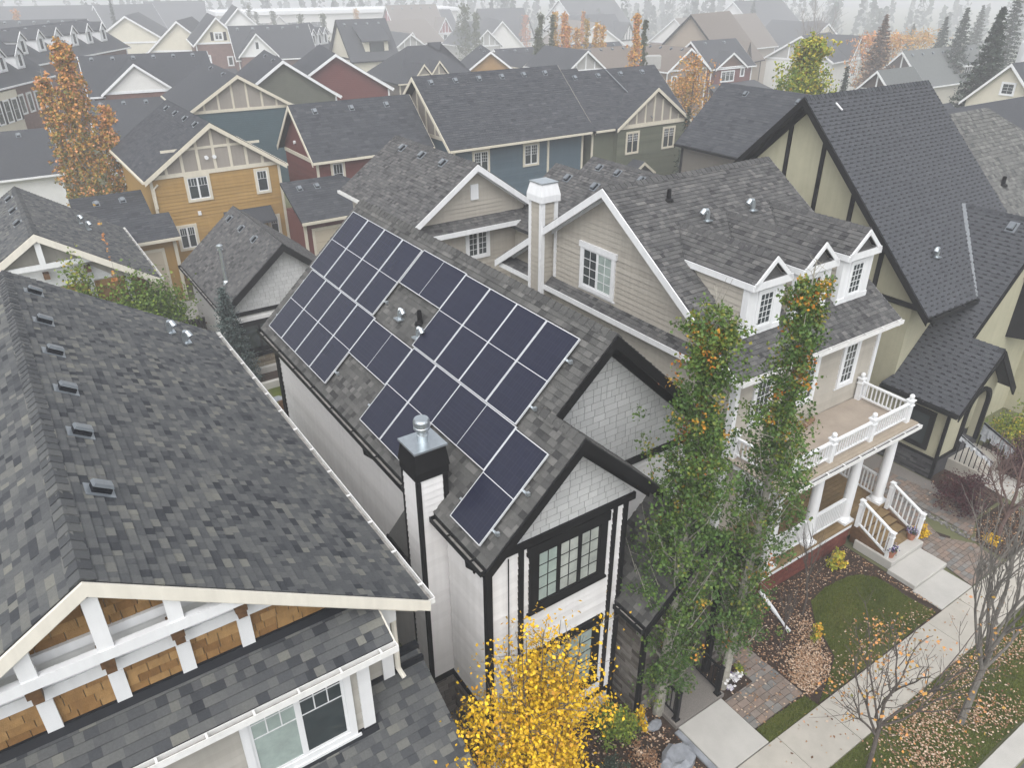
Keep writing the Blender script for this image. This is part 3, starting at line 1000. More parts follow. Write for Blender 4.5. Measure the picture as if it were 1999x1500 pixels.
proto = panel_proto(1.965, .99, 'solar_panel')
cA, snA = math.cos(math.atan(sA)), math.sin(math.atan(sA))
up_s = Vector((cA, 0, snA))
PANELS = [('p', y, 9.115) for y in (18.73, 17.71, 16.69, 15.67, 12.64, 11.63, 10.63, 9.62)] + [('l', 13.64, 10.12)]
PANELS += [('p', y, 7.135) for y in (18.53, 17.52, 16.51, 15.50, 12.52, 11.51)] + [('l', 13.53, 8.06), ('l', 9.55, 8.11), ('p', 8.55, 7.10)]
for i, (k, y, s) in enumerate(PANELS):
    if i == 0:
        o = proto
    else:
        o = proto.copy()
        COL.objects.link(o)
        for c in proto.children:
            d = c.copy()
            COL.objects.link(d)
            d.parent = o
    P = PA(s, y, .085) - Vector(ROOT[A.name][0])
    # local x -> along the ridge, local y -> up the slope (portrait); landscape turns it a quarter
    X, Y, Z = Vector((0, -1, 0)), up_s, nL
    if k == 'p':
        P = P + Vector((0, .99, 0))
        mt = Matrix((X, Y, Z)).transposed().to_4x4()
    else:
        mt = Matrix((-Y, X, Z)).transposed().to_4x4()
        P = P + Vector((0, 1.965, 0)) + up_s * .99
    mt.translation = P
    o.parent = A
    o.matrix_basis = mt
# rails under the panels, poking out at the row ends
for s, ya, yb in ((10.62, 9.55, 19.75), (9.55, 9.55, 13.66), (9.55, 15.62, 19.75), (8.7, 9.48, 19.6), (7.5, 15.42, 19.6), (7.5, 11.45, 13.6), (8.3, 8.47, 9.5), (7.45, 8.47, 9.6)):
    mb = MB()
    a, b = PA(s, ya - .05, .055), PA(s, yb + .05, .055)
    mb.beam(a, b, .04, .05, up=nL)
    mb.box((a.x - .03, a.y - .03, a.z - .02), (a.x + .03, a.y + .03, a.z + .05))
    y = ya + .3
    while y < yb:
        q = PA(s, y, .02)
        mb.beam(q - nL * .02, q + nL * .03, .06, .06, up=(0, 1, 0))
        y += 1.4
    mb.build('mounting_rail', M_GALV, A)
# ================================================================== LEFT HOUSE, CEDAR GABLE
Lh = thing('cedar_gable_house', 'nearest house with grey shingle roof, white gable truss and cedar shakes', 'house', (-.4, 14, 0))
sL, lx, lz, le, ly = .627, -.43, 9.0, 3.83, 20.15
lez = lz - sL * (le - lx)
ll = 2 * lx - le
nLl, nLr = Vector((-sL, 0, 1)).normalized(), Vector((sL, 0, 1)).normalized()
r_l = [(ll, 8, lez), (lx, 8, lz), (lx, ly, lz), (ll, ly, lez)]
r_r = [(lx, 8, lz), (le, 8, lez), (le, ly, lez), (lx, ly, lz)]
for p, n in ((r_r, nLr), (r_l, nLl)):
    slab(Lh, p, .12)
    shingles(Lh, p, n, M_SH_L, wmin=.09, wmax=.23)
ridge_caps(Lh, (lx, 8, lz), (lx, ly, lz), nLl, nLr, M_SH_L, w=.16)
rake(Lh, (lx, 8.0, lz), (le + .02, 8.0, lez), FRONT, .2, .04, M_CREAM)
rake(Lh, (lx, 8.0, lz), (ll, 8.0, lez), FRONT, .2, .04, M_CREAM)
rake(Lh, (lx, 8.05, lz - .18), (le - .2, 8.05, lez - .06), FRONT, .06, .045, M_CREAM, 'under_rake')
rake(Lh, (lx, 8.05, lz - .18), (ll + .2, 8.05, lez - .06), FRONT, .06, .045, M_CREAM, 'under_rake')
gutter(Lh, (le, 8.0, lez - .02), (le, ly, lez - .02), RIGHT, M_GUTW, hang=.95)
wallbox(Lh, (-4.2, 8.45, 0), (3.35, 19.7, 6.2), M_SIDL)
gable_wall(Lh, [(-4.2, 8.45, 6.2), (3.35, 8.45, 6.2), (lx, 8.45, lz - .2)], (0, .3, 0), M_SIDL)
gable_wall(Lh, [(-4.2, 19.7, 6.2), (3.35, 19.7, 6.2), (lx, 19.7, lz - .2)], (0, -.3, 0), M_SIDL)
zl = lambda x: lz - .2 - sL * abs(x - lx)


def under(za, zb_):
    wa, wb = (lz - .16 - za) / sL, (lz - .16 - zb_) / sL
    return [(lx - wa, 8.4, za), (lx + wa, 8.4, za), (lx + wb, 8.4, zb_), (lx - wb, 8.4, zb_)]


# cedar shakes in two zones, white clapboard frieze between
courses(Lh, 'cedar_shake', M_CEDAR, under(6.68, 7.22), FRONT, .135, .12, .34, .024, .009, gap=.009)
courses(Lh, 'cedar_shake', M_CEDAR, [(lx - 1.3, 8.4, 7.93), (lx + 1.3, 8.4, 7.93), (lx, 8.4, zl(lx))], FRONT, .135, .12, .34, .024, .009, gap=.009)

mb = MB()
mb.prism(under(7.79, 7.93), FRONT * .07)
mb.build('frieze_board', M_WHITE, Lh)
mb = MB()
mb.prism(under(7.19, 7.37), FRONT * .05)
mb.build('frieze_board', M_WHITE, Lh)
courses(Lh, 'white_board', M_WHITE, under(7.37, 7.79), FRONT, .105, 99, 100, .025, .004)
mb = MB()
for xx in (-3.64, -2.84, -2.04, -1.24, -.44, .38, 1.18):
    b_ = MB()
    b_.box((xx - .09, 8.33, 6.67), (xx + .09, 8.40, min(7.19, zl(xx))))
    b_.build('batten', M_WHITE, Lh)
# open truss
tb = MB()
tb.prism([(lx - 1.85, 8.02, 7.71), (lx + 1.85, 8.02, 7.71), (lx + 1.6, 8.02, 7.87), (lx - 1.6, 8.02, 7.87)], (0, .1, 0))
tb.build('truss_beam', M_WHITE, Lh)
for xx, z1 in ((lx, lz - .3), (-1.24, zl(-1.24) + .02), (.38, zl(.38) + .02)):
    b_ = MB()
    b_.box((xx - .09, 8.04, 7.87), (xx + .09, 8.12, z1))
    b_.build('truss_post', M_WHITE, Lh)
for xx in (-2.04, -1.24, -.44, .38, 1.18):
    b_ = MB()
    b_.box((xx - .11, 8.10, 7.52), (xx + .05, 8.45, 7.70))
    b_.box((xx - .08, 8.16, 7.36), (xx + .04, 8.33, 7.52))
    b_.build('timber_bracket', M_TIMBER, Lh)
# skirt roof over the front
sk = [(-4.3, 7.6, 6.29), (3.02, 7.6, 6.29), (3.02, 8.42, 6.68), (-4.3, 8.42, 6.68)]
nS = nrm(*sk[:3])
slab(Lh, sk, .1, 'skirt_roof')
shingles(Lh, sk, nS, M_SH_P, course=.137, wmin=.11, wmax=.22)
mb = MB()
mb.box((-4.2, 8.34, 6.655), (2.95, 8.41, 6.70))
mb.add([(-4.2, 8.24, 6.622), (2.95, 8.24, 6.622), (2.95, 8.36, 6.70), (-4.2, 8.36, 6.70)], [(0, 1, 2, 3)])
mb.build('flashing', M_BLACKM, Lh)
gutter(Lh, (-4.3, 7.6, 6.27), (3.05, 7.6, 6.27), FRONT, M_GUTW, hang=.62)
rake(Lh, (3.02, 7.6, 6.3), (3.02, 8.42, 6.69), RIGHT, .14, .03, M_CREAM)
wallbox(Lh, (2.95, 8.2, 6.0), (3.35, 8.45, 6.45), M_WHITE, 'return_wall')
# main wall beside the bay, bay window
wallbox(Lh, (-.6, 7.95, 3.9), (2.68, 8.6, 6.2), M_SIDL, 'bay_wall')
siding(Lh, [(-.6, 7.95, 4.2), (2.66, 7.95, 4.2), (2.66, 7.95, 6.2), (-.6, 7.95, 6.2)], FRONT, M_SIDL, .135)
siding(Lh, [(2.68, 8.45, 4.4), (3.3, 8.45, 4.4), (3.3, 8.45, 6.3), (2.68, 8.45, 6.3)], FRONT, M_SIDL, .135)
window(Lh, (.72, 7.95, 4.36), UF, FRONT, 1.66, 1.72, .115, M_WHITE, 2, (3, 2), M_WHITE, [M_GLASSC, M_GLASS], gtop=.42, sill=.1)
trim(Lh, (2.50, 7.90, 4.30), (2.70, 7.96, 6.12), M_WHITE, 'corner_post')
trim(Lh, (3.10, 8.38, 4.6), (3.30, 8.46, 6.6), M_WHITE, 'corner_board')
mb = MB()
mb.tube([(3.36, 8.36, 6.3), (3.36, 8.36, 4.75), (3.40, 8.24, 4.62)], [.045, .045, .045], 8)
mb.build('downspout', M_CREAM, Lh)
mb = MB()
mb.box((2.50, 7.66, 6.0), (2.68, 8.0, 6.16))
mb.box((2.52, 7.74, 5.88), (2.66, 8.0, 6.0))
mb.build('timber_bracket', M_TIMBER, Lh)
mb = MB()
mb.box((.36, 7.66, 6.0), (.54, 8.0, 6.16))
mb.box((.38, 7.74, 5.88), (.52, 8.0, 6.0))
mb.build('timber_bracket', M_TIMBER, Lh)
mb = MB()
mb.box((-.6, 7.88, 4.26), (2.72, 7.95, 4.36))
mb.add([(-.6, 7.80, 4.245), (2.72, 7.80, 4.245), (2.72, 7.9, 4.36), (-.6, 7.9, 4.36)], [(0, 1, 2, 3)])
mb.build('flashing', M_BLACKM, Lh)
mb = MB()
mb.box((2.70, 8.40, 4.57), (3.86, 8.46, 4.70))
mb.box((3.3, 8.60, 4.64), (3.88, 8.74, 4.76))
mb.build('flashing', M_BLACKM, Lh)
pz = lambda y: 4.32 + .55 * (y - 7.95)
pr_ = [(-4.2, 5.4, pz(5.4)), (3.86, 5.4, pz(5.4)), (3.86, 8.7, pz(8.7)), (-4.2, 8.7, pz(8.7))]
nP = nrm(*pr_[:3])
slab(Lh, pr_, .1, 'porch_roof')
shingles(Lh, pr_, nP, M_SH_Q, course=.137, wmin=.11, wmax=.22)
wallbox(Lh, (-4.0, 6.3, 0), (3.3, 8.5, 2.6), M_SIDL, 'porch_wall')
wallbox(Lh, (3.3, 8.45, 0), (3.5, 8.7, 4.5), M_SIDL, 'side_wall')
for xx in (-3.6, .0, 3.2):
    trim(Lh, (xx - .12, 5.7, 0), (xx + .12, 5.94, 3.05), M_WHITE, 'porch_post')
zr = lambda x: lz - sL * (x - lx)
for yy in (19.02, 17.08, 15.36, 13.6, 11.94, 10.16):
    roof_vent(Lh, (.02, yy, zr(.02)), (-1, 0, sL), nLr)
goose_vent(Lh, (2.55, 18.85, zr(2.55) + .05), dx=(.4, -.9, 0), s=1.1)
goose_vent(Lh, (2.78, 18.35, zr(2.78) + .05), dx=(.4, -.9, 0), s=1.1)

# ================================================================== BEIGE HOUSE WITH DORMERS AND BALCONY
B = thing('beige_house', 'beige lap-sided house with three white dormers and a balcony over its porch', 'house', (17.3, 14, 0))
sB, by0, by1, byr = .664, 10.35, 21.35, 15.85
bz0 = 6.1
bzr = bz0 + sB * (byr - by0)
bx0, bx1 = 13.8, 20.75
nBf, nBb = Vector((0, -sB, 1)).normalized(), Vector((0, sB, 1)).normalized()
b_f = [(bx0, by0, bz0), (bx1, by0, bz0), (bx1, byr, bzr), (bx0, byr, bzr)]
b_b = [(bx1, by1, bz0), (bx0, by1, bz0), (bx0, byr, bzr), (bx1, byr, bzr)]
for p, n in ((b_f, nBf), (b_b, nBb)):
    slab(B, p, .12)
    shingles(B, p, n, M_SH_C)
ridge_caps(B, (bx0, byr, bzr), (bx1, byr, bzr), nBf, nBb, M_SH_C)
for xx, o_ in ((bx0, LEFT), (bx1, RIGHT)):
    for ye in (by0, by1):
        rake(B, (xx, byr, bzr), (xx, ye, bz0), o_, .24, .04, M_WHITE)
    for sg, ye in ((-1, by0 + .25), (1, by1 - .25)):
        d_ = Vector((0, 0, -.14))
        xw_ = 14.2 if xx == bx0 else 20.4
        mb = MB()
        mb.prism([Vector((xx, byr, bzr)) + d_, Vector((xx, ye, bz0 + sB * .25)) + d_, Vector((xw_, ye, bz0 + sB * .25)) + d_, Vector((xw_, byr, bzr)) + d_], (0, 0, -.02))
        mb.build('soffit', M_WHITE, B)
        rake(B, (xw_, byr, bzr - .12), (xw_, ye, bz0 + sB * .25 - .12), o_, .13, .05, M_WHITE, 'frieze_board')
gutter(B, (bx0, by0, bz0 - .02), (bx1, by0, bz0 - .02), FRONT, M_GUTW)
wallbox(B, (14.2, 10.7, 0), (20.4, 21.0, 6.2), M_SIDB)
for xx in (14.2, 20.1):
    gable_wall(B, [(xx, 10.7, 6.2), (xx, 21.0, 6.2), (xx, byr, bzr - .15)], (.3, 0, 0), M_SIDB)
siding(B, [(14.2, 18.5, 6.25), (14.2, 11.0, 6.25), (14.2, byr, bzr - .2), (14.2, 18.5, bzr - .2 - sB * (18.5 - byr))], LEFT, M_SIDB, .16)
siding(B, [(14.2, 21.0, 0), (14.2, 10.7, 0), (14.2, 10.7, 6.1), (14.2, 21.0, 6.1)], LEFT, M_SIDB, .16)
siding(B, [(14.2, 10.7, 3.6), (20.4, 10.7, 3.6), (20.4, 10.7, 6.1), (14.2, 10.7, 6.1)], FRONT, M_SIDB, .16)
siding(B, [(14.2, 10.7, .8), (20.4, 10.7, .8), (20.4, 10.7, 3.4), (14.2, 10.7, 3.4)], FRONT, M_SIDB, .16)
for a, b in (((14.15, 10.64, .8), (14.30, 10.70, 6.0)), ((20.30, 10.64, .8), (20.45, 10.70, 6.0)), ((14.14, 10.70, .8), (14.20, 10.84, 6.0)), ((14.14, 18.35, 6.3), (14.20, 18.45, 8.05))):
    trim(B, a, b, M_WHITE, 'corner_board')
# skirt roof on the left side
for ya, yb in ((10.6, 18.55), (19.35, 21.2)):
    s_ = [(13.88, yb, 6.04), (13.88, ya, 6.04), (14.2, ya, 6.27), (14.2, yb, 6.27)]
    slab(B, s_, .08, 'skirt_roof')
    shingles(B, s_, nrm(*s_[:3]), M_SH_C)
    trim(B, (13.84, ya, 5.88), (13.88, yb, 6.04), M_WHITE, 'fascia')
    trim(B, (13.84, ya - .04, 5.88), (14.2, ya, 6.10), M_WHITE, 'fascia')
window(B, (14.2, 17.1, 6.38), UL, LEFT, 1.58, 1.42, .12, M_WHITE, 2, (2, 4), M_WHITE, [M_GLASS, M_GLASSC], header=.06, sill=.05)
for xx, pm in ((14.86, M_GLASS), (16.79, M_GLASS), (18.67, M_GLASS)):
    window(B, (xx, 10.7, 4.24), UF, FRONT, .80, 1.50, .12, M_WHITE, 1, (3, 5), M_WHITE, pm, header=.05, sill=.05)
window(B, (15.0, 10.7, 1.2), UF, FRONT, 1.5, 1.7, .12, M_WHITE, 2, (2, 4), M_WHITE, M_GLASS)
onebox('front_door', M('dark_red_door', (.10, .02, .02), .4), B, (18.3, 10.64, .82), (19.3, 10.7, 2.9))
# dormers
for k, xc in enumerate((15.50, 17.44, 19.38)):
    dz, dy, hw = 8.83, 11.1, .72
    yb = by0 + (dz - bz0) / sB
    ez = 8.2
    ybe = by0 + (ez - bz0) / sB
    dm = MB()
    dm.prism([(xc - .66, 11.28, 6.6), (xc + .66, 11.28, 6.6), (xc + .66, 11.28, 8.12), (xc, 11.28, 8.70), (xc - .66, 11.28, 8.12)], (0, 2.9, 0))
    dormer = dm.build('dormer', M_SIDB, B)
    nl_ = Vector((-(dz - ez) / hw, 0, 1)).normalized()
    nr_ = Vector(((dz - ez) / hw, 0, 1)).normalized()
    for sgn, nn in ((-1, nl_), (1, nr_)):
        p = [(xc + sgn * hw, dy, ez), (xc, dy, dz), (xc, yb + .05, dz), (xc + sgn * hw, ybe + .05, ez)]
        slab(dormer, p, .1, 'dormer_roof')
        shingles(B, p, nn, M_SH_C)
        rake(dormer, (xc, dy, dz), (xc + sgn * (hw + .02), dy, ez - .02), FRONT, .15, .04, M_WHITE)
        mb = MB()
        mb.prism([(xc + sgn * hw, dy, ez - .02), (xc + sgn * hw, ybe, ez - .02), (xc + sgn * hw, ybe - .3, ez - .19), (xc + sgn * hw, dy, ez - .19)], (sgn * .035, 0, 0))
        mb.build('fascia', M_WHITE, dormer)
        siding(B, [(xc + sgn * .66, 11.3 if sgn > 0 else 13.5, 6.7 if sgn > 0 else 8.15), (xc + sgn * .66, 13.5 if sgn > 0 else 11.3, 8.15 if sgn > 0 else 6.7), (xc + sgn * .66, 13.5 if sgn > 0 else 11.3, 8.2), (xc + sgn * .66, 11.3 if sgn > 0 else 13.5, 8.2)], LEFT if sgn < 0 else RIGHT, M_SIDB, .16)
    ridge_caps(B, (xc, dy, dz), (xc, yb, dz), nl_, nr_, M_SH_C)
    mb = MB()
    mb.box((xc - .72, 11.06, 8.02), (xc + .72, 11.28, 8.22))
    mb.build('pediment_board', M_WHITE, dormer)
    mb = MB()
    mb.add([(xc - .42, 11.2, 8.24), (xc + .42, 11.2, 8.24), (xc, 11.2, 8.62), (xc - .42, 11.08, 8.225), (xc + .42, 11.08, 8.225)], [(0, 1, 2), (3, 4, 1, 0)])
    mb.build('pediment_infill', M_SH_C, dormer)
    mb = MB()
    mb.box((xc - .70, 11.23, 6.62), (xc - .34, 11.28, 8.02)); mb.box((xc + .34, 11.23, 6.62), (xc + .70, 11.28, 8.02))
    mb.box((xc - .72, 11.21, 6.62), (xc + .72, 11.28, 6.84)); mb.box((xc - .34, 11.23, 7.86), (xc + .34, 11.28, 8.02))
    mb.box((xc - .70, 11.28, 6.65), (xc - .655, 11.42, 8.02)); mb.box((xc + .655, 11.28, 6.65), (xc + .70, 11.42, 8.02))
    mb.build('dormer_trim', M_WHITE, dormer)
    window(B, (xc - .36, 11.26, 6.82), UF, FRONT, .72, 1.10, .09, M_WHITE, 1, (3, 5), M_WHITE, M_GLASS)
    mb = MB()
    fy = by0 + (dz - bz0) / sB
    mb.prism([(xc - .75, ybe - .05, ez + .03), (xc - .66, ybe + .06, ez + .08), (xc - .02, yb + .06, dz + .04), (xc - .10, yb - .05, dz + .01)], (0, 0, .012))
    mb.build('valley_flashing', M_FLASH, dormer)
# chimney
c_ = MB()
c_.box((13.75, 18.6, 2.0), (14.32, 19.2, 8.75))
bch = c_.build('chimney', M_SIDB, B)
courses(B, 'chimney_board', M_SIDB, [(13.75, 18.6, 5), (14.32, 18.6, 5), (14.32, 18.6, 8.7), (13.75, 18.6, 8.7)], FRONT, .16, 99, 100, .02, .004)
courses(B, 'chimney_board', M_SIDB, [(13.75, 19.2, 5), (13.75, 18.6, 5), (13.75, 18.6, 8.7), (13.75, 19.2, 8.7)], LEFT, .16, 99, 100, .02, .004)
for a, b in (((13.71, 18.56, 5), (13.86, 18.6, 8.75)), ((13.71, 18.6, 5), (13.75, 18.68, 8.75)), ((13.71, 19.12, 5), (13.75, 19.24, 8.75)), ((14.22, 18.56, 5), (14.36, 18.6, 8.75))):
    trim(bch, a, b, M_WHITE, 'corner_board')
mb = MB()
mb.box((13.66, 18.51, 8.72), (14.41, 19.29, 8.92))
mb.add([(13.66, 18.51, 8.92), (14.41, 18.51, 8.92), (14.41, 19.29, 8.92), (13.66, 19.29, 8.92), (13.74, 18.59, 9.28), (14.33, 18.59, 9.28), (14.33, 19.21, 9.28), (13.74, 19.21, 9.28)],
       [(0, 3, 2, 1), (4, 5, 6, 7), (0, 1, 5, 4), (1, 2, 6, 5), (2, 3, 7, 6), (3, 0, 4, 7)])
mb.build('chimney_cap', M_WHITE, bch)
onebox('metal_plate', M_GALV, bch, (13.71, 18.56, 9.28), (14.36, 19.24, 9.31))
zb = lambda y: bz0 + sB * (y - by0)
pipe_vent(B, (15.68, 15.15, zb(15.15)), .06, .3)
goose_vent(B, (16.45, 14.32, zb(14.32) + .05), dx=(-1, 0, 0), s=1.15)
goose_vent(B, (18.37, 14.31, zb(14.31) + .05), dx=(-1, 0, 0), s=1.15)
roof_vent(B, (20.05, 13.4, zb(13.4) + .1), (0, 1, sB), nBf)
# porch, balcony
mb = MB()
mb.box((14.1, 8.86, 0), (18.0, 9.0, .66)); mb.box((14.1, 9.0, 0), (14.3, 10.7, .66)); mb.box((19.9, 8.86, 0), (20.06, 10.7, .66))
mb.build('porch_base', M_MORT, B)
courses(B, 'brick', M_BRICK, [(14.1, 8.86, 0), (18.0, 8.86, 0), (18.0, 8.86, .64), (14.1, 8.86, .64)], FRONT, .075, .19, .21, .012, .012, gap=.012, stagger=.5)
courses(B, 'brick', M_BRICK, [(14.1, 10.7, 0), (14.1, 8.86, 0), (14.1, 8.86, .64), (14.1, 10.7, .64)], LEFT, .075, .19, .21, .012, .012, gap=.012, stagger=.5)
trim(B, (14.05, 8.80, .66), (18.0, 8.86, .76), M_WHITE, 'fascia')
trim(B, (18.0, 8.84, .3), (19.72, 8.86, .76), M_TIMBER, 'riser')
courses(B, 'deck_board', M_DECK, [(14.05, 8.80, .77), (20.0, 8.80, .77), (20.0, 10.66, .77), (14.05, 10.66, .77)], (0, 0, 1), .14, 99, 100, .03, .03, base=-.06, gap=.008, v_up=(0, 1, 0))
mb = MB()
mb.box((14.2, 8.98, .60), (19.9, 10.6, .70))
mb.build('porch_joists', M_TIMBER, B)


def column(t, x, y, z0, z1, r):
    mb = MB()
    mb.box((x - r * 1.45, y - r * 1.45, z0), (x + r * 1.45, y + r * 1.45, z0 + .07))
    mb.lathe((x, y, z0), [(r * 1.35, .07), (r * 1.38, .11), (r * 1.2, .16), (r * 1.02, .2), (r, .3), (r * .96, (z1 - z0) * .6), (r * .84, z1 - z0 - .2), (r * .98, z1 - z0 - .16), (r * 1.15, z1 - z0 - .06), (r * 1.2, z1 - z0)], 24)
    return mb.build('porch_column', M_WHITE, t, smooth=False)


for xx in (14.45, 16.18, 17.92, 19.60):
    column(B, xx, 9.06, .80, 3.34, .15)
# balcony slab, beam, gutter
mb = MB()
mb.box((14.15, 8.78, 3.36), (20.05, 10.7, 3.52))
mb.build('balcony_slab', M_WHITE, B)
onebox('balcony_floor', M_MEMB, B, (14.12, 8.98, 3.52), (20.05, 10.68, 3.57))
courses(B, 'edge_board', M_DECK if False else M('edge_plank', None, .7, .12, 5, [(.28, .235, .18), (.33, .28, .22)]), [(14.1, 8.74, 3.52), (20.1, 8.74, 3.52), (20.1, 8.98, 3.52), (14.1, 8.98, 3.52)], (0, 0, 1), .12, 99, 100, .05, .05, base=0, gap=.008, v_up=(0, 1, 0))
gutter(B, (14.1, 8.74, 3.53), (20.12, 8.74, 3.53), FRONT, M_GUTW, M_FOOT, hang=.7)
onebox('soffit_light', M_WHITE, B, (19.0, 9.6, 3.30), (19.12, 9.9, 3.36))


def railing(t, a, b, z0, z1, nb, mat=M_WHITE, name='balcony_railing', r=.016, zb_=None, zt_=None, rail=.07):
    """Top and bottom rail with separate square balusters; a,b are (x,y); slope allowed through zb_/zt_ of the far end."""
    a3, b3 = Vector((a[0], a[1], z0)), Vector((b[0], b[1], z0 if zb_ is None else zb_))
    H = z1 - z0
    mb = MB()
    up = Vector((0, 0, 1))
    mb.beam(a3 + up * .1, b3 + up * .1, rail * .75, .05)
    mb.beam(a3 + up * H, b3 + up * H, rail * 1.25, .05)
    rl = mb.build(name, mat, t)
    for k in range(nb):
        p = a3.lerp(b3, (k + .5) / nb)
        mb = MB()
        mb.box((p.x - r, p.y - r, p.z + .1), (p.x + r, p.y + r, p.z + H))
        mb.build('baluster', mat, rl)
    return rl


def newel(t, x, y, z0, z1, r=.075, ball=True, mat=M_WHITE):
    mb = MB()
    mb.box((x - r, y - r, z0), (x + r, y + r, z1))
    mb.box((x - r * 1.3, y - r * 1.3, z1 - .16), (x + r * 1.3, y + r * 1.3, z1 - .12))
    mb.box((x - r * 1.4, y - r * 1.4, z1), (x + r * 1.4, y + r * 1.4, z1 + .035))
    p = mb.build('newel_post', mat, t)
    if ball:
        mb = MB()
        R_ = r * .95
        mb.lathe((x, y, z1 + .035), [(r * .5, 0), (r * .4, .03)] + [(R_ * math.sin(a), .03 + R_ * (1 - math.cos(a))) for a in [math.pi * k / 8 for k in range(1, 8)]] + [(.004, .03 + 2 * R_)], 14)
        mb.build('ball_finial', mat, p, smooth=True)
    return p


NX = (14.5, 16.25, 18.03, 19.82)
for xx in NX:
    newel(B, xx, 8.99, 3.55, 4.27)
newel(B, 19.86, 10.56, 3.55, 4.27)
newel(B, 14.3, 10.56, 3.55, 4.27)
for i in range(3):
    railing(B, (NX[i] + .08, 8.99), (NX[i + 1] - .08, 8.99), 3.6, 4.18, 14)
railing(B, (19.84, 9.08), (19.86, 10.48), 3.6, 4.18, 11)
railing(B, (14.4, 9.08), (14.32, 10.48), 3.6, 4.18, 11)
# porch railings between the columns, and at the right end
railing(B, (16.36, 9.06), (17.76, 9.06), .84, 1.62, 16, name='porch_railing')
railing(B, (14.62, 9.06), (16.0, 9.06), .84, 1.62, 16, name='porch_railing')
railing(B, (19.62, 9.25), (19.75, 10.6), .84, 1.62, 11, name='porch_railing')
# wooden steps with sloping rails
for k in range(4):
    zt_ = .66 - .11 * k
    onebox('step_riser', M_TIMBER, B, (18.16, 8.84 - .27 * (k + 1) + .03, .05), (19.6, 8.84 - .27 * k + (.0 if k else -.002), zt_ - .04))
    onebox('step_tread', M_DECK, B, (18.14, 8.84 - .27 * (k + 1), zt_ - .04), (19.62, 8.85 - .27 * k, zt_))
for xx in (18.12, 19.62):
    mb = MB()
    mb.prism([(xx - .03, 8.84, .76), (xx - .03, 7.72, .34), (xx - .03, 7.72, .2), (xx - .03, 8.84, .3)], (.06, 0, 0))
    mb.build('stair_stringer', M_TIMBER, B)
    newel(B, xx, 8.72, .70, 1.62, .05, False)
    newel(B, xx, 7.66, .30, 1.15, .05, False)
    railing(B, (xx, 8.70), (xx, 7.70), .74, 1.60, 7, name='stair_railing', zb_=.30, r=.016)
# rolled mat on the balcony floor
mb = MB()
mb.tube([(17.05, 10.40, 3.66), (17.62, 10.52, 3.66)], [.085, .085], 12)
for f_ in (.12, .3, .5, .7, .88):
    c0 = Vector((17.05, 10.40, 3.66)).lerp(Vector((17.62, 10.52, 3.66)), f_)
    mb.tube([c0, c0 + Vector((.05, .011, 0))], [.092, .092], 12)
mb.build('rolled_mat', M('woven_mat', (.20, .125, .075), .9, .5, 14), None, label='brown rolled-up mat lying on the balcony floor against the beige wall', cat='mat')
# ================================================================== TUDOR HOUSE ON THE RIGHT
D = thing('tudor_house', 'large sage stucco house with black half-timbering and a steep charcoal roof', 'house', (26, 14, 0))
dx0, dx1, dy0, dyr, dz0, dzr = 22.5, 29.75, 10.4, 16.15, 5.65, 11.4
dy1 = 2 * dyr - dy0
nDf, nDb = Vector((0, -1, 1)).normalized(), Vector((0, 1, 1)).normalized()
d_f = [(dx0, dy0, dz0), (dx1, dy0, dz0), (dx1, dyr, dzr), (dx0, dyr, dzr)]
d_b = [(dx1, dy1, dz0), (dx0, dy1, dz0), (dx0, dyr, dzr), (dx1, dyr, dzr)]


def slots(t, poly, n, mat, course, w=.12, pitch=.34, h=.045):
    """Short sunken cut-outs along the lower edge of every course, staggered."""
    n = Vector(n).normalized()
    v = (Vector((0, 0, 1)) - n * n.z).normalized()
    u = v.cross(n)
    O = Vector(poly[0])
    p2 = [((Vector(p) - O).dot(u), (Vector(p) - O).dot(v)) for p in poly]
    v0 = min(p[1] for p in p2)
    v1 = max(p[1] for p in p2)
    mb = MB()
    r = 0
    while v0 < v1:
        band = clip(clip(p2, 1, v0, 1), 1, v0 + h, -1)
        if len(band) >= 3:
            a, b = min(p[0] for p in band), max(p[0] for p in band)
            x = a + (r % 2) * pitch / 2 + random.uniform(0, .05)
            while x < b:
                q = clip(clip(band, 0, x, 1), 0, x + w * random.uniform(.7, 1.3), -1)
                if len(q) >= 3:
                    m_ = len(q)
                    mb.add([O + u * p[0] + v * p[1] + n * .012 for p in q] + [O + u * p[0] + v * p[1] + n * .021 for p in q], [tuple(range(m_, 2 * m_))] + [(i, (i + 1) % m_, m_ + (i + 1) % m_, m_ + i) for i in range(m_)], .05)
                x += pitch * random.uniform(.85, 1.15)
        v0 += course
        r += 1
    mb.build('shingle_slot', mat, t, kind='stuff')


def tab3(t, poly, n, mat=M_SH_D, limit=300, course=.145):
    """Charcoal tabs of even tone with dark cut-outs."""
    poly = [Vector(p) for p in poly]
    courses(t, 'shingle', mat, poly, n, course, .26, .36, .014, .003, tones=lambda r, k: min(1, max(.4, random.gauss(.6, .07))), limit=limit)
    slots(t, poly, n, mat, course)


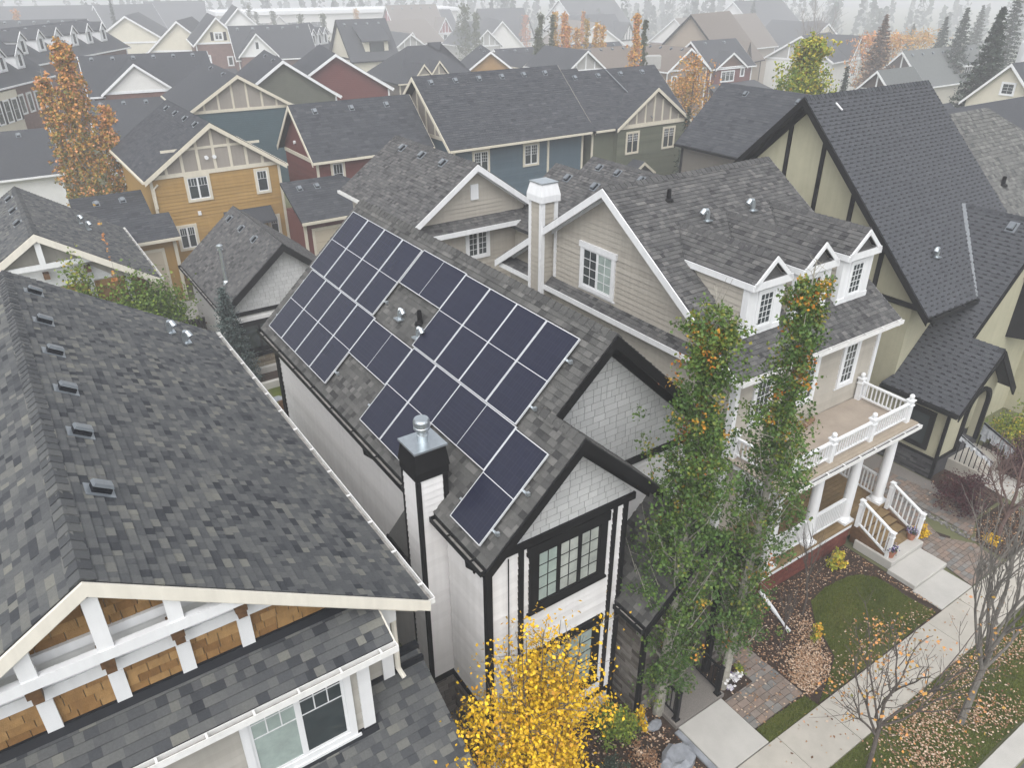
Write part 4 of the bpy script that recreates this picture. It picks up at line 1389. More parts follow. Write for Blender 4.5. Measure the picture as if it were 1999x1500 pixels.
for p, n in ((d_f, nDf), (d_b, nDb)):
    slab(D, p, .14)
    tab3(D, p, n)
ridge_caps(D, (dx0, dyr, dzr), (dx1, dyr, dzr), nDf, nDb, M_SH_D, w=.2)
for xx, o_ in ((dx0, LEFT), (dx1, RIGHT)):
    for ye in (dy0, dy1):
        rake(D, (xx, dyr, dzr), (xx, ye, dz0), o_, .26, .04, M_BLACK)
        d_ = Vector((0, 0, -.16))
        xw_ = 23.0 if xx == dx0 else 29.3
        mb = MB()
        mb.prism([Vector((xx, dyr, dzr)) + d_, Vector((xx, ye, dz0)) + d_, Vector((xw_, ye, dz0)) + d_, Vector((xw_, dyr, dzr)) + d_], (0, 0, -.02))
        mb.build('soffit', M_BLACK, D)
        rake(D, (xw_, dyr, dzr - .16), (xw_, ye, dz0 - .16), o_, .24, .07, M_BLACK, 'frieze_board')
gutter(D, (dx0, dy0, dz0 - .02), (25.3, dy0, dz0 - .02), FRONT, M_FOOT)
wallbox(D, (23.0, 11.2, 0), (29.3, 21.2, 5.7), M_STUC)
for xx in (23.0, 29.0):
    gable_wall(D, [(xx, 11.2, 5.7), (xx, 21.2, 5.7), (xx, dyr, dzr - .25)], (.3, 0, 0), M_STUC)
for yy in (12.6, 14.0, 15.4, 16.8, 18.2, 19.6):
    zt = dzr - .3 - abs(yy - dyr)
    trim(D, (22.94, yy - .07, 5.72), (23.0, yy + .07, zt), M_BLACK, 'half_timber')
trim(D, (22.93, 11.0, 5.56), (23.0, 21.2, 5.72), M_BLACK, 'band_board')
# cross gable and long catslide roof over the entry
cs = 1.048
kx, kz = 27.5, 7.9
zc = lambda x: kz - cs * (kx - x)
c_l = [(24.43, 9.82, zc(24.43)), (kx, 9.82, kz), (kx, 12.65, kz), (25.30, 10.38, zc(25.30)), (25.25, 11.2, zc(25.25)), (23.05, 11.2, zc(23.05)), (22.72, 11.42, zc(22.72)), (22.72, 8.78, zc(22.72)), (24.43, 8.78, zc(24.43))]
nCl, nCr = Vector((-cs, 0, 1)).normalized(), Vector((cs, 0, 1)).normalized()
c_r = [(kx, 9.82, kz), (31.0, 9.82, kz - cs * 3.5), (31.0, 12.65, kz - cs * 3.5), (kx, 12.65, kz)]
e_r = [(24.43, 8.78, zc(24.43)), (26.15, 8.78, zc(22.72)), (26.15, 9.9, zc(22.72)), (24.43, 9.9, zc(24.43))]
for p, n in ((c_l, nCl), (c_r, nCr), (e_r, nCr)):
    slab(D, p, .12, 'cross_roof')
    tab3(D, p, n)
ridge_caps(D, (kx, 9.82, kz), (kx, 12.65, kz), nCl, nCr, M_SH_D)
ridge_caps(D, (24.43, 8.78, zc(24.43)), (24.43, 9.8, zc(24.43)), nCl, nCr, M_SH_D)
mb = MB()
a, b = Vector((27.48, 12.62, 7.93)), Vector((25.37, 10.44, 5.70))
mb.beam(a, b, .16, .02, up=(-.3, -.5, 1))
mb.build('valley_flashing', M_FLASH, D)
rake(D, (kx, 9.82, kz), (24.43, 9.82, zc(24.43)), FRONT, .24, .04, M_BLACK)
rake(D, (kx, 9.82, kz), (31.0, 9.82, kz - cs * 3.5), FRONT, .24, .04, M_BLACK)
rake(D, (24.43, 8.78, zc(24.43)), (22.72, 8.78, zc(22.72)), FRONT, .22, .04, M_BLACK)
rake(D, (24.43, 8.78, zc(24.43)), (26.18, 8.78, zc(22.69)), FRONT, .30, .06, M_BLACK)
gutter(D, (22.72, 8.78, zc(22.72) - .02), (22.72, 11.4, zc(22.72) - .02), LEFT, M_FOOT)
gable_wall(D, [(24.5, 10.25, 0), (30.5, 10.25, 0), (30.5, 10.25, 4.5), (kx, 10.25, kz - .2), (24.5, 10.25, zc(24.5) - .2)], (0, .9, 0), M_STUC)
# entry porch walls with arch
ax2, aw2, ah2 = 25.0, .62, 2.25
arc = [(ax2 + aw2 * math.cos(a), ah2 + aw2 * math.sin(a)) for a in [math.pi * k / 10 for k in range(11)]]
prof = [(23.2, .75), (ax2 - aw2, .75)] + arc[::-1] + [(ax2 + aw2, .75), (26.0, .75), (26.0, 2.95), (24.43, 4.5), (23.2, 3.2)]
mb = MB()
mb.prism([(x_, 9.25, z_) for x_, z_ in prof], (0, .25, 0))
mb.box((23.2, 9.5, .75), (23.4, 11.3, 3.2))
mb.build('entry_wall', M_STUC, D)
wallbox(D, (23.22, 9.27, 0), (26.0, 11.3, .78), M_DSTONE, 'stone_base')
courses(D, 'stone', M_DSTONE, [(23.2, 11.3, 0), (23.2, 9.25, 0), (23.2, 9.25, .74), (23.2, 11.3, .74)], LEFT, .07, .2, .55, .03, .03, gap=.008)
trim(D, (23.14, 9.19, .74), (23.22, 11.3, .82), M_BLACK, 'band_board')
trim(D, (23.14, 9.19, .74), (24.3, 9.27, .82), M_BLACK, 'band_board')
pts = [(ax2 - aw2 - .05, .75)] + [(ax2 + (aw2 + .05) * math.cos(a), ah2 + (aw2 + .05) * math.sin(a)) for a in [math.pi * (1 - k / 14) for k in range(15)]] + [(ax2 + aw2 + .05, .75)]
mb = MB()
for i in range(len(pts) - 1):
    mb.beam((pts[i][0], 9.22, pts[i][1]), (pts[i + 1][0], 9.22, pts[i + 1][1]), .12, .13, up=(0, 1, 0))
mb.build('arch_trim', M_BLACK, D)
window(D, (23.2, 10.60, .98), UL, LEFT, 1.0, 1.42, .13, M_BLACK, 1, (0, 0), M_BLACK, M_GLASS)
trim(D, (23.12, 9.17, .05), (23.22, 9.26, 3.0), M_BLACK, 'downspout')
onebox('front_door', M_BLACK, D, (24.5, 10.2, .4), (25.5, 10.26, 2.5))
onebox('front_step', M_CONC, D, (24.2, 8.3, 0), (25.9, 9.3, .45))
# bay with copper roof on the right
mb = MB()
mb.prism([(28.1, 10.25, 3.6), (28.4, 9.65, 3.6), (30.0, 9.65, 3.6), (30.3, 10.25, 3.6)], (0, 0, 2.2))
mb.build('bay', M_BLACK, D)
window(D, (28.42, 9.65, 4.0), UF, FRONT, 1.56, 1.6, .1, M_BLACK, 3, (0, 0), M_BLACK, [M_GLASSC, M_GLASS, M_GLASSC])
M_COPPER = M('aged_copper', (.16, .125, .12), .45, .2, 4, metal=.3)
mb = MB()
mb.add([(27.95, 10.25, 5.8), (28.3, 9.5, 5.8), (30.1, 9.5, 5.8), (30.45, 10.25, 5.8), (28.5, 10.25, 6.5), (28.7, 10.0, 6.5), (29.7, 10.0, 6.5), (29.9, 10.25, 6.5)], [(0, 1, 5, 4), (1, 2, 6, 5), (2, 3, 7, 6), (4, 5, 6, 7), (0, 3, 2, 1)])
for k in range(7):
    f_ = (k + .5) / 7
    mb.beam(Vector((28.3, 9.5, 5.82)).lerp(Vector((30.1, 9.5, 5.82)), f_), Vector((28.7, 10.0, 6.52)).lerp(Vector((29.7, 10.0, 6.52)), f_), .03, .04)
mb.build('bay_roof', M_COPPER, D)
goose_vent(D, (24.45, 11.6, dz0 + 1.2 + .06), dx=(-1, -.2, 0), s=1.1)
roof_vent(D, (27.2, 10.8, zc(27.2)), (cs, 0, 1) if False else (1, 0, cs), nCl)
mb = MB()
mb.tube([(23.8, 15.85, dzr - .25), (23.85, 15.6, dzr - .45)], [.03, .03], 6)
mb.build('roof_anchor', M_WHITE, D)

# neighbour farther right, pale weathered roof
D2 = thing('weathered_roof_house', 'house with a pale weathered grey roof, just past the charcoal tudor roof', 'house', (35, 15, 0))
nf2, nb2 = Vector((0, -1, 1)).normalized(), Vector((0, 1, 1)).normalized()
pf2 = [(29.82, 9.0, 4.18), (43.3, 9.0, 4.18), (32.6, 15.15, 10.33), (29.82, 15.15, 10.33)]
pb2 = [(43.3, 21.3, 4.18), (29.82, 21.3, 4.18), (29.82, 15.15, 10.33), (32.6, 15.15, 10.33)]
pr2 = [(43.3, 9.0, 4.18), (43.3, 21.3, 4.18), (32.6, 15.15, 10.33)]
for p, n in ((pf2, nf2), (pb2, nb2), (pr2, nrm(*pr2))):
    slab(D2, p, .12)
    shingles(D2, p, n, M('pale_weathered_shingle', None, .9, .16, 30, [(.07, .073, .073), (.105, .108, .105), (.13, .132, .128), (.155, .158, .15), (.19, .19, .18)], .5, 160), course=.15, limit=200)
wallbox(D2, (30.2, 9.5, 0), (42.8, 20.8, 4.3), M_STUC)
roof_vent(D2, (33.6, 12.6, 7.78), (0, 1, 1), nf2)
pipe_vent(D2, (30.6, 12.9, 8.08), .07, .3)
D3 = thing('brown_gable_house', 'dark roofed house with a brown timber gable at the right edge', 'house', (47, 22, 0))

# ================================================================== GARAGES BEHIND
E_ = thing('shingled_garage', 'garage with grey shingled gable, black rake boards and a tall metal flue', 'garage', (8.8, 32, 0))
ex, ez, ee, ezz, ey0, ey1 = 8.78, 5.46, 5.98, 3.15, 29.26, 36.0
sE = (ez - ezz) / (ex - ee)
nEl, nEr = Vector((-sE, 0, 1)).normalized(), Vector((sE, 0, 1)).normalized()
er = 2 * ex - ee
for p, n in (([(ee, ey0, ezz), (ex, ey0, ez), (ex, ey1, ez), (ee, ey1, ezz)], nEl), ([(ex, ey0, ez), (er, ey0, ezz), (er, ey1, ezz), (ex, ey1, ez)], nEr)):
    slab(E_, p, .12)
    shingles(E_, p, n, M_SH_C)
ridge_caps(E_, (ex, ey0, ez), (ex, ey1, ez), nEl, nEr, M_SH_C)
for xe in (ee, er):
    rake(E_, (ex, ey0, ez), (xe, ey0, ezz), FRONT, .30, .04, M_BLACK)
    mb = MB()
    d_ = Vector((0, 0, -.14))
    mb.prism([Vector((ex, ey0, ez)) + d_, Vector((xe, ey0, ezz)) + d_, Vector((xe, 29.6, ezz)) + d_, Vector((ex, 29.6, ez)) + d_], (0, 0, -.02))
    mb.build('soffit', M_BLACK, E_)
gable_wall(E_, [(6.25, 29.6, 0), (11.3, 29.6, 0), (11.3, 29.6, 3.15), (ex, 29.6, ez - .2), (6.25, 29.6, 3.15)], (0, 6.1, 0), M_SIDW, 'wall')
gable_wall(E_, [(6.3, 29.599, 2.85), (11.3, 29.599, 2.85), (11.3, 29.599, 3.1), (ex, 29.599, ez - .2), (6.3, 29.599, 3.1)], (0, -.006, 0), M_SHBK, 'shingle_backing')
courses(E_, 'wall_shingle', M_SHG, [(6.3, 29.6, 2.85), (11.3, 29.6, 2.85), (11.3, 29.6, 3.1), (ex, 29.6, ez - .2), (6.3, 29.6, 3.1)], FRONT, .16, .15, .34, .022, .008, gap=.009)
siding(E_, [(6.25, 29.6, .9), (11.3, 29.6, .9), (11.3, 29.6, 2.7), (6.25, 29.6, 2.7)], FRONT, M_SIDW, .145)
trim(E_, (6.2, 29.52, 2.70), (11.3, 29.6, 2.86), M_BLACK, 'band_board')
trim(E_, (6.2, 29.52, .78), (11.3, 29.6, .94), M_BLACK, 'base_band')
courses(E_, 'stone', M('tan_ledge_stone', None, .85, .2, 7, [(.16, .13, .09), (.24, .20, .145), (.32, .28, .21)], .4, 30), [(6.3, 29.6, 0), (11.3, 29.6, 0), (11.3, 29.6, .76), (6.3, 29.6, .76)], FRONT, .14, .2, .5, .03, .03, gap=.012)
window(E_, (6.5, 29.6, .98), UF, FRONT, 1.75, 1.42, .16, M_BLACK, 2, (0, 0), M_BLACK, M_GLASS)
gutter(E_, (ee, ey0, ezz - .02), (ee, ey1, ezz - .02), LEFT, M_FOOT)
mb = MB()
fz = ezz + sE * .75
mb.lathe((ee + .75, 30.9, fz), [(.16, -.1), (.13, .02), (.10, .06), (.07, .08), (.07, 1.35), (.115, 1.37), (.115, 1.41), (.07, 1.43), (.07, 1.47), (.13, 1.48), (.13, 1.56), (.06, 1.6)], 14)
mb.build('flue', M_GALV, E_)
for yy in (35.2, 33.4, 31.6):
    roof_vent(E_, (ex - .45, yy, ez - .45 * sE), (1, 0, sE), nEl)

F_ = thing('vine_garage', 'garage with cream rake boards, cedar gable and leafy vine climbing over its front', 'garage', (.6, 35, 0))
fx, fzr, fe, fze, fy0, fy1 = .60, 6.70, 4.42, 4.19, 31.7, 40.0
sF = (fzr - fze) / (fe - fx)
nFl, nFr = Vector((-sF, 0, 1)).normalized(), Vector((sF, 0, 1)).normalized()
fl = 2 * fx - fe
for p, n in (([(fl, fy0, fze), (fx, fy0, fzr), (fx, fy1, fzr), (fl, fy1, fze)], nFl), ([(fx, fy0, fzr), (fe, fy0, fze), (fe, fy1, fze), (fx, fy1, fzr)], nFr)):
    slab(F_, p, .12)
    shingles(F_, p, n, M_SH_L, limit=200)
ridge_caps(F_, (fx, fy0, fzr), (fx, fy1, fzr), nFl, nFr, M_SH_L)
for xe in (fe, fl):
    rake(F_, (fx, fy0, fzr), (xe, fy0, fze), FRONT, .28, .05, M_CREAM)
gutter(F_, (fe, fy0, fze - .02), (fe, fy1, fze - .02), RIGHT, M_GUTW)
gable_wall(F_, [(fl + .4, 32.2, 0), (fe - .4, 32.2, 0), (fe - .4, 32.2, fze), (fx, 32.2, fzr - .25), (fl + .4, 32.2, fze)], (0, 7.5, 0), M_SIDL, 'wall')
courses(F_, 'cedar_shake', M_CEDAR, [(fl + .5, 32.2, 3.1), (fe - .5, 32.2, 3.1), (fe - .5, 32.2, 4.1), (fe - 1, 32.2, 4.4), (fl + 1, 32.2, 4.4), (fl + .5, 32.2, 4.1)], FRONT, .15, .15, .36, .022, .005, gap=.008, limit=120)
courses(F_, 'white_board', M_WHITE, [(fx - 2.3, 32.2, 4.45), (fx + 2.3, 32.2, 4.45), (fx + 1.2, 32.2, 5.3), (fx - 1.2, 32.2, 5.3)], FRONT, .14, 99, 100, .025, .004)
for xx in (-2.2, -.8, .6, 2.0, 3.3):
    trim(F_, (xx - .1, 32.12, 3.05), (xx + .1, 32.2, 4.45), M_WHITE, 'batten')
trim(F_, (fl + .4, 32.1, 2.95), (fe - .4, 32.2, 3.1), M_WHITE, 'band_board')
trim(F_, (fx - 1.75, 31.75, 5.32), (fx + 1.75, 31.85, 5.50), M_WHITE, 'truss_beam')
trim(F_, (fx - .1, 31.75, 5.50), (fx + .1, 31.85, 6.35), M_WHITE, 'truss_post')
for xx in (-.8, .6, 2.0):
    trim(F_, (xx - .1, 31.8, 4.9), (xx + .1, 32.2, 5.1), M_TIMBER, 'timber_bracket')
for yy in (38.6, 36.4, 34.3):
    roof_vent(F_, (fx - .35, yy, fzr - .35 * sF), (1, 0, sF), nFl)
goose_vent(F_, (fx + 1.9, 36.9, fzr - 1.9 * sF + .05), dx=(.4, -.9, 0), s=1.2)
goose_vent(F_, (fx + 2.1, 36.2, fzr - 2.1 * sF + .05), dx=(.4, -.9, 0), s=1.2)

# ------- carriage wing behind the beige house
G_ = thing('carriage_house', 'beige two-storey garage with white trim and a small louvre in its gable', 'house', (14.8, 27, 0))
gx, gz, gl, gze, gy0, gy1 = 14.79, 8.80, 12.0, 6.86, 24.0, 30.7
sG = (gz - gze) / (gx - gl)
nGl, nGr = Vector((-sG, 0, 1)).normalized(), Vector((sG, 0, 1)).normalized()
gr = 2 * gx - gl
for p, n in (([(gl, gy0, gze), (gx, gy0, gz), (gx, gy1, gz), (gl, gy1, gze)], nGl), ([(gx, gy0, gz), (gr, gy0, gze), (gr, gy1, gze), (gx, gy1, gz)], nGr)):
    slab(G_, p, .12)
    shingles(G_, p, n, M_SH_C)
ridge_caps(G_, (gx, gy0, gz), (gx, gy1, gz), nGl, nGr, M_SH_C)
for xe in (gl, gr):
    rake(G_, (gx, gy0, gz), (xe, gy0, gze), FRONT, .24, .04, M_WHITE)
    mb = MB()
    d_ = Vector((0, 0, -.14))
    mb.prism([Vector((gx, gy0, gz)) + d_, Vector((xe, gy0, gze)) + d_, Vector((xe, 24.4, gze)) + d_, Vector((gx, 24.4, gz)) + d_], (0, 0, -.02))
    mb.build('soffit', M_WHITE, G_)
    rake(G_, (gx, 24.4, gz - .14), (xe, 24.4, gze - .14), FRONT, .14, .05, M_WHITE, 'frieze_board')
gable_wall(G_, [(gl + .4, 24.4, 0), (gr - .4, 24.4, 0), (gr - .4, 24.4, gze), (gx, 24.4, gz - .2), (gl + .4, 24.4, gze)], (0, 6.0, 0), M_SIDB, 'wall')
siding(G_, [(gl + .4, 24.4, 3), (gr - .4, 24.4, 3), (gr - .4, 24.4, gze), (gx, 24.4, gz - .25), (gl + .4, 24.4, gze)], FRONT, M_SIDB, .16)
s_ = [(gl + .3, 23.95, 6.42), (gr - .3, 23.95, 6.42), (gr - .3, 24.4, 6.72), (gl + .3, 24.4, 6.72)]
slab(G_, s_, .1, 'skirt_roof')
shingles(G_, s_, nrm(*s_[:3]), M_SH_C)
trim(G_, (gl + .3, 23.90, 6.24), (gr - .3, 23.95, 6.42), M_WHITE, 'fascia')
window(G_, (14.38, 24.4, 5.05), UF, FRONT, 1.1, 1.22, .12, M_WHITE, 2, (2, 4), M_WHITE, M_GLASS, header=.05)
onebox('louvre', M_WHITE, G_, (14.66, 24.33, 7.4), (15.0, 24.4, 7.98))
gutter(G_, (gl, gy0, gze - .02), (gl, gy1, gze - .02), LEFT, M_GUTW)
for yy in (29.3, 27.6, 25.9):
    roof_vent(G_, (gx - .4, yy, gz - .4 * sG), (1, 0, sG), nGl)
# rear wings of the beige house (ridges running back)
for (xr, zr_, hw, y0_, y1_) in ((19.0, 8.15, 2.6, 18.2, 24.8), (23.2, 7.45, 2.2, 22.5, 27.5)):
    par = B if xr < 20 else thing('rear_garage', 'low grey roofed garage behind the beige house ridge', 'garage', (xr, 25, 0))
    n1, n2 = Vector((-.75, 0, 1)).normalized(), Vector((.75, 0, 1)).normalized()
    for p, n in (([(xr - hw, y0_, zr_ - .75 * hw), (xr, y0_, zr_), (xr, y1_, zr_), (xr - hw, y1_, zr_ - .75 * hw)], n1), ([(xr, y0_, zr_), (xr + hw, y0_, zr_ - .75 * hw), (xr + hw, y1_, zr_ - .75 * hw), (xr, y1_, zr_)], n2)):
        slab(par, p, .12)
        shingles(par, p, n, M_SH_C, limit=300)
    ridge_caps(par, (xr, y0_, zr_), (xr, y1_, zr_), n1, n2, M_SH_C)
    gable_wall(par, [(xr - hw + .3, y1_ - .4, 0), (xr + hw - .3, y1_ - .4, 0), (xr + hw - .3, y1_ - .4, zr_ - .75 * hw), (xr, y1_ - .4, zr_ - .2), (xr - hw + .3, y1_ - .4, zr_ - .75 * hw)], (0, -(y1_ - y0_ - .8), 0), M_SIDB, 'wall')
    for f_ in (.25, .55, .8):
        roof_vent(par, (xr - .4, y0_ + (y1_ - y0_) * f_, zr_ - .3), (1, 0, .75), n1)


# ================================================================== GENERIC HOUSES OF THE BACK ROWS
def house(name, label, x, y, rot, w, d, ze, zr, wall, roof, trimm, ridge='y', gable=None, battens=0, wins=(), vents=4, cross=None, dorm=0, shing=False, over=.35, wave=True, cat='house', group=None, base=None, gtrim=None, hip=False, z0=0.0, k=1.0):
    """House in its own frame: front at local y=0 facing -y. ridge 'y': gable in front; 'x': eave in front (zr reached at depth d/2).
    wins: (face, u, z, w, h, panes, grid) with face 'f','l','r'."""
    t = thing(name, label, cat, (x, y, 0), math.radians(rot), group)
    t.location.z, t.scale = z0, (k, k, k)
    hw = w / 2
    iw = hw - over
    I = lambda: MB(True)
    ang = math.radians(rot)
    toW = lambda p: Vector((x + p[0] * math.cos(ang) - p[1] * math.sin(ang), y + p[0] * math.sin(ang) + p[1] * math.cos(ang), p[2]))
    dW = lambda p: Vector((p[0] * math.cos(ang) - p[1] * math.sin(ang), p[0] * math.sin(ang) + p[1] * math.cos(ang), p[2]))

    def plane(pts, nm='roof'):
        mb = I()
        mb.prism([Vector(p) for p in pts], (0, 0, -.16))
        mb.build(nm, roof if not shing else M_ROOF, t)
        if shing:
            P = [toW(p) for p in pts]
            courses(t, 'shingle', roof, P, nrm(*P[:3]), .17, .22, .5, .014, .003, tones=lambda r, k: min(1, max(0, random.gauss(.45, .2))), limit=0)
        else:
            P = [Vector(p) for p in pts]

    mb = I()
    gt = gtrim or trimm
    if ridge == 'y':
        sl_ = (zr - ze) / hw
        zi = ze + sl_ * over
        plane([(-hw, 0, ze), (0, 0, zr), (0, d, zr), (-hw, d, ze)])
        plane([(0, 0, zr), (hw, 0, ze), (hw, d, ze), (0, d, zr)])
        mb.prism([(-iw, over, 0), (iw, over, 0), (iw, over, zi - .12), (0, over, zr - .2), (-iw, over, zi - .12)], (0, d - 2 * over, 0))
        mb.build('wall', wall, t)
        for s_ in (-1, 1):
            rake(t, (0, 0, zr), (s_ * hw, 0, ze), (0, -1, 0), .24, .04, trimm, local=True)
            m2 = I()
            m2.box((min(s_ * hw, s_ * (hw + .1)), 0, ze - .14), (max(s_ * hw, s_ * (hw + .1)), d, ze - .02))
            m2.build('gutter', trimm, t)
        if gable:
            m2 = I()
            m2.prism([(-iw + .02, over - .03, zi - .12), (iw - .02, over - .03, zi - .12), (0, over - .03, zr - .24)], (0, .03, 0))
            m2.build('gable_panel', gable, t)
            m2 = I()
            m2.box((-iw - .02, over - .07, zi - .30), (iw + .02, over, zi - .10))
            m2.build('band_board', gt, t)
        for k in range(battens):
            u_ = -iw + 2 * iw * (k + 1) / (battens + 1)
            zt = zr - .3 - sl_ * abs(u_)
            if zt > zi + .1:
                m2 = I()
                m2.box((u_ - .07, over - .065, zi - .1), (u_ + .07, over - .03, zt))
                m2.build('batten', gt, t)
        rid = [(0, 0, zr), (0, d, zr)]
        vu, vn = Vector((1, 0, sl_)), Vector((-sl_, 0, 1))
        vp = lambda f: (-.4, d * f, zr - .4 * sl_)
    else:
        hd = d / 2
        sl_ = (zr - ze) / hd
        zi = ze + sl_ * over
        hp = hd * .8 if hip else 0
        plane([(-hw, 0, ze), (hw, 0, ze), (hw - hp, hd, zr), (-hw + hp, hd, zr)])
        plane([(hw, d, ze), (-hw, d, ze), (-hw + hp, hd, zr), (hw - hp, hd, zr)])
        if hip:
            plane([(-hw, d, ze), (-hw, 0, ze), (-hw + hp, hd, zr)])
            plane([(hw, 0, ze), (hw, d, ze), (hw - hp, hd, zr)])
            mb.box((-iw, over, 0), (iw, d - over, zi - .15))
        else:
            mb.prism([(-iw, over, 0), (-iw, d - over, 0), (-iw, d - over, zi - .12), (-iw, hd, zr - .2), (-iw, over, zi - .12)], (2 * iw, 0, 0))
            for s_ in (-1, 1):
                for ye in (0, d):
                    rake(t, (s_ * hw, hd, zr), (s_ * hw, ye, ze), (s_, 0, 0), .24, .04, trimm, local=True)
        mb.build('wall', wall, t)
        m2 = I()
        m2.box((-hw, -.1, ze - .14), (hw, 0, ze - .02))
        m2.build('gutter', trimm, t)
        if gable and not hip:
            for s_ in (-1, 1):
                m2 = I()
                m2.prism([(s_ * (iw + .03), over, zi - .12), (s_ * (iw + .03), d - over, zi - .12), (s_ * (iw + .03), hd, zr - .24)], (-s_ * .03, 0, 0))
                m2.build('gable_panel', gable, t)
                for k in range(battens):
                    y_ = over + (d - 2 * over) * (k + 1) / (battens + 1)
                    zt = zr - .3 - sl_ * abs(y_ - hd)
                    m2 = I()
                    m2.box((s_ * (iw + .03), y_ - .07, zi - .1) if s_ > 0 else (s_ * (iw + .07), y_ - .07, zi - .1), (s_ * (iw + .07), y_ + .07, zt) if s_ > 0 else (s_ * (iw + .03), y_ + .07, zt))
                    m2.build('batten', gt, t)
                m2 = I()
                m2.box((min(s_ * iw, s_ * (iw + .07)), over, zi - .3), (max(s_ * iw, s_ * (iw + .07)), d - over, zi - .1))
                m2.build('band_board', gt, t)
        vu, vn = Vector((0, 1, sl_)), Vector((0, -sl_, 1))
        vp = lambda f: ((-hw + hp) + (w - 2 * hp) * f, hd - .45, zr - .45 * sl_)
    for k in range(vents):
        roof_vent(t, vp((k + .6) / (vents + .4)), vu, vn, local=True)
    for s_ in (-1, 1):
        m2 = I()
        m2.box((s_ * iw - .07, over - .05, 0), (s_ * iw + .07, over + .02, zi - .3))
        m2.build('corner_board', trimm, t)
    if base:
        m2 = I()
        m2.box((-iw - .04, over - .04, 0), (iw + .04, d - over, base[0]))
        m2.build('brick_base', base[1], t)
    for face, u_, z_, ww, hh, pn, gd in wins:
        if face == 'f':
            window(t, (u_ - ww / 2, over - .0, z_), (1, 0, 0), (0, -1, 0), ww, hh, .11, trimm, pn, gd, M_WHITE, M_GLASS, local=True, gtop=.4 if gd[1] else None)
        elif face == 'l':
            window(t, (-iw, u_ + ww / 2, z_), (0, -1, 0), (-1, 0, 0), ww, hh, .11, trimm, pn, gd, M_WHITE, M_GLASS, local=True)
        else:
            window(t, (iw, u_ - ww / 2, z_), (0, 1, 0), (1, 0, 0), ww, hh, .11, trimm, pn, gd, M_WHITE, M_GLASS, local=True)
    if cross:
        # front cross gable: (u centre, half width, ze, zr, projection, panel material, battens, window?)
        cu, ch, cze, czr, cp, cm, cb, cw = cross
        cl = (czr - ze) / sl_ if ridge == 'x' else 2
        s2 = (czr - cze) / ch
        for s_ in (-1, 1):
            plane([(cu + s_ * ch, -cp, cze), (cu, -cp, czr), (cu, cl + .1, czr), (cu + s_ * ch, max(.1, (cze - ze) / sl_), cze)], 'cross_roof')
            rake(t, (cu, -cp, czr), (cu + s_ * ch, -cp, cze), (0, -1, 0), .22, .04, trimm, local=True)
        m2 = I()
        ci = ch - .3
        m2.prism([(cu - ci, -cp + .3, 0), (cu + ci, -cp + .3, 0), (cu + ci, -cp + .3, cze + .1), (cu, -cp + .3, czr - .2), (cu - ci, -cp + .3, cze + .1)], (0, cl + cp - .3, 0))
        m2.build('cross_wall', wall, t)
        if cm:
            m2 = I()
            m2.prism([(cu - ci, -cp + .26, cze + .1), (cu + ci, -cp + .26, cze + .1), (cu, -cp + .26, czr - .22)], (0, .04, 0))
            m2.build('gable_panel', cm, t)
            m2 = I()
            m2.box((cu - ci - .02, -cp + .22, cze - .08), (cu + ci + .02, -cp + .30, cze + .12))
            m2.build('band_board', gt, t)
        for k in range(cb):
            u_ = cu - ci + 2 * ci * (k + 1) / (cb + 1)
            zt = czr - .3 - s2 * abs(u_ - cu)
            if zt > cze + .2:
                m2 = I()
                m2.box((u_ - .06, -cp + .22, cze + .12), (u_ + .06, -cp + .26, zt))
                m2.build('batten', gt, t)
        for uw, zw, ww, hh, pn, gd in cw:
            window(t, (uw - ww / 2, -cp + .3, zw), (1, 0, 0), (0, -1, 0), ww, hh, .1, trimm, pn, gd, M_WHITE, M_GLASS, local=True, gtop=.4 if gd[1] else None)
    for k in range(dorm):
        u_ = -hw + w * (k + 1) / (dorm + 1)
        y_ = 1.2
        z_ = ze + sl_ * y_
        m2 = I()
        m2.prism([(u_ - .65, y_, z_ - .1), (u_ + .65, y_, z_ - .1), (u_ + .65, y_, z_ + 1.15), (u_, y_, z_ + 1.8), (u_ - .65, y_, z_ + 1.15)], (0, 2.2, 0))
        dmo = m2.build('dormer', trimm, t)
        for s_ in (-1, 1):
            m2 = I()
            m2.prism([(u_, y_ - .12, z_ + 1.95), (u_ + s_ * .8, y_ - .12, z_ + 1.15), (u_ + s_ * .8, y_ + 2.3, z_ + 1.15), (u_, y_ + 2.6, z_ + 1.95)], (0, 0, -.08))
            m2.build('dormer_roof', roof, dmo)
            rake(dmo, (u_, y_ - .12, z_ + 1.95), (u_ + s_ * .8, y_ - .12, z_ + 1.15), (0, -1, 0), .14, .05, trimm, local=True)
        window(t, (u_ - .35, y_, z_ + .1), (1, 0, 0), (0, -1, 0), .7, 1.15, .08, trimm, 1, (0, 0), M_WHITE, M_GLASS, local=True)
    return t


M_OCH = M('ochre_lap_siding', None, .65, .06, 2, [(.33, .205, .065), (.36, .225, .075), (.385, .245, .085)], streak=.06)
M_RED = M('barn_red_lap_siding', None, .65, .06, 2, [(.125, .040, .034), (.14, .046, .04), (.155, .052, .045)], streak=.06)
M_BLU = M('slate_blue_lap_siding', None, .65, .06, 2, [(.068, .105, .135), (.078, .118, .150), (.088, .13, .162)], streak=.06)
M_GRN = M('olive_lap_siding', None, .65, .06, 2, [(.105, .115, .082), (.118, .128, .092), (.13, .14, .10)], streak=.06)
M_TAU = M('taupe_panel', (.30, .275, .245), .7, .06, 2, streak=.05)
M_TAUB = M('brown_grey_lap_siding', None, .65, .06, 2, [(.15, .135, .12), (.165, .15, .132), (.18, .165, .145)])
M_TEAL = M('teal_lap_siding', (.055, .095, .115), .65, .08, 2, wave=.15)
M_OLV = M('olive_siding_far', (.12, .125, .10), .7, .08, 2, wave=.15)
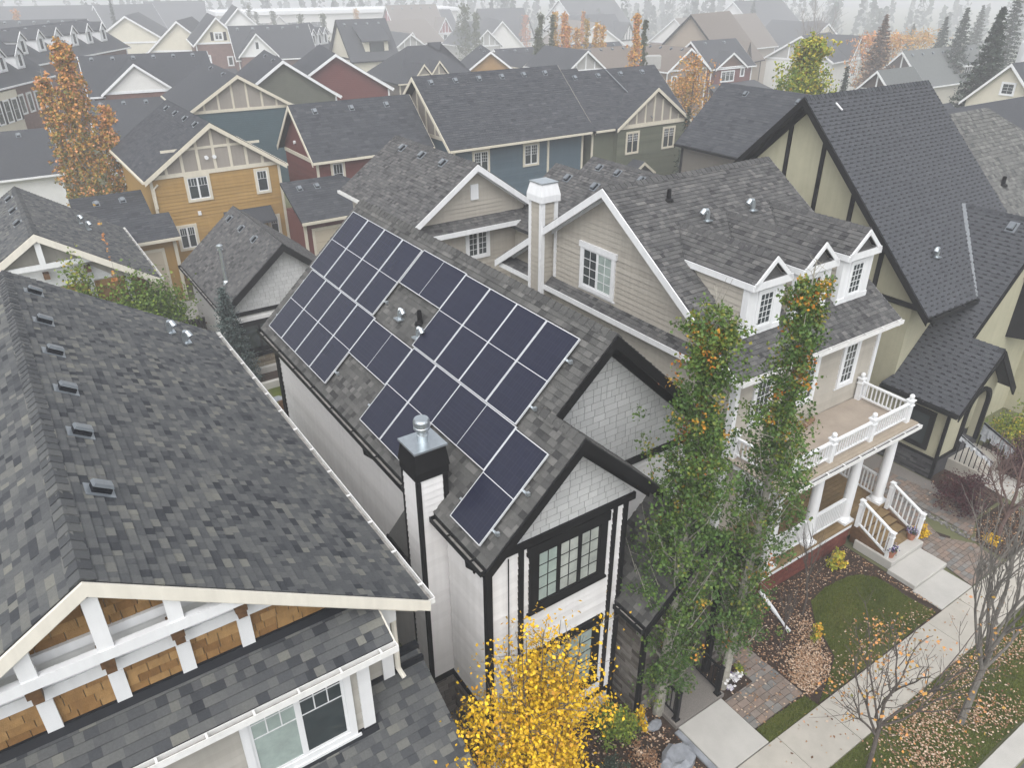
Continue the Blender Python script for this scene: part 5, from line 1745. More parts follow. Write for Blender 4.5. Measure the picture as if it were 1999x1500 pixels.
M_REDF = M('red_siding_far', (.14, .045, .04), .7, .08, 2, wave=.15)
M_OCHF = M('ochre_siding_far', (.33, .20, .08), .7, .08, 2, wave=.15)
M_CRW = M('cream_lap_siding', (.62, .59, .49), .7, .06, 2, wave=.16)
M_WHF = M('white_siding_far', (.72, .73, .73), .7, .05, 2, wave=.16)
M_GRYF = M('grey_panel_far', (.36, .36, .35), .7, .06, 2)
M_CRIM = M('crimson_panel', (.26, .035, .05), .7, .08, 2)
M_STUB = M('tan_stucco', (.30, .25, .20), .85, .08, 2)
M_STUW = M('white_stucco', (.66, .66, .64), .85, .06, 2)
M_GDOOR = M('almond_garage_door', (.52, .46, .36), .6, .05, 2)


def lapped(t, x0, x1, y, z0, z1, mat, face=FRONT):
    if face == FRONT:
        p = [(x0, y, z0), (x1, y, z0), (x1, y, z1), (x0, y, z1)]
    else:
        p = [(y, x1, z0), (y, x0, z0), (y, x0, z1), (y, x1, z1)]
    courses(t, 'siding_board', mat, p, face, .18, 99, 100, .03, .005, tones=lambda r, k: random.random(), limit=60)


def garage_door(t, x0, x1, y, z0, z1, mat=M_GDOOR, tr=M_CREAM2):
    mb = MB()
    mb.box((x0 - .14, y - .06, z0), (x0, y, z1 + .14)); mb.box((x1, y - .06, z0), (x1 + .14, y, z1 + .14)); mb.box((x0, y - .06, z1), (x1, y, z1 + .14))
    dr = mb.build('garage_door_frame', tr, t)
    n = 4
    for k in range(n):
        mb = MB()
        a, b = z0 + (z1 - z0) * k / n, z0 + (z1 - z0) * (k + 1) / n
        mb.box((x0, y - .035, a + .008), (x1, y, b - .008))
        mb.build('door_panel', mat, dr)


# yellow house
H1 = house('ochre_house', 'ochre yellow lap-sided house with taupe gable and white-framed windows', 9.75, 41.7, 0, 7.3, 9.5, 5.8, 8.3, M_OCH, M_SH_F, M_CREAM2, 'y', M_TAU, 7, vents=4, shing=True)
lapped(H1, 6.55, 12.95, 42.05, .2, 5.7, M_OCH)
for a in ((8.05, 4.38, 1.28, 1.38, 2), (11.65, 4.30, .82, 1.36, 1), (7.15, 1.88, 1.05, 1.38, 2), (12.0, 1.85, .7, 1.2, 1)):
    window(H1, (a[0], 42.05, a[1]), UF, FRONT, a[2], a[3], .13, M_CREAM2, a[4], (3, 1), M_WHITE, M_GLASS, sash=M_WHITE, gtop=.38)
trim(H1, (7.2, 41.98, 7.0), (12.2, 42.03, 7.12), M_CREAM2, 'band_board')
mb = MB()
mb.box((8.4, 41.95, 3.66), (8.56, 42.05, 3.86))
mb.build('wall_vent', M_WHITE, H1)
for xx in (9.35, 9.75):
    mb = MB()
    mb.tube([(xx, 41.9, 6.55), (xx, 42.03, 6.55)], [.1, .1], 10)
    mb.build('wall_vent', M_WHITE, H1)
pg = [(2.7, 39.5, 3.45), (6.85, 39.5, 3.45), (6.85, 41.2, 4.27), (6.05, 41.2, 4.27), (6.05, 43.0, 5.15), (2.7, 43.0, 5.15)]
slab(H1, pg, .14, 'garage_roof')
courses(H1, 'shingle', M_SH_F, pg, nrm(*pg[:3]), .17, .22, .5, .014, .003, tones=lambda r, k: min(1, max(0, random.gauss(.45, .2))), limit=0)
trim(H1, (2.7, 39.42, 3.29), (6.85, 39.5, 3.43), M_CREAM2, 'gutter')
wallbox(H1, (2.9, 39.9, 0), (6.6, 42.9, 3.5), M_OCH, 'garage_wall')
garage_door(H1, 3.3, 5.9, 39.9, 0, 2.75)
trim(H1, (6.5, 39.84, 0), (6.66, 39.9, 3.4), M_CREAM2, 'corner_board')
roof_vent(H1, (3.8, 42.4, 4.86), (0, 1, .485), (0, -.485, 1)); roof_vent(H1, (5.0, 42.4, 4.86), (0, 1, .485), (0, -.485, 1))
pg2 = [(9.7, 41.2, 3.0), (12.3, 41.2, 3.0), (12.3, 42.05, 3.6), (9.7, 42.05, 3.6)]
slab(H1, pg2, .12, 'door_hood', M_SH_F)
mb = MB()
mb.tube([(6.75, 42.0, 5.5), (6.5, 41.95, 5.3), (6.5, 41.95, 4.3)], [.05, .05, .05], 8)
mb.build('downspout', M_CREAM2, H1)

# red house
H2 = house('red_house', 'dark red lap-sided house with charcoal roof and a cream garage door', 18.45, 41.0, 0, 7.6, 5.8, 5.8, 8.45, M_RED, M_SH_F, M_CREAM2, 'x', None, 0, vents=3, shing=True)
lapped(H2, 15.0, 21.9, 41.35, .2, 5.7, M_RED)
lapped(H2, 41.35, 46.4, 15.0, .2, 5.75, M_RED, LEFT)
window(H2, (15.75, 41.35, 4.15), UF, FRONT, .85, 1.5, .13, M_CREAM2, 1, (3, 1), M_WHITE, M_GLASS, sash=M_WHITE, gtop=.45)
trim(H2, (14.93, 41.35, 5.55), (15.0, 46.4, 5.75), M_CREAM2, 'band_board')
pg = [(12.75, 38.5, 3.35), (17.1, 38.5, 3.35), (17.1, 40.6, 4.5), (16.2, 41.3, 4.9), (12.75, 41.3, 4.9)]
slab(H2, pg, .14, 'garage_roof')
courses(H2, 'shingle', M_SH_F, pg, nrm(pg[0], pg[1], pg[3]), .17, .22, .5, .014, .003, tones=lambda r, k: min(1, max(0, random.gauss(.45, .2))), limit=0)
trim(H2, (12.75, 38.42, 3.19), (17.1, 38.5, 3.33), M_CREAM2, 'gutter')
wallbox(H2, (13.0, 38.9, 0), (16.9, 41.6, 3.4), M_RED, 'garage_wall')
garage_door(H2, 13.5, 16.3, 38.9, 0, 2.7)
trim(H2, (12.92, 38.84, 0), (13.08, 38.9, 3.3), M_CREAM2, 'corner_board')
roof_vent(H2, (13.6, 40.7, 4.57), (0, 1, .55), (0, -.55, 1)); roof_vent(H2, (14.6, 40.7, 4.57), (0, 1, .55), (0, -.55, 1))
mb = MB()
mb.tube([(14.9, 44.5, 6.3), (15.02, 44.5, 6.3)], [.1, .1], 10)
mb.build('wall_vent', M_WHITE, H2)

# blue house, brown-grey middle unit, green house
H3 = house('slate_blue_house', 'slate blue lap-sided house with taupe battened gable end and long charcoal roof', 27.9, 39.4, 0, 11.0, 8.6, 5.8, 9.45, M_BLU, M_SH_F, M_CREAM2, 'x', M_TAU, 6, vents=6, shing=True, over=.6)
lapped(H3, 23.1, 30.0, 40.0, .2, 5.7, M_BLU)
for a in ((24.25, 4.05, 1.25, 1.45, 2), (28.0, 4.05, 1.25, 1.45, 2)):
    window(H3, (a[0], 40.0, a[1]), UF, FRONT, a[2], a[3], .13, M_CREAM2, a[4], (3, 3), M_WHITE, M_GLASS, sash=M_WHITE, gtop=.5)
trim(H3, (29.9, 39.93, 0), (30.05, 40.0, 5.6), M_CREAM2, 'corner_board')
H4 = house('taupe_link_house', 'brown-grey middle house between the blue and the green houses', 34.3, 43.0, 0, 6.4, 7.4, 5.6, 8.75, M_TAUB, M_SH_F, M_CREAM2, 'x', None, 0, vents=2, shing=True)
window(H4, (34.2, 43.35, 3.9), UF, FRONT, 1.35, 1.5, .13, M_CREAM2, 2, (3, 3), M_WHITE, M_GLASS, sash=M_WHITE, gtop=.5)
pg = [(31.9, 40.3, 2.75), (36.2, 40.3, 2.75), (35.6, 43.3, 4.2), (31.9, 43.3, 4.2)]
slab(H4, pg, .14, 'garage_roof')
courses(H4, 'shingle', M_SH_F, pg, nrm(*pg[:3]), .17, .22, .5, .014, .003, tones=lambda r, k: min(1, max(0, random.gauss(.45, .2))), limit=0)
trim(H4, (31.9, 40.2, 2.6), (36.2, 40.3, 2.74), M_CREAM2, 'gutter')
wallbox(H4, (32.2, 40.8, 0), (35.9, 43.3, 2.7), M_TAUB, 'garage_wall')
garage_door(H4, 32.6, 35.4, 40.8, 0, 2.3)
roof_vent(H4, (33.6, 42.8, 3.95), (0, 1, .48), (0, -.48, 1))
H5 = house('olive_house', 'olive green lap-sided house with taupe battened front gable', 37.6, 39.4, 0, 9.0, 8.0, 5.8, 9.0, M_GRN, M_SH_F, M_CREAM2, 'x', None, 0, vents=4, shing=True, cross=(.9, 3.45, 5.8, 8.15, .3, M_TAU, 7, ((-.9, 3.95, 1.2, 1.5, 2, (3, 3)), (2.5, 3.95, 1.2, 1.5, 2, (3, 3)))))
lapped(H5, 35.35, 41.65, 39.4, .2, 5.6, M_GRN)
lapped(H5, 39.75, 47.0, 33.45, .2, 5.9, M_GRN, LEFT)
pg = [(36.9, 38.2, 3.6), (38.0, 38.2, 2.8), (38.0, 39.4, 2.8), (36.9, 39.4, 3.6)]
pgl = [(35.7, 38.2, 2.8), (36.9, 38.2, 3.6), (36.9, 39.4, 3.6), (35.7, 39.4, 2.8)]
slab(H5, pg, .12, 'door_hood', M_SH_F); slab(H5, pgl, .12, 'door_hood', M_SH_F)
rake(H5, (36.9, 38.2, 3.6), (38.0, 38.2, 2.8), FRONT, .2, .04, M_CREAM2); rake(H5, (36.9, 38.2, 3.6), (35.7, 38.2, 2.8), FRONT, .2, .04, M_CREAM2)
mb = MB()
mb.beam((38.3, 39.2, 6.2), (37.3, 43.3, 9.0), .10, .03)
mb.build('valley_flashing', M_FLASH, H5)
# rear building with dark roof, whose slope faces left
H6 = house('dark_roof_annex', 'two-storey annex with a plain dark roof slope behind the tudor gable', 34.95, 29.2, -90, 9.0, 7.2, 5.75, 9.0, M_TAUB, M_SH_F, M_BLACK, 'x', None, 0, vents=2, shing=True)

DARK = M_SH_F
# second row
house('teal_gable_house', 'teal house with a wide tan battened gable behind the ochre house', 16.2, 58.6, -4, 7.9, 11, 6.2, 8.6, M_TEAL, DARK, M_CREAM2, 'y', M_TAU, 6, vents=2)
house('olive_gable_house', 'house with a dark olive gable and pale rake boards behind the tan gable', 21.3, 63.5, -10, 8.6, 10, 6.0, 8.9, M_OLV, DARK, M_WHITE, 'y', None, 0, vents=2)
house('red_gable_house', 'house with a plain dark red gable and white rake boards', 26.6, 65.6, -14, 9.4, 10, 6.0, 8.95, M_REDF, DARK, M_WHITE, 'y', None, 0, vents=0)
house('ochre_gable_cottage', 'small ochre gable with white rake boards beyond the red gable', 49.5, 135.3, -10, 3.4, 9, 5.5, 6.7, M_OCHF, DARK, M_WHITE, 'y', None, 0, vents=2, z0=-5.96, k=1.40)
house('twin_gable_house', 'dark roofed house with two small pale gables behind the blue house', 41.7, 75.1, 0, 9.5, 9, 4.9, 8.0, M_TAUB, DARK, M_CREAM2, 'x', None, 0, vents=0, cross=(-1.7, 1.0, 5.5, 6.65, .1, M_TAU, 0, ()), hip=True, z0=-0.10, k=1.01)
house('pale_gable_house', 'dark hipped roof with one small pale battened gable, right of its twin', 44.2, 75.7, 0, 5.5, 9, 5.0, 8.3, M_TAUB, DARK, M_CREAM2, 'x', None, 0, vents=0, cross=(-2.0, 1.2, 5.5, 6.95, .1, M_TAU, 1, ()), hip=True, z0=-0.30, k=1.02)
house('ochre_rake_house', 'dark roofed house with an ochre gable under a white rake board', 53.8, 83.7, -25, 6.4, 9, 5.0, 7.35, M_OCHF, DARK, M_WHITE, 'y', None, 0, vents=2, z0=-1.61, k=1.11)
house('long_roof_house', 'long low dark roof with a row of vents, far behind the blue house', 77.7, 97.2, 0, 19, 6.2, 5.0, 7.15, M_TAUB, DARK, M_WHITE, 'x', None, 0, vents=11, z0=-4.14, k=1.28)
house('peaked_house', 'small pale gable with cream rake boards below the long dark roof', 64.5, 89.3, 0, 3.8, 8, 5.4, 6.65, M_TAU, DARK, M_CREAM2, 'y', M_TAU, 1, vents=0, z0=-2.72, k=1.18)
house('white_peak_house', 'white battened gable in front of the yellow poplars', 63.0, 76.4, 0, 5.8, 8, 5.4, 7.5, M_GRYF, DARK, M_WHITE, 'y', M_GRYF, 3, vents=0, z0=-1.56, k=1.10)
mb = MB()
mb.prism([(62.0, 66.0, 5.5), (64.2, 65.2, 5.5), (65.3, 66.6, 5.5), (63.2, 67.6, 5.5)], (0, 0, 1.3))
o = mb.build('roof_turret', M_GRYF, None, label='pale square roof turret with white cap behind the green house', cat='turret')
# right middle: tan, red porch, stucco
house('taupe_front_house', 'brownish roofed house with a tan front gable and two white windows', 74.7, 70.8, 0, 6.7, 9, 5.5, 7.75, M('tan_siding_far', (.23, .18, .145), .7, .08, 2, wave=.16), M_SH_B, M_WHITE, 'y', M('tan_shake_far', (.28, .21, .16), .8, .2, 5), 0, wins=(('f', -1.9, 3.6, .9, 1.4, 2, (0, 0)), ('f', 1.7, 3.6, .9, 1.4, 2, (0, 0))), vents=5, z0=-1.97, k=1.13)
house('brown_roof_house', 'house with a wide grey-brown roof and a white gable at its left', 68.2, 76.0, 0, 9.0, 8, 5.2, 7.4, M_GRYF, M_SH_B, M_WHITE, 'x', M_STUW, 0, vents=5, z0=-1.88, k=1.13)
H7 = house('red_porch_house', 'deep red house with white trimmed gable and a white columned porch', 88.4, 75.5, 0, 7.4, 7, 5.5, 8.15, M_REDF, M_SH_F, M_WHITE, 'x', None, 0, vents=2, cross=(-.6, 2.65, 5.5, 7.1, .2, M('brown_shake_far', (.13, .075, .055), .8, .2, 5), 0, ((-.9, 4.0, 2.2, 1.2, 3, (2, 2)), (1.5, 4.4, .7, 1.0, 1, (0, 0)))), z0=-3.34, k=1.22)
slab(H7, [(-4.7, -2.6, 2.85), (4.9, -2.6, 2.85), (3.9, .2, 3.9), (-3.9, .2, 3.9)], .15, 'porch_roof', M_SH_F, local=True)
onebox('fascia', M_WHITE, H7, (-4.7, -2.68, 2.65), (4.9, -2.6, 2.84), local=True)
for xx in (-4.1, -1.9, .3, 2.5, 4.5):
    onebox('porch_column', M_WHITE, H7, (xx - .16, -2.4, 0), (xx + .16, -2.08, 2.68), local=True)
onebox('porch_floor', M_DECK, H7, (-4.5, -2.5, 0), (4.7, .2, .5), local=True)
H8 = house('stucco_steep_house', 'tan stucco house under a huge steep grey-brown roof', 111.6, 92.6, 18, 11, 11, 5.2, 10.6, M_STUB, M_SH_B, M_BLACK, 'x', M_STUB, 0, vents=0, cross=(-1.0, 1.6, 4.6, 7.6, .4, M_STUB, 0, ((-1.0, 2.4, 1.0, 1.5, 1, (0, 0)),)), wins=(('f', -4.0, 2.5, 1.1, 1.6, 1, (0, 0)),), z0=-6.05, k=1.40)
house('brown_ridge_house', 'long brown-grey roof rising behind the steep stucco house', 161.5, 133.4, 8, 14, 9, 5.5, 9.6, M_STUB, M_SH_B, M_WHITE, 'x', M_STUW, 0, vents=0, z0=-11.33, k=1.76)
# right: grey-green roofed house with white gables
H9 = house('grey_green_roof_house', 'big house with a mossy grey roof, white trimmed gables and side dormer', 117.2, 58.8, 0, 14.4, 6.5, 4.4, 7.65, M('putty_siding', (.46, .44, .38), .7, .06, 2, wave=.16), M_SH_G, M_WHITE, 'x', M('dark_brown_louvre', (.075, .06, .055), .7, .2, 5, wave=.18), 1, vents=7, gtrim=M_WHITE, z0=-4.77, k=1.32)
window(H9, (-6.85, 4.1, 4.85), (0, -1, 0), (-1, 0, 0), 1.6, .9, .1, M_WHITE, 2, (2, 2), M_WHITE, M_GLASS, local=True)
house('louvred_gable_house', 'lower brown louvred gable with white rakes left of the mossy roof', 73.4, 41.3, 0, 6.0, 3.9, 5.0, 6.9, M('putty_siding2', (.46, .44, .38), .7, .06, 2), M_SH_G, M_WHITE, 'x', M('dark_brown_louvre2', (.075, .06, .055), .7, .2, 5), 1, vents=0)
mb = MB(True)
mb.prism([(.9, .8, 4.9), (3.3, .8, 4.9), (3.3, .8, 6.1), (.9, .8, 6.1)], (0, 2.0, 0))
dmr = mb.build('dormer', M('putty_siding3', (.40, .37, .32), .7, .06, 2, wave=.16), H9)
mb = MB(True)
mb.prism([(.6, .5, 6.05), (3.6, .5, 6.05), (3.6, 3.0, 7.3), (.6, 3.0, 7.3)], (0, 0, -.12))
mb.build('dormer_roof', M_SH_G, dmr)
mb = MB(True)
mb.box((.6, .42, 5.85), (3.6, .5, 6.04)); mb.prism([(.6, .5, 6.04), (.6, 3.0, 7.29), (.6, 3.0, 7.1), (.6, .5, 5.85)], (-.06, 0, 0))
mb.build('fascia', M_WHITE, dmr)
window(H9, (1.4, .8, 4.95), (1, 0, 0), (0, -1, 0), 1.5, 1.0, .1, M_WHITE, 3, (0, 0), M_WHITE, M_GLASS, local=True)
house('cream_gable_house', 'cream lap-sided gable with a white window at the right edge', 72.5, 27.3, 0, 9.8, 6.4, 5.5, 8.7, M_CRW, DARK, M_WHITE, 'x', None, 0, wins=(('l', 3.1, 6.3, 1.1, 1.0, 1, (2, 3)),), vents=0)
house('dark_ridge_house', 'low dark roof between the charcoal ridge and the cream gable', 50.0, 24.5, 0, 12, 8, 4.3, 7.0, M_STUB, DARK, M_BLACK, 'x', None, 0, vents=0)
for s_ in (0,):
    nrmD = None
rf = [(44.0, 19.0, 4.6), (58.0, 19.0, 4.6), (58.0, 23.0, 8.2), (44.0, 23.0, 8.2)]
slab(D3, rf, .15, 'roof', DARK)
slab(D3, [(58, 27, 4.6), (44, 27, 4.6), (44, 23, 8.2), (58, 23, 8.2)], .15, 'roof', DARK)
rake(D3, (44, 23, 8.2), (44, 19, 4.6), LEFT, .3, .06, M_TIMBER)
rake(D3, (44, 23, 8.2), (44, 27, 4.6), LEFT, .3, .06, M_TIMBER)
mb = MB()
mb.prism([(44.6, 19.5, 0), (44.6, 26.5, 0), (44.6, 26.5, 4.8), (44.6, 23, 7.9), (44.6, 19.5, 4.8)], (13, 0, 0))
mb.build('wall', M_STUB, D3)
mb = MB()
mb.lathe((84, 36.0, 0), [(1.5, 0), (1.5, 8.7), (1.45, 9.1), (1.2, 9.5), (.8, 9.75), (.2, 9.85), (.12, 10.2)], 16)
mb.build('white_cupola', M_WHITE, None, label='white domed turret rising behind the cream gable', cat='turret')
# far right white-trimmed gables, centre tudors
house('blue_white_house', 'pale house with tall white gable rakes behind the lime tree', 129.6, 85.6, 12, 8, 9, 5.6, 8.3, M_STUW, M_SH_F, M_WHITE, 'x', M_GRYF, 2, vents=0, cross=(2.2, 1.9, 5.6, 8.2, .3, M_GRYF, 2, ((2.2, 3.5, 1.2, 1.4, 2, (2, 2)),)), z0=-6.96, k=1.46)
house('crimson_tudor_house', 'tall house with crimson gables striped by white battens', 136.3, 253.1, 0, 9.4, 9.5, 4.6, 10.2, M_STUW, M_SH_B, M_WHITE, 'x', M_CRIM, 5, vents=5, cross=(3.6, 1.5, 6.0, 8.4, .3, M_CRIM, 3, ((3.6, 4.2, .9, 1.7, 1, (0, 0)),)), gtrim=M_WHITE, z0=-16.50, k=2.10)
house('grey_batten_house', 'grey gable with white battens in front of the crimson house', 88.3, 171.3, 0, 6.2, 9, 5.4, 7.5, M('taupe_siding_far', (.34, .31, .27), .7, .06, 2), DARK, M_WHITE, 'y', M_GRYF, 5, vents=0, wins=(('f', -1.6, 3.6, 1.3, 1.4, 2, (2, 2)), ('f', 1.0, 3.6, 1.5, 1.4, 2, (2, 2))), z0=-10.04, k=1.67)
H10 = house('cream_dormer_house', 'steep dark roof with a long shed dormer and one large window', 57.1, 123.6, 0, 6.6, 7.2, 5.5, 9.95, M_CRW, DARK, M_BLACK, 'x', M_CRW, 0, vents=4, wins=(), z0=-5.25, k=1.35)
mb = MB(True)
mb.box((-1.0, .8, 5.7), (2.1, 3.2, 7.7))
dmr = mb.build('dormer', M_CRW, H10)
mb = MB(True)
mb.prism([(-1.5, .4, 7.7), (2.3, .4, 7.7), (2.3, 3.3, 9.5), (-1.5, 3.3, 9.5)], (0, 0, -.15))
mb.build('dormer_roof', DARK, dmr)
window(H10, (-.4, .8, 5.9), (1, 0, 0), (0, -1, 0), 1.9, 1.7, .1, M_BLACK, 1, (0, 0), M_BLACK, M_GLASS, local=True)
house('batten_gable_cottage', 'faint grey gable pair with white rakes left of the tall green poplar', 126.7, 198.7, 0, 5.8, 9, 5.0, 7.4, M_GRYF, DARK, M_WHITE, 'y', M_GRYF, 4, vents=0, z0=-13.25, k=1.88)
house('steep_grey_house', 'hazy steep grey roof with a tudor gable at its right end', 159.6, 235.2, -8, 8.5, 8, 5.0, 9.7, M_STUW, M_SH_F, M_BLACK, 'x', M_STUW, 3, vents=0, cross=(3.0, 1.5, 5.2, 8.4, .3, M_STUW, 2, ()), z0=-16.50, k=2.10)
house('black_white_tudor', 'hazy house with black and white half-timbered gable beyond the yellow poplars', 173.5, 196.6, 6, 7.0, 8, 5.0, 9.0, M_STUW, M_SH_F, M_BLACK, 'x', M_STUW, 3, vents=0, cross=(2.2, 1.9, 5.4, 8.0, .6, M_STUW, 4, ()), z0=-15.09, k=2.01)
# left cluster: brick houses and townhouses
H11 = house('white_gable_brick_house', 'brick house with a wide plain white gable and dark hipped roof', 13.0, 71.6, -6, 10.2, 8.5, 6.2, 8.9, M_BRICKF, DARK, M_WHITE, 'x', M_STUW, 0, vents=6, hip=False, cross=(-1.3, 2.85, 6.4, 8.6, .6, M_STUW, 0, ()), wins=(('f', 2.4, 3.6, 1.0, 1.6, 1, (0, 0)), ('f', 3.9, 3.6, 1.0, 1.6, 1, (0, 0))))
trim(H11, (15.2, 69.6, 2.6), (18.6, 70.9, 2.75), M_WHITE, 'balcony_floor')
rl = railing(H11, (15.2, 69.65), (18.6, 69.65), 2.75, 3.7, 14, r=.03)
H12 = house('brick_bay_house', 'tall brown brick house with cream gable, shuttered window and bay window', 35.4, 134.7, -10, 5.9, 11, 7.6, 10.5, M_BRICKF, DARK, M_WHITE, 'y', M_CRW, 0, vents=0, wins=(('f', 0, 8.0, 1.0, .9, 2, (2, 2)), ('f', -1.6, 5.0, .8, 1.5, 1, (0, 0)), ('f', .9, 5.2, .7, 1.1, 1, (0, 0))), z0=-5.53, k=1.37)
for u_ in (-.72, .72):
    mb = MB(True)
    mb.box((u_ - .16, .30, 8.0), (u_ + .16, .36, 8.9))
    mb.build('shutter', M_BLACK, H12)
mb = MB(True)
mb.box((-.6, -.5, 2.2), (1.9, .4, 4.1))
bay = mb.build('bay', M_WHITE, H12)
mb = MB(True)
mb.add([(-.8, -.7, 4.1), (2.1, -.7, 4.1), (2.1, .4, 4.1), (-.8, .4, 4.1), (.1, .4, 5.0), (1.2, .4, 5.0)], [(0, 1, 5, 4), (1, 2, 5), (0, 4, 3), (0, 3, 2, 1)])
mb.build('bay_roof', DARK, bay)
window(H12, (-.5, -.5, 2.4), (1, 0, 0), (0, -1, 0), 2.3, 1.5, .08, M_WHITE, 3, (2, 2), M_WHITE, M_GLASS, local=True)
house('white_dormer_row', 'brick house with white gable and a row of white roof dormers', 42.2, 127.9, -10, 9.5, 8.5, 6.0, 9.4, M_BRICKF, DARK, M_WHITE, 'x', M_STUW, 0, vents=5, cross=(-2.2, 2.3, 6.4, 8.85, .5, M_WHF, 0, ((-2.2, 7.0, .6, 1.0, 1, (0, 0)),)), dorm=0, z0=-5.10, k=1.34)
house('dormered_end_house', 'hazy house with four pointed white dormers at the end of the brick row', 54.4, 138.1, 40, 7.5, 8, 6.0, 9.4, M_WHF, DARK, M_WHITE, 'x', M_STUW, 0, vents=0, dorm=4, z0=-6.35, k=1.42)
house('hazy_slate_house', 'hazy dark gable rising behind the tall brick house', 55.1, 189.9, -12, 8, 10, 7.0, 10.9, M_WHF, DARK, M_WHITE, 'y', None, 0, vents=0, z0=-10.43, k=1.70)
H13 = house('townhouse_row', 'row of brick and cream townhouses with white peaked dormers at the left edge', 2.6, 78.0, 58, 17.0, 9.0, 6.7, 10.0, M_BRICKF, DARK, M_WHITE, 'x', M_WHF, 0, vents=5, dorm=5, wins=tuple(('f', u_, z_, .85, 1.65, 1, (0, 0)) for u_ in (-7, -5.7, -4.4, -2.2, -1, .2, 2.6, 3.9, 5.2, 6.6) for z_ in (1.0, 4.2)))
mb = MB(True)
mb.box((-3.6, .0, 0), (1.6, .4, 6.4))
mb.build('pale_bay', M_CRW, H13)
for u_ in (-2.9, -1.7, -.4, .8):
    window(H13, (u_ - .45, 0, 4.0), (1, 0, 0), (0, -1, 0), .9, 1.8, .08, M_WHITE, 1, (0, 2), M_WHITE, M_GLASS, local=True)
    for v_ in (-.62, .62):
        mb = MB(True)
        mb.box((u_ + v_ - .14, -.05, 4.0), (u_ + v_ + .14, 0, 5.8))
        mb.build('shutter', M_BLACK, H13)
house('far_townhouse_row', 'hazy second row of white-dormered townhouses behind the orange tree', 12.5, 109.0, 55, 21, 8.5, 7.6, 10.4, M_BRICKF, DARK, M_WHITE, 'x', M_WHF, 0, vents=6, dorm=6, z0=-2.67, k=1.18)
house('slate_gable_left', 'dark roof with pale left gable above the townhouse dormers', 13.3, 163.5, -12, 9.5, 8, 7.6, 10.2, M_CRW, DARK, M_WHITE, 'x', M_CRW, 0, vents=6, z0=-7.71, k=1.51)
house('slate_gable_middle', 'dark roof with two stepped white gables left of the brick bay house', 30.5, 184.3, -20, 9.5, 10, 7.2, 10.3, M_CRW, DARK, M_WHITE, 'y', M_CRW, 0, vents=0, z0=-9.58, k=1.64)
house('slate_gable_right', 'dark sloping roof with a white dormer and pale gable near the orange poplar', 33.0, 151.2, -24, 8.0, 10, 6.6, 10.0, M_CRW, DARK, M_WHITE, 'y', M_CRW, 0, vents=3, z0=-6.91, k=1.46)
house('hazy_left_house', 'very faint house at the far left with white dormers', -4.1, 140.2, 50, 12, 8, 7.4, 9.8, M_WHF, DARK, M_WHITE, 'x', M_WHF, 0, vents=0, dorm=3, z0=-5.62, k=1.37)
for i, (x_, y_, r_, w_, lb) in enumerate(((25, 294, -10, 16, 'nearly invisible wide house in fog behind the left dark roofs'), (52, 290, 10, 9, 'nearly invisible white gable in fog above the orange poplar'), (69, 315, -15, 10, 'ghostly pale house in fog left of the flat-roofed block'), (212, 248, 5, 14, 'nearly invisible roof in fog right of the yellow poplars'), (248, 193, 10, 16, 'ghostly roof in fog behind the bare brown tree'))):
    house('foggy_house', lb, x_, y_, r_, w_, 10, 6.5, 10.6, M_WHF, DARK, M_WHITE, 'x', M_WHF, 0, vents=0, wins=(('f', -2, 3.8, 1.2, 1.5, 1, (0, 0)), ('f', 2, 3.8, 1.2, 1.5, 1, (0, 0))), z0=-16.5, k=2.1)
# garages left of the ochre house
house('left_lane_garage', 'low dark roofed garage with white eave beside the orange tree', -2.6, 60.4, 0, 13.4, 7.6, 2.95, 5.4, M_WHF, DARK, M_WHITE, 'x', M_WHF, 0, vents=5, cat='garage')
house('right_lane_garage', 'dark hipped garage roof right of the orange tree, white gable corner', 11.6, 66.5, -6, 9.0, 9.0, 3.2, 6.0, M_WHF, DARK, M_WHITE, 'x', M_WHF, 0, vents=5, cat='garage')
# flat-roofed block in the fog
FB = thing('apartment_block', 'long pale flat-roofed apartment block fading into the fog', 'building', (122, 288, -16.50), math.radians(-8))
mb = MB(True)
mb.box((-44, 0, 0), (44, 24, 18.3))
mb.build('wall', M_STUW, FB)
mb = MB(True)
mb.box((-45, -1, 18.3), (45, 25, 19.4))
mb.build('flat_roof', M_WHITE, FB)
for k in range(9):
    for z_ in (6.2, 12.6):
        window(FB, (-41 + k * 9.4, 0, z_), (1, 0, 0), (0, -1, 0), 4.6, 3.2, .1, M_WHITE, 2, (0, 0), M_WHITE, M_GLASS, local=True)
mb = MB(True)
mb.box((-44, -.6, 10.8), (44, 0, 11.4))
mb.build('floor_band', M_WHITE, FB)
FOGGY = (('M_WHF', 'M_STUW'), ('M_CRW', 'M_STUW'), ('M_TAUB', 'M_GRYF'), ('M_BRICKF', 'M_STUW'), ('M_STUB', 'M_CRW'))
PLACES = ((-28, 205, -20, 'left of every other foggy roof'), (2, 225, 15, 'behind the faint left gable'), (16, 205, -30, 'just above the slate gables'), (34, 232, 20, 'above the white dormer roof'), (50, 212, -15, 'beside the flat-roofed block'),
          (66, 240, 25, 'behind the left poplars'), (92, 236, -10, 'above the grey batten gable'), (118, 226, 12, 'right of the crimson house'), (134, 202, -18, 'behind the steep grey house'), (148, 224, 22, 'left of the tudor gable'),
          (160, 190, -8, 'behind the black and white tudor'), (178, 206, 16, 'above the tan front house'), (186, 168, -12, 'behind the brown ridge'), (206, 186, 14, 'right of the bare brown tree'), (200, 140, -6, 'above the lime tree'), (226, 158, 10, 'between the larch and the spruces'),
          (98, 290, 8, 'far beyond the apartment block'), (150, 270, -8, 'far beyond the yellow poplars'), (200, 240, 6, 'far beyond the stucco house'), (20, 290, 4, 'far beyond the slate roofs'))
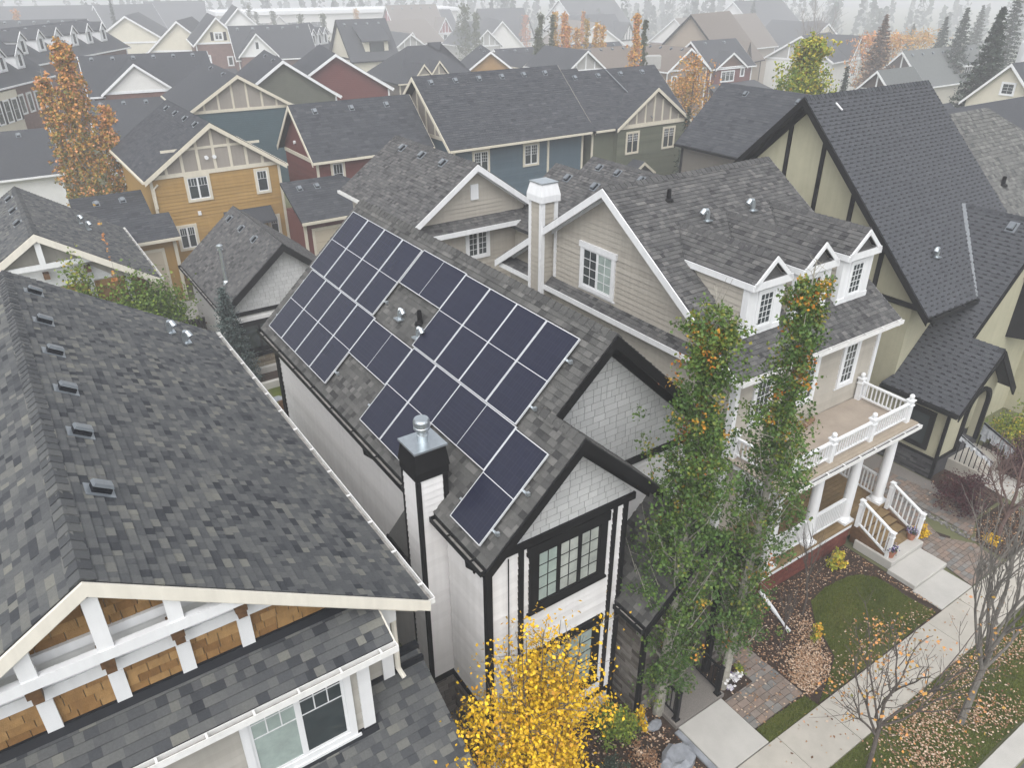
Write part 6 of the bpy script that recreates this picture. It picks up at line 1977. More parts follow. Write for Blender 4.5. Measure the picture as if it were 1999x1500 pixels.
for i, (x_, y_, r_, lb) in enumerate(PLACES):
    wm, gmt = FOGGY[i % 5]
    cr_ = ((-2.0 + i % 3, 2.1, 5.6, 8.2, .5, globals()[gmt], 2 * (i % 2), ()),)[0] if i % 3 else None
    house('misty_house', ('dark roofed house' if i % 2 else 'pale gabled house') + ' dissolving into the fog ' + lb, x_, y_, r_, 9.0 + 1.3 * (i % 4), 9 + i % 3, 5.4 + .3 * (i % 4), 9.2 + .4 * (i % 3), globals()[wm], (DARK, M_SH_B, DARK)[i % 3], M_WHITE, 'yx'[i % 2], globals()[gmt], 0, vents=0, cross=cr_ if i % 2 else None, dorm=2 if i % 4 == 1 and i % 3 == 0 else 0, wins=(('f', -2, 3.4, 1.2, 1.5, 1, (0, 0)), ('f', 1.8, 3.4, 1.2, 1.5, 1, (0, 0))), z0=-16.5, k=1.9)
# ================================================================== TREES AND PLANTS
def pulled(n, mean, sd):
    return np.clip(rng.normal(mean, sd, n), 0, 1)


def poplar(name, label, x, y, H, r, nl, ls, mat, bark, tone, zb=.7, nb=46, group=None, spire=.3, lean=(0, 0), tr=.10, fast=.85, cat='tree', gap=.16, clump=9):
    """Upright tree: trunk, steep limbs with twigs; leaves gather in clumps at the twig ends so that gaps stay open. tone(t, n): tones at relative height t."""
    t = thing(name, label, cat, (x, y, 0), 0, group)
    tb = MB()
    path, rad = [], []
    ph = random.random() * 6
    ax_ = lambda z: (x + lean[0] * z / H + .06 * math.sin(z * .9 + ph) * (z / H), y + lean[1] * z / H + .06 * math.cos(z * .7 + ph) * (z / H))
    for k in range(13):
        z = H * .97 * k / 12
        path.append((*ax_(z), z))
        rad.append(max(.008, tr * (1 - z / H) ** .8))
    tb.tube(path, rad, 8)
    tb.build('trunk', bark, t)
    lb = MB()
    P, T = [], []
    per = max(1, nl // (nb * clump))
    for k in range(nb):
        f = (k + random.random()) / nb
        z0 = zb + (H - zb) * f * .95
        th = k * 2.399 + random.uniform(-.5, .5)
        q = f
        prof = (.55 + 2.2 * q if q < .2 else 1.0 - (q - .2) * .5) if q < .42 else max(0, .89 - (q - .42) * 2.9) + spire * (.85 if q < .85 else .5)
        L = r * prof * random.uniform(.45, 1.2)
        Ll = L * (1.1 + fast * 1.1)
        Ll = min(Ll, (H - z0) * .9 + .25)
        a = Vector((*ax_(z0), z0))
        rad_ = Vector((math.cos(th), math.sin(th), 0))
        b = a + rad_ * L * .55 + Vector((0, 0, Ll * .42))
        c = a + rad_ * L + Vector((0, 0, Ll))
        lb.tube([a, b, c], [max(.006, tr * .22 * (1.1 - q)), max(.005, tr * .14 * (1.1 - q)), .004], 4)
        tt = random.gauss(0, .06)
        for j in range(clump):
            s = random.uniform(.12, 1.0) ** .8
            m0 = a * (1 - s) ** 2 + b * (2 * s * (1 - s)) + c * s * s
            tw = Vector((random.gauss(0, 1), random.gauss(0, 1), random.gauss(.5, .9))) * (gap * r * .9 + .03)
            e = m0 + tw
            if j % 3 == 0:
                lb.tube([m0, e], [.006, .003], 3, caps=False)
            sd = .26 * gap * r + .035
            P.append(np.array(e) + rng.normal(size=(per, 3)) * np.array([sd, sd, sd * 1.1]))
            T.append(tone(np.full(per, (z0 + Ll * .5) / H), per) + tt)
    lb.build('limbs', bark, t)
    P = np.concatenate(P)
    T = np.clip(np.concatenate(T), 0, 1)
    zt = .86 * H
    P[:, 2] = np.maximum(.25, np.where(P[:, 2] > zt, zt + (P[:, 2] - zt) * .62, P[:, 2]))
    V, F = leaf_quads(P, ls * rng.uniform(.6, 1.25, len(P)))
    npmesh('crown', V, F, T, mat, t)
    return t


def pt1(t, n):
    """Tones of one leaf clump: mostly green, some clumps turned, more of them near the top."""
    h = float(np.mean(t))
    if random.random() < .03 + max(0, h - .6) * .5:
        return rng.normal(random.choice((.55, .62, .75, .85)), .1, n)
    return rng.normal(.20 + random.gauss(0, .08) + max(0, h - .5) * .25, .10, n)


poplar('aspen_tree', 'green columnar aspen turning orange at its tip, in front of the stone entry', 9.28, 7.72, 10.6, 1.08, 24000, .07, M_LEAFG, M_BARK, pt1, zb=.5, nb=78, spire=.22, lean=(.15, 0), tr=.13, gap=.17, clump=10)
poplar('aspen_tree', 'thinner columnar aspen right of its twin, with its top against the middle dormer', 11.05, 7.38, 10.9, .88, 18500, .07, M_LEAFG, M_BARK, pt1, zb=.8, nb=74, spire=.22, lean=(.4, 0), tr=.12, gap=.18, clump=9)


def yt(t, n):
    o = rng.normal(.55, .2, n)
    k = rng.random(n) < .12
    o[k] = rng.uniform(.9, 1, k.sum())
    return o


# golden tree: several stems, dense towards the ground
YT = thing('golden_tree', 'bright golden-yellow tree at the bottom of the picture, before the white house front', 'tree', (5.15, 6.85, 0))
sb = MB()
P = []
for k in range(26):
    th = k * 2.399
    rr = .15 + .25 * random.random()
    a = Vector((5.15 + .1 * math.cos(th), 6.85 + .1 * math.sin(th), 0))
    out = random.uniform(.2, 1.3)
    top = 6.5 - out * 2.0 + random.uniform(-.9, .3)
    c = Vector((5.15 + out * math.cos(th) * 1.05, 6.85 + out * .85 * math.sin(th), max(1.8, top)))
    b = a.lerp(c, .5) + Vector((0, 0, .5))
    sb.tube([a, b, c], [.03, .018, .004], 5)
    for j in range(9):
        s = random.uniform(.35, 1)
        p0 = a.lerp(b, s * 2) if s < .5 else b.lerp(c, s * 2 - 1)
        d_ = Vector((random.gauss(0, .35), random.gauss(0, .3), random.uniform(.1, .45)))
        sb.tube([p0, p0 + d_], [.008, .003], 4)
        nn = 85 if p0.z < 4.3 else 20
        pts = np.array(p0 + d_ * .7) + rng.normal(size=(nn, 3)) * np.array([.17, .17, .17])
        P.append(pts)
sb.build('stems', M_BARKD, YT)
P = np.concatenate(P)
V, F = leaf_quads(P, rng.uniform(.045, .085, len(P)), 0, .75)
npmesh('crown', V, F, np.clip(yt(0, len(P)), 0, 1), M_LEAFY, YT)


def shrub(name, label, x, y, rx, ry, h, n, ls, mat, tmean, tsd, stems=9, bark=None, cat='shrub', z0=.1, group=None, shell=.5):
    t = thing(name, label, cat, (x, y, 0), 0, group)
    mb = MB()
    for k in range(stems):
        th = k * 2.399
        e = Vector((x + rx * .6 * math.cos(th), y + ry * .6 * math.sin(th), h * random.uniform(.55, .9)))
        mb.tube([(x, y, 0), Vector((x, y, 0)).lerp(e, .5) + Vector((0, 0, h * .1)), e], [.016, .010, .003], 4)
    mb.build('stems', bark or M_BARKD, t)
    nc = max(6, n // 60)
    C_ = rng.normal(size=(nc, 3))
    C_ /= np.linalg.norm(C_, axis=1)[:, None]
    C_ *= (rng.random(nc) ** shell)[:, None]
    per = n // nc
    P = np.repeat(C_, per, 0) + rng.normal(size=(nc * per, 3)) * .17
    tc = np.repeat(rng.normal(tmean, tsd * .7, nc), per)
    P = np.stack([x + P[:, 0] * rx, y + P[:, 1] * ry, np.maximum(z0, h * .52 + P[:, 2] * h * .5)], 1)
    V, F = leaf_quads(P, ls * rng.uniform(.6, 1.3, len(P)))
    npmesh('foliage', V, F, np.clip(tc + rng.normal(0, tsd * .6, len(P)), 0, 1), mat, t)
    return t


shrub('purple_barberry', 'round dark purple bush by the paved walk before the tudor entry', 22.35, 7.85, .95, .75, 1.35, 4200, .055, M_PURP, .5, .25)
shrub('purple_barberry', 'looser purple bush farther right, beside the plastic-wrapped stair rail', 25.9, 7.6, 1.0, .8, 1.3, 3000, .06, M_PURP, .4, .25)
shrub('yellow_green_shrub', 'yellow-green shrub with some red beside the tan planter barrel', 27.0, 8.6, 1.0, .8, 1.9, 2600, .08, M_LEAFM, .35, .3)
shrub('green_shrub', 'low green shrub with yellow tips at the base of the stone wall', 8.0, 7.75, .5, .45, 1.0, 2200, .06, M_LEAFM, .2, .22)
shrub('golden_shrub', 'small golden shrub under the black downspout', 8.55, 7.55, .22, .2, 1.05, 420, .06, M_LEAFY, .5, .2)
shrub('rust_shrub', 'small rust-pink fading shrub behind the landscape rocks', 8.15, 6.9, .35, .3, .7, 700, .05, M_LITTER, .45, .25)
shrub('dark_juniper', 'dark low evergreen beside the golden tree', 7.15, 6.95, .45, .4, .9, 1500, .045, M_NEED, .4, .25)
shrub('yellow_spirea', 'bright yellow low shrub beside the flower pot at the steps', 20.02, 7.8, .38, .3, .55, 900, .06, M_LEAFY, .6, .2)
shrub('yellow_spirea', 'yellow low plant at the foot of the bare ornamental tree', 21.5, 6.45, .3, .22, .4, 500, .06, M_LEAFY, .5, .2)
shrub('day_lily_clump', 'clump of yellow-green strappy leaves by the brick porch corner', 16.9, 8.42, .4, .3, .45, 700, .10, M_LEAFM, .45, .3)
shrub('leafy_stem_plant', 'thin yellow-green plant beside the white downspout end in the mulch', 14.05, 7.05, .3, .25, .8, 350, .06, M_LEAFM, .5, .3)
shrub('flower_patch', 'white-flowered plant patch in the corner of the paver walk', 11.25, 7.3, .28, .25, .4, 380, .07, M_FLOW, .8, .35)
shrub('green_patch', 'small green plant next to the white flowers', 11.6, 7.35, .22, .2, .4, 300, .05, M_LEAFM, .2, .25)
# vine over the garage front
shrub('climbing_vine', 'mass of green vine with yellow leaves hanging on the garage corner', 3.7, 31.4, 1.5, .5, 4.5, 14000, .12, M_LEAFM, .06, .14, z0=.2)
shrub('climbing_vine', 'vine column with red and yellow leaves on the cedar gable', 1.6, 31.45, .75, .35, 5.4, 4600, .12, M_LEAFM, .15, .28, z0=1.5)
shrub('climbing_vine', 'thin red-leaved vine shoot standing above the garage rake', 2.75, 31.3, .10, .10, 6.4, 110, .14, M_LEAFO, .75, .25, z0=4.6, stems=2)
shrub('orange_hedge', 'bright orange feathery bush by the street behind the dark annex', 43.6, 37.6, .9, .9, 6.4, 2600, .16, M_LEAFO, .62, .15)


def conifer(name, label, x, y, H, r, mat, n=1500, ls=.16, zb=.1, group=None, bark=None, wh=18):
    t = thing(name, label, 'tree', (x, y, 0), 0, group)
    mb = MB()
    mb.tube([(x, y, 0), (x, y, H)], [.035 * H ** .6, .01], 6)
    mb.build('trunk', bark or M_BARKD, t)
    P, T, S = [], [], []
    lim = MB()
    nb = wh * 7
    for k in range(nb):
        f = (k + .5) / nb
        z = H * (zb + (1 - zb) * f)
        R = r * (1 - f) ** .85 * random.uniform(.7, 1.12) + .03
        th = k * 2.399
        m_ = max(3, int(n / nb * (1.6 * (1 - f) + .3)))
        s = rng.random(m_) ** .7
        px = x + math.cos(th) * R * s
        py = y + math.sin(th) * R * s
        pz = z - .28 * R * s + .15 * R * s * s
        lim.tube([(x, y, z), (x + math.cos(th) * R, y + math.sin(th) * R, z - .13 * R)], [.012, .004], 3)
        sp = .06 + .10 * R
        P.append(np.stack([px, py, pz], 1) + rng.normal(size=(m_, 3)) * np.array([sp, sp, sp * .45]))
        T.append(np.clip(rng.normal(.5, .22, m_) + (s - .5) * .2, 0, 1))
    lim.build('branches', bark or M_BARKD, t)
    P = np.concatenate(P)
    V, F = leaf_quads(P, ls * rng.uniform(.7, 1.4, len(P)), .25, .5)
    npmesh('needles', V, F, np.concatenate(T), mat, t)
    return t


conifer('blue_spruce', 'small blue spruce at the corner of the shingled garage', 6.0, 28.6, 4.4, .95, M_NEEDB, 11000, .09)
conifer('dark_spruce', 'bushy green pine tip beyond the beige ridge', 36.9, 33.9, 5.9, 1.0, M_NEED, 2600, .14)
conifer('dark_spruce', 'slim dark spruce against the olive house corner', 39.6, 37.2, 7.0, .9, M_NEED, 2400, .15)
for (x_, y_, z_, h_, r_, lb) in (
        (198.8, 165.6, -14.85, 22.3, 5.2, 'hazy broad spruce above the stucco house roof'),
        (133.0, 71.7, -6.59, 15.1, 3.0, 'hazy spruce, first of the right group behind the mossy roof'),
        (118.0, 61.0, -4.94, 15.4, 3.3, 'hazy taller spruce, second of the right group'),
        (170.9, 85.4, -9.91, 18.9, 3.7, 'faint slim spruce between the two darker ones'),
        (76.7, 36.6, 0.00, 12.2, 2.7, 'darkest broad spruce of the right group, touched with yellow'),
        (120.5, 55.8, -4.93, 18.1, 3.6, 'tallest hazy spruce, its tip leaving the picture'),
        (84.6, 36.9, -0.83, 11.6, 2.4, 'spruce cut by the right picture edge'),
        (184.0, 106.4, -11.56, 15.9, 3.2, 'faint small spruce left of the right group'),
        (98.5, 60.8, -3.29, 13.4, 3.4, 'reddish hazy larch left of the mossy roof'),
        ):
    conifer('far_spruce', lb, x_, y_, h_, r_, M_NEED if 'larch' not in lb else M('larch_needle', None, .8, .2, 2, [(.10, .07, .05), (.15, .10, .07), (.2, .13, .09)]), 7000, .34, group='hazy conifers on the right').location.z = z_
conifer('far_spruce', 'dark narrow spruce top behind the slate roofs at the upper left', 32.4, 209.9, 21.2, 2.1, M_NEED, 2600, .4, group='hazy conifers at the left').location.z = -11.55
conifer('far_spruce', 'dark green columnar evergreen below the lime tree', 66.8, 44.0, 7.4, .9, M_NEED, 2600, .2)


def tones(m_, s_):
    return lambda t, n: np.clip(rng.normal(m_, s_, n), 0, 1)


def mixt(t, n):
    return np.clip(.25 + .45 * np.sin(t * 7.0 + 1) * .5 + .35 * t + rng.normal(0, .2, n), 0, 1)


# big orange-green tree at the left: three leaders in one crown
poplar('orange_tree', 'tall orange and green tree with two spires, left of the ochre house', 4.9, 51.8, 12.4, 1.15, 9000, .17, M_LEAFO, M_BARK, lambda t, n: np.clip(rng.normal(.35 + .35 * t, .25, n), 0, 1), zb=1.0, nb=70, spire=.2, tr=.16, gap=.2)
poplar('orange_tree', 'left lower spire beside the tallest orange tree', 3.7, 52.2, 10.6, .8, 3600, .17, M_LEAFO, M_BARK, lambda t, n: np.clip(rng.normal(.3 + .4 * t, .25, n), 0, 1), zb=1.0, nb=44, spire=.2, gap=.22)
poplar('orange_tree', 'right lower orange spire above the lane garage', 6.3, 51.6, 8.6, .9, 3600, .17, M_LEAFO, M_BARK, lambda t, n: np.clip(rng.normal(.35 + .3 * t, .25, n), 0, 1), zb=1.0, nb=44, spire=.2, gap=.22)
poplar('lime_tree', 'bushy lime green tree tipped with orange, right of centre', 40.8, 29.4, 12.3, 1.9, 17000, .16, M_LEAFM, M_BARKD, lambda t, n: np.clip(rng.normal(.22 + .38 * np.clip(t - .45, 0, 1) * 1.6, .2, n), 0, 1), zb=1.2, nb=90, spire=.18, tr=.18, gap=.22)
poplar('thin_orange_tree', 'half-bare tree with sparse orange leaves before the tan gable', 45.5, 42.6, 9.8, 1.5, 1500, .17, M_LEAFO, M_BARKD, tones(.6, .15), zb=2.5, nb=50, spire=.3, tr=.12, gap=.3)
poplar('thin_orange_tree', 'yellow-orange loose crown in front of the red porch house', 52.5, 50.0, 6.6, 1.7, 1800, .2, M_LEAFO, M_BARKD, tones(.58, .12), zb=2.0, nb=40, spire=.4, tr=.12, gap=.3)
FARP = (
        (14.8, 234.3, -13.18, 21.8, 1.58, .75, 'pale orange poplar in fog at the far left edge'),
        (45.4, 198.4, -10.88, 16.9, 1.97, .8, 'hazy orange poplar beside the white dormered roof'),
        (82.1, 271.3, -16.50, 23.9, 1.76, .1, 'hazy grey-green poplar left of the apartment block'),
        (84.6, 272.8, -16.50, 21.6, 1.51, .12, 'smaller hazy poplar touching its taller neighbour'),
        (81.2, 245.5, -14.84, 21.1, 1.67, .1, 'grey-green poplar before the left end of the apartment block'),
        (80.4, 220.6, -13.19, 19.4, 1.47, .12, 'second slim poplar before the apartment block'),
        (81.1, 216.2, -12.91, 16.2, 1.34, .2, 'short slim poplar before the apartment windows'),
        (81.1, 205.9, -12.21, 18.9, 1.41, .15, 'third slim poplar before the apartment block'),
        (118.2, 269.2, -16.50, 21.8, 1.76, .5, 'pale orange poplar rising above the apartment roof'),
        (98.3, 163.7, -9.90, 19.4, 2.49, .08, 'large grey-green poplar right of the crimson house'),
        (99.2, 160.3, -9.71, 17.5, 1.38, .1, 'slim companion of the large grey-green poplar'),
        (68.2, 93.3, -3.26, 14.1, 0.88, .12, 'green poplar, left one of the tight colourful cluster'),
        (68.1, 90.5, -3.04, 13.8, 0.72, .14, 'green poplar, second of the tight colourful cluster'),
        (70.3, 92.7, -3.35, 14.4, 0.88, .42, 'yellowing poplar in the middle of the tight cluster'),
        (67.9, 87.5, -2.78, 14.0, 0.88, .72, 'orange poplar of the tight cluster'),
        (66.2, 84.6, -2.44, 12.1, 0.70, .75, 'short orange poplar at the right of the cluster'),
        (66.0, 90.9, -2.95, 12.0, 0.72, .1, 'short green poplar at the left foot of the cluster'),
        (76.6, 95.6, -3.95, 12.5, 1.06, .55, 'yellow-orange poplar, left of the yellow trio'),
        (75.9, 92.5, -3.67, 13.6, 0.75, .25, 'greenish poplar in the yellow trio'),
        (72.5, 86.3, -2.98, 12.7, 0.89, .5, 'golden poplar, tallest at the right of the trio'),
        (75.4, 88.5, -3.34, 12.5, 0.97, .52, 'golden poplar leaning on its taller neighbour'),
        (107.4, 132.3, -8.24, 17.5, 0.65, .75, 'very thin pale orange poplar top in fog'),
        (57.7, 62.4, 0.00, 12.1, 0.74, .66, 'slim orange poplar right of the tudor gable'),
        (60.3, 64.0, -0.34, 11.7, 0.47, .06, 'pencil-thin dark green poplar beside the orange one'),
        (148.8, 211.5, -14.84, 19.1, 1.91, .9, 'faint pinkish poplar in fog'),
)
M_GGL = M('grey_green_leaf', None, .7, .2, 2, [(.075, .09, .045), (.11, .125, .06), (.15, .15, .065), (.25, .19, .06)])
M_FYL = M('far_yellow_leaf', None, .7, .2, 2, [(.22, .17, .06), (.42, .29, .07), (.55, .33, .07), (.55, .25, .08), (.50, .20, .12)])
for x_, y_, z_, h_, r_, tm, lb in FARP:
    poplar('far_poplar', lb, x_, y_, h_, r_, 2600 if r_ < 1.3 else 3600, .22 if z_ > -4 else .3, M_FYL if tm >= .2 else M_GGL, M_BARKD, tones(tm, .16), zb=1.0, nb=52, group='hazy poplars of the back rows', spire=.3, tr=.1, gap=.2).location.z = z_
poplar('far_orange_tree', 'low hazy orange tree left of the spruces', 129.7, 77.6, 12.7, 2.9, 2200, .3, M_FYL, M_BARKD, tones(0.6, .12), zb=1.5, nb=44, spire=.6, tr=.12, gap=.3).location.z = -6.60
poplar('far_orange_tree', 'low hazy tan tree before the first spruce', 141.7, 79.8, 13.3, 3.0, 2200, .3, M_FYL, M_BARKD, tones(0.5, .12), zb=1.5, nb=44, spire=.6, tr=.12, gap=.3).location.z = -7.59
poplar('far_orange_tree', 'low reddish hazy tree behind the louvred gable', 112.5, 70.9, 11.7, 2.7, 2200, .3, M_FYL, M_BARKD, tones(0.8, .12), zb=1.5, nb=44, spire=.6, tr=.12, gap=.3).location.z = -4.95


def bare_tree(name, label, x, y, H, tr, levels=5, spread=.5, leaves=None, bark=None, seed=1, fork=1.0, up=.35, cat='tree', lean=(0, 0)):
    t = thing(name, label, cat, (x, y, 0))
    R_ = random.Random(seed)
    trunk, br = MB(), MB()
    tips = []

    def grow(p, d, L, r, lev):
        q1 = p + d * L * .5 + Vector((R_.gauss(0, .03), R_.gauss(0, .03), 0)) * L
        q = p + d * L + Vector((R_.gauss(0, .05), R_.gauss(0, .05), 0)) * L
        (trunk if lev == 0 else br).tube([p, q1, q], [r, r * .85, r * .68], 7 if lev < 2 else 4, caps=lev < 1)
        if lev >= levels:
            tips.append(q)
            return
        n = R_.choice((2, 3, 3)) if lev else 6
        for k in range(n):
            f = R_.uniform(.45, 1.0) if lev else R_.uniform(.72, 1.0)
            st = p.lerp(q, f)
            th = k * 2.4 + R_.uniform(-.6, .6) + lev
            sp = spread * R_.uniform(.7, 1.3)
            a = d.cross(Vector((.3, .9, .2))).normalized()
            b = d.cross(a)
            dd = (d + (a * math.cos(th) + b * math.sin(th)) * sp + Vector((0, 0, up * .5))).normalized()
            grow(st, dd, L * R_.uniform(.55, .8) if lev else H * R_.uniform(.2, .3), r * R_.uniform(.42, .58), lev + 1)
        if lev < 3:
            grow(q, (d + Vector((R_.gauss(0, .1), R_.gauss(0, .1), .15))).normalized(), L * .72, r * .66, lev + 1)
    grow(Vector((x, y, 0)), Vector((lean[0], lean[1], 1)).normalized(), H * .36, tr, 0)
    trunk.build('trunk', bark or M_BARKD, t)
    br.build('branches', bark or M_BARKD, t)
    if leaves:
        n, ls, mat, tm, ts, frac = leaves
        sel = [p for p in tips if R_.random() < frac]
        P = np.repeat(np.array([tuple(p) for p in sel]), max(1, n // max(1, len(sel))), 0)
        P = P + rng.normal(size=P.shape) * .12
        V, F = leaf_quads(P, ls * rng.uniform(.7, 1.3, len(P)))
        npmesh('leaves', V, F, np.clip(rng.normal(tm, ts, len(P)), 0, 1), mat, t)
    return t
    return t


bare_tree('bare_street_tree', 'bare grey street tree on the boulevard lawn at the lower right', 14.75, 3.65, 5.6, .085, 4, .42, None, M('grey_street_bark', (.15, .14, .125), .85, .35, 9, bump=.4, bscale=25), 4, up=.55, lean=(.2, .03))
bare_tree('sapling', 'nearly bare sapling with a few orange leaves at the bottom edge', 11.85, 4.1, 4.3, .055, 4, .62, (420, .065, M_LEAFO, .62, .2, .22), M_BARKD, 9, up=.2)
bare_tree('ornamental_tree', 'small bare ornamental tree with reddish twigs beside the paved walk', 21.8, 6.35, 3.6, .075, 5, .75, None, M('reddish_twig_bark', (.13, .085, .075), .85, .3, 9), 12, up=.1)
bare_tree('bare_brown_tree', 'hazy bare brown tree above the lime tree', 172.2, 124.2, 21.2, .3, 4, .5, None, M('hazy_twig', (.12, .085, .07), .9, .3, 9), 21).location.z = -11.54
bare_tree('mulch_sapling', 'thin leafless sapling in the mulch before the red brick porch', 14.55, 7.75, 3.4, .025, 3, .35, None, M_BARKD, 31, up=.8)
bare_tree('bare_sapling', 'slender bare stem by the paver walk left of the lawn', 13.1, 7.35, 2.9, .02, 2, .3, None, M_BARKD, 37, up=.9)
bare_tree('bare_street_sapling', 'tiny bare tree on the street verge beyond the pine tip', 41.5, 37.2, 4.5, .05, 4, .4, None, M_BARKD, 44, up=.8)


# far woods closing the view: joined, they read as one misty mass
PW, TW = [], []
for i in range(260):
    d_ = random.uniform(330, 560)
    th = math.radians(random.uniform(-8, 78))
    bx, by, h_ = d_ * math.sin(th), d_ * math.cos(th), random.uniform(14, 25)
    s_ = rng.random(70)
    rr_ = h_ * .17 * (1 - s_) * rng.uniform(.4, 1.1, 70) + .3
    an = rng.uniform(0, 6.28, 70)
    PW.append(np.stack([bx + rr_ * np.cos(an), by + rr_ * np.sin(an), -16.5 + h_ * s_], 1))
    TW.append(np.full(70, random.random()))
PW = np.concatenate(PW)
V, F = leaf_quads(PW, rng.uniform(1.6, 3.2, len(PW)))
npmesh('far_woods', V, F, np.concatenate(TW), M_NEED, None, 'stuff')


# ------------------------------------------------------------------ grass blades and fallen leaves
def inpoly(px, py, poly):
    c = np.zeros(len(px), bool)
    n = len(poly)
    for i in range(n):
        x1, y1 = poly[i]
        x2, y2 = poly[(i + 1) % n]
        k = (y1 > py) != (y2 > py)
        xi = (x2 - x1) * (py - y1) / ((y2 - y1) if y2 != y1 else 1e-9) + x1
        c ^= k & (px < xi)
    return c


def blades(name, poly, dens, z, h=.05, zone=None):
    xs, ys = [p[0] for p in poly], [p[1] for p in poly]
    A_ = (max(xs) - min(xs)) * (max(ys) - min(ys))
    n = int(A_ * dens)
    px, py = rng.uniform(min(xs), max(xs), n), rng.uniform(min(ys), max(ys), n)
    k = inpoly(px, py, poly)
    px, py = px[k], py[k]
    n = len(px)
    th = rng.uniform(0, 6.28, n)
    hh = h * rng.uniform(.5, 1.3, n)
    w = .008
    lx_, ly_ = rng.normal(0, .02, n), rng.normal(0, .02, n)
    V = np.stack([np.stack([px - np.cos(th) * w, py - np.sin(th) * w, np.full(n, z)], 1), np.stack([px + np.cos(th) * w, py + np.sin(th) * w, np.full(n, z)], 1), np.stack([px + lx_, py + ly_, z + hh], 1)], 1).reshape(-1, 3)
    pat = .45 + .25 * np.sin(px * 2.1 + np.sin(py * 3)) * np.sin(py * 2.7 + 1)
    npmesh(name, V, np.arange(3 * n).reshape(n, 3), np.clip(pat + rng.normal(0, .2, n), 0, 1), M_BLADE, None, 'stuff')


blades('grass', LAWN, 4200, .012)
blades('grass', [(10.78, 5.76), (12.5, 5.76), (12.45, 6.1), (11.6, 6.14), (10.8, 6.14)], 4200, .012)
blades('grass', [(8.5, 2.9), (21, 2.9), (21, 4.62), (8.5, 4.62)], 2600, .010)
blades('grass', [(24.2, 5.8), (31, 5.8), (31, 8.6), (27.6, 8.6), (27.5, 7.2), (24.2, 7.2)], 1200, .010)


def litter(name, n, fn, z=.03, size=.05, tm=.5, ts=.28):
    P = fn(n)
    P = np.column_stack([P, np.full(len(P), z) + rng.uniform(0, .03, len(P))])
    V, F = leaf_quads(P, size * rng.uniform(.6, 1.35, len(P)), 1.1, .7)
    npmesh(name, V, F, np.clip(rng.normal(tm, ts, len(P)), 0, 1), M_LITTER, None, 'stuff')


def uni(x0, x1, y0, y1):
    return lambda n: np.column_stack([rng.uniform(x0, x1, n), rng.uniform(y0, y1, n)])


def clus(pts, sd):
    def f(n):
        c = np.array(pts)[rng.integers(0, len(pts), n)]
        return c + rng.normal(size=(n, 2)) * np.array(sd)
    return f


def keep(fn, polys):
    def f(n):
        P = fn(n)
        k = np.zeros(len(P), bool)
        for p in polys:
            k |= inpoly(P[:, 0], P[:, 1], p)
        return P[k]
    return f


MUL = [(12.5, 6.0), (13.4, 6.12), (14.0, 6.45), (14.55, 7.4), (15.1, 7.98), (15.9, 8.1), (16.9, 8.0), (17.5, 7.5), (17.75, 5.85), (17.8, 8.8), (15, 8.8), (14.2, 9.2), (12.5, 9)]
litter('fallen_leaves', 3600, keep(uni(12.3, 17.9, 5.7, 9), [MUL]), .03)
litter('fallen_leaves', 3600, keep(clus([(12.9, 6.5), (13.3, 6.75), (13.8, 6.9), (12.8, 6.2), (13.4, 6.4), (14.3, 7.3), (17.4, 6.3), (17.6, 5.95)], (.28, .22)), [MUL]), .035, tm=.6)
litter('fallen_leaves', 520, keep(clus([(14.0, 6.0), (14.8, 5.95), (15.5, 5.95), (16.5, 5.95), (17.3, 5.95), (13.4, 6.0), (15.5, 6.5)], (.5, .22)), [LAWN]), .055, .05, .6)
litter('fallen_leaves', 3600, keep(clus([(13.6, 3.7), (14.3, 4.1), (15, 3.6), (14.8, 4.3), (13.4, 4.3), (12.6, 3.5), (16.2, 4.3), (17.3, 4.2), (18.2, 4.0), (13.2, 3.2), (15.8, 3.3)], (.42, .28)), [[(8.5, 2.9), (22, 2.9), (22, 4.66), (8.5, 4.66)]]), .055, .052, .58)
litter('fallen_leaves', 130, uni(9.5, 21, 4.7, 5.7), .05, .06, .55)
litter('fallen_leaves', 700, keep(uni(7.2, 9.3, 5.8, 8.2), [[(7.2, 5.8), (9.15, 5.8), (9.2, 8.0), (7.2, 8.2)]]), .03, .06, .55)
litter('fallen_leaves', 500, uni(21.2, 23.9, 5.85, 7.1), .03, .06, .4)
litter('fallen_leaves', 260, uni(22, 27.4, 7.2, 9.2), .03, .07, .5)
litter('fallen_leaves', 160, uni(10.8, 12.5, 6.1, 8.0), .05, .06, .6)


def chips(n, poly):
    fn = keep(uni(min(p[0] for p in poly), max(p[0] for p in poly), min(p[1] for p in poly), max(p[1] for p in poly)), [poly])
    P = fn(n)
    P = np.column_stack([P, rng.uniform(.008, .03, len(P))])
    V, F = leaf_quads(P, rng.uniform(.03, .09, len(P)), .7, .35)
    npmesh('mulch', V, F, np.clip(rng.normal(.4, .25, len(P)), 0, 1), M_CHIP, None, 'stuff')


chips(9000, MUL)
chips(4500, [(6.5, 5.8), (9.15, 5.8), (9.2, 8.6), (6.5, 8.6)])
chips(1800, [(21.2, 5.85), (23.9, 5.85), (23.9, 7.1), (22.3, 7.1), (21.3, 6.7)])
chips(400, [(19.6, 6.75), (20.8, 7.25), (20.4, 8.2), (19.6, 8.2)])


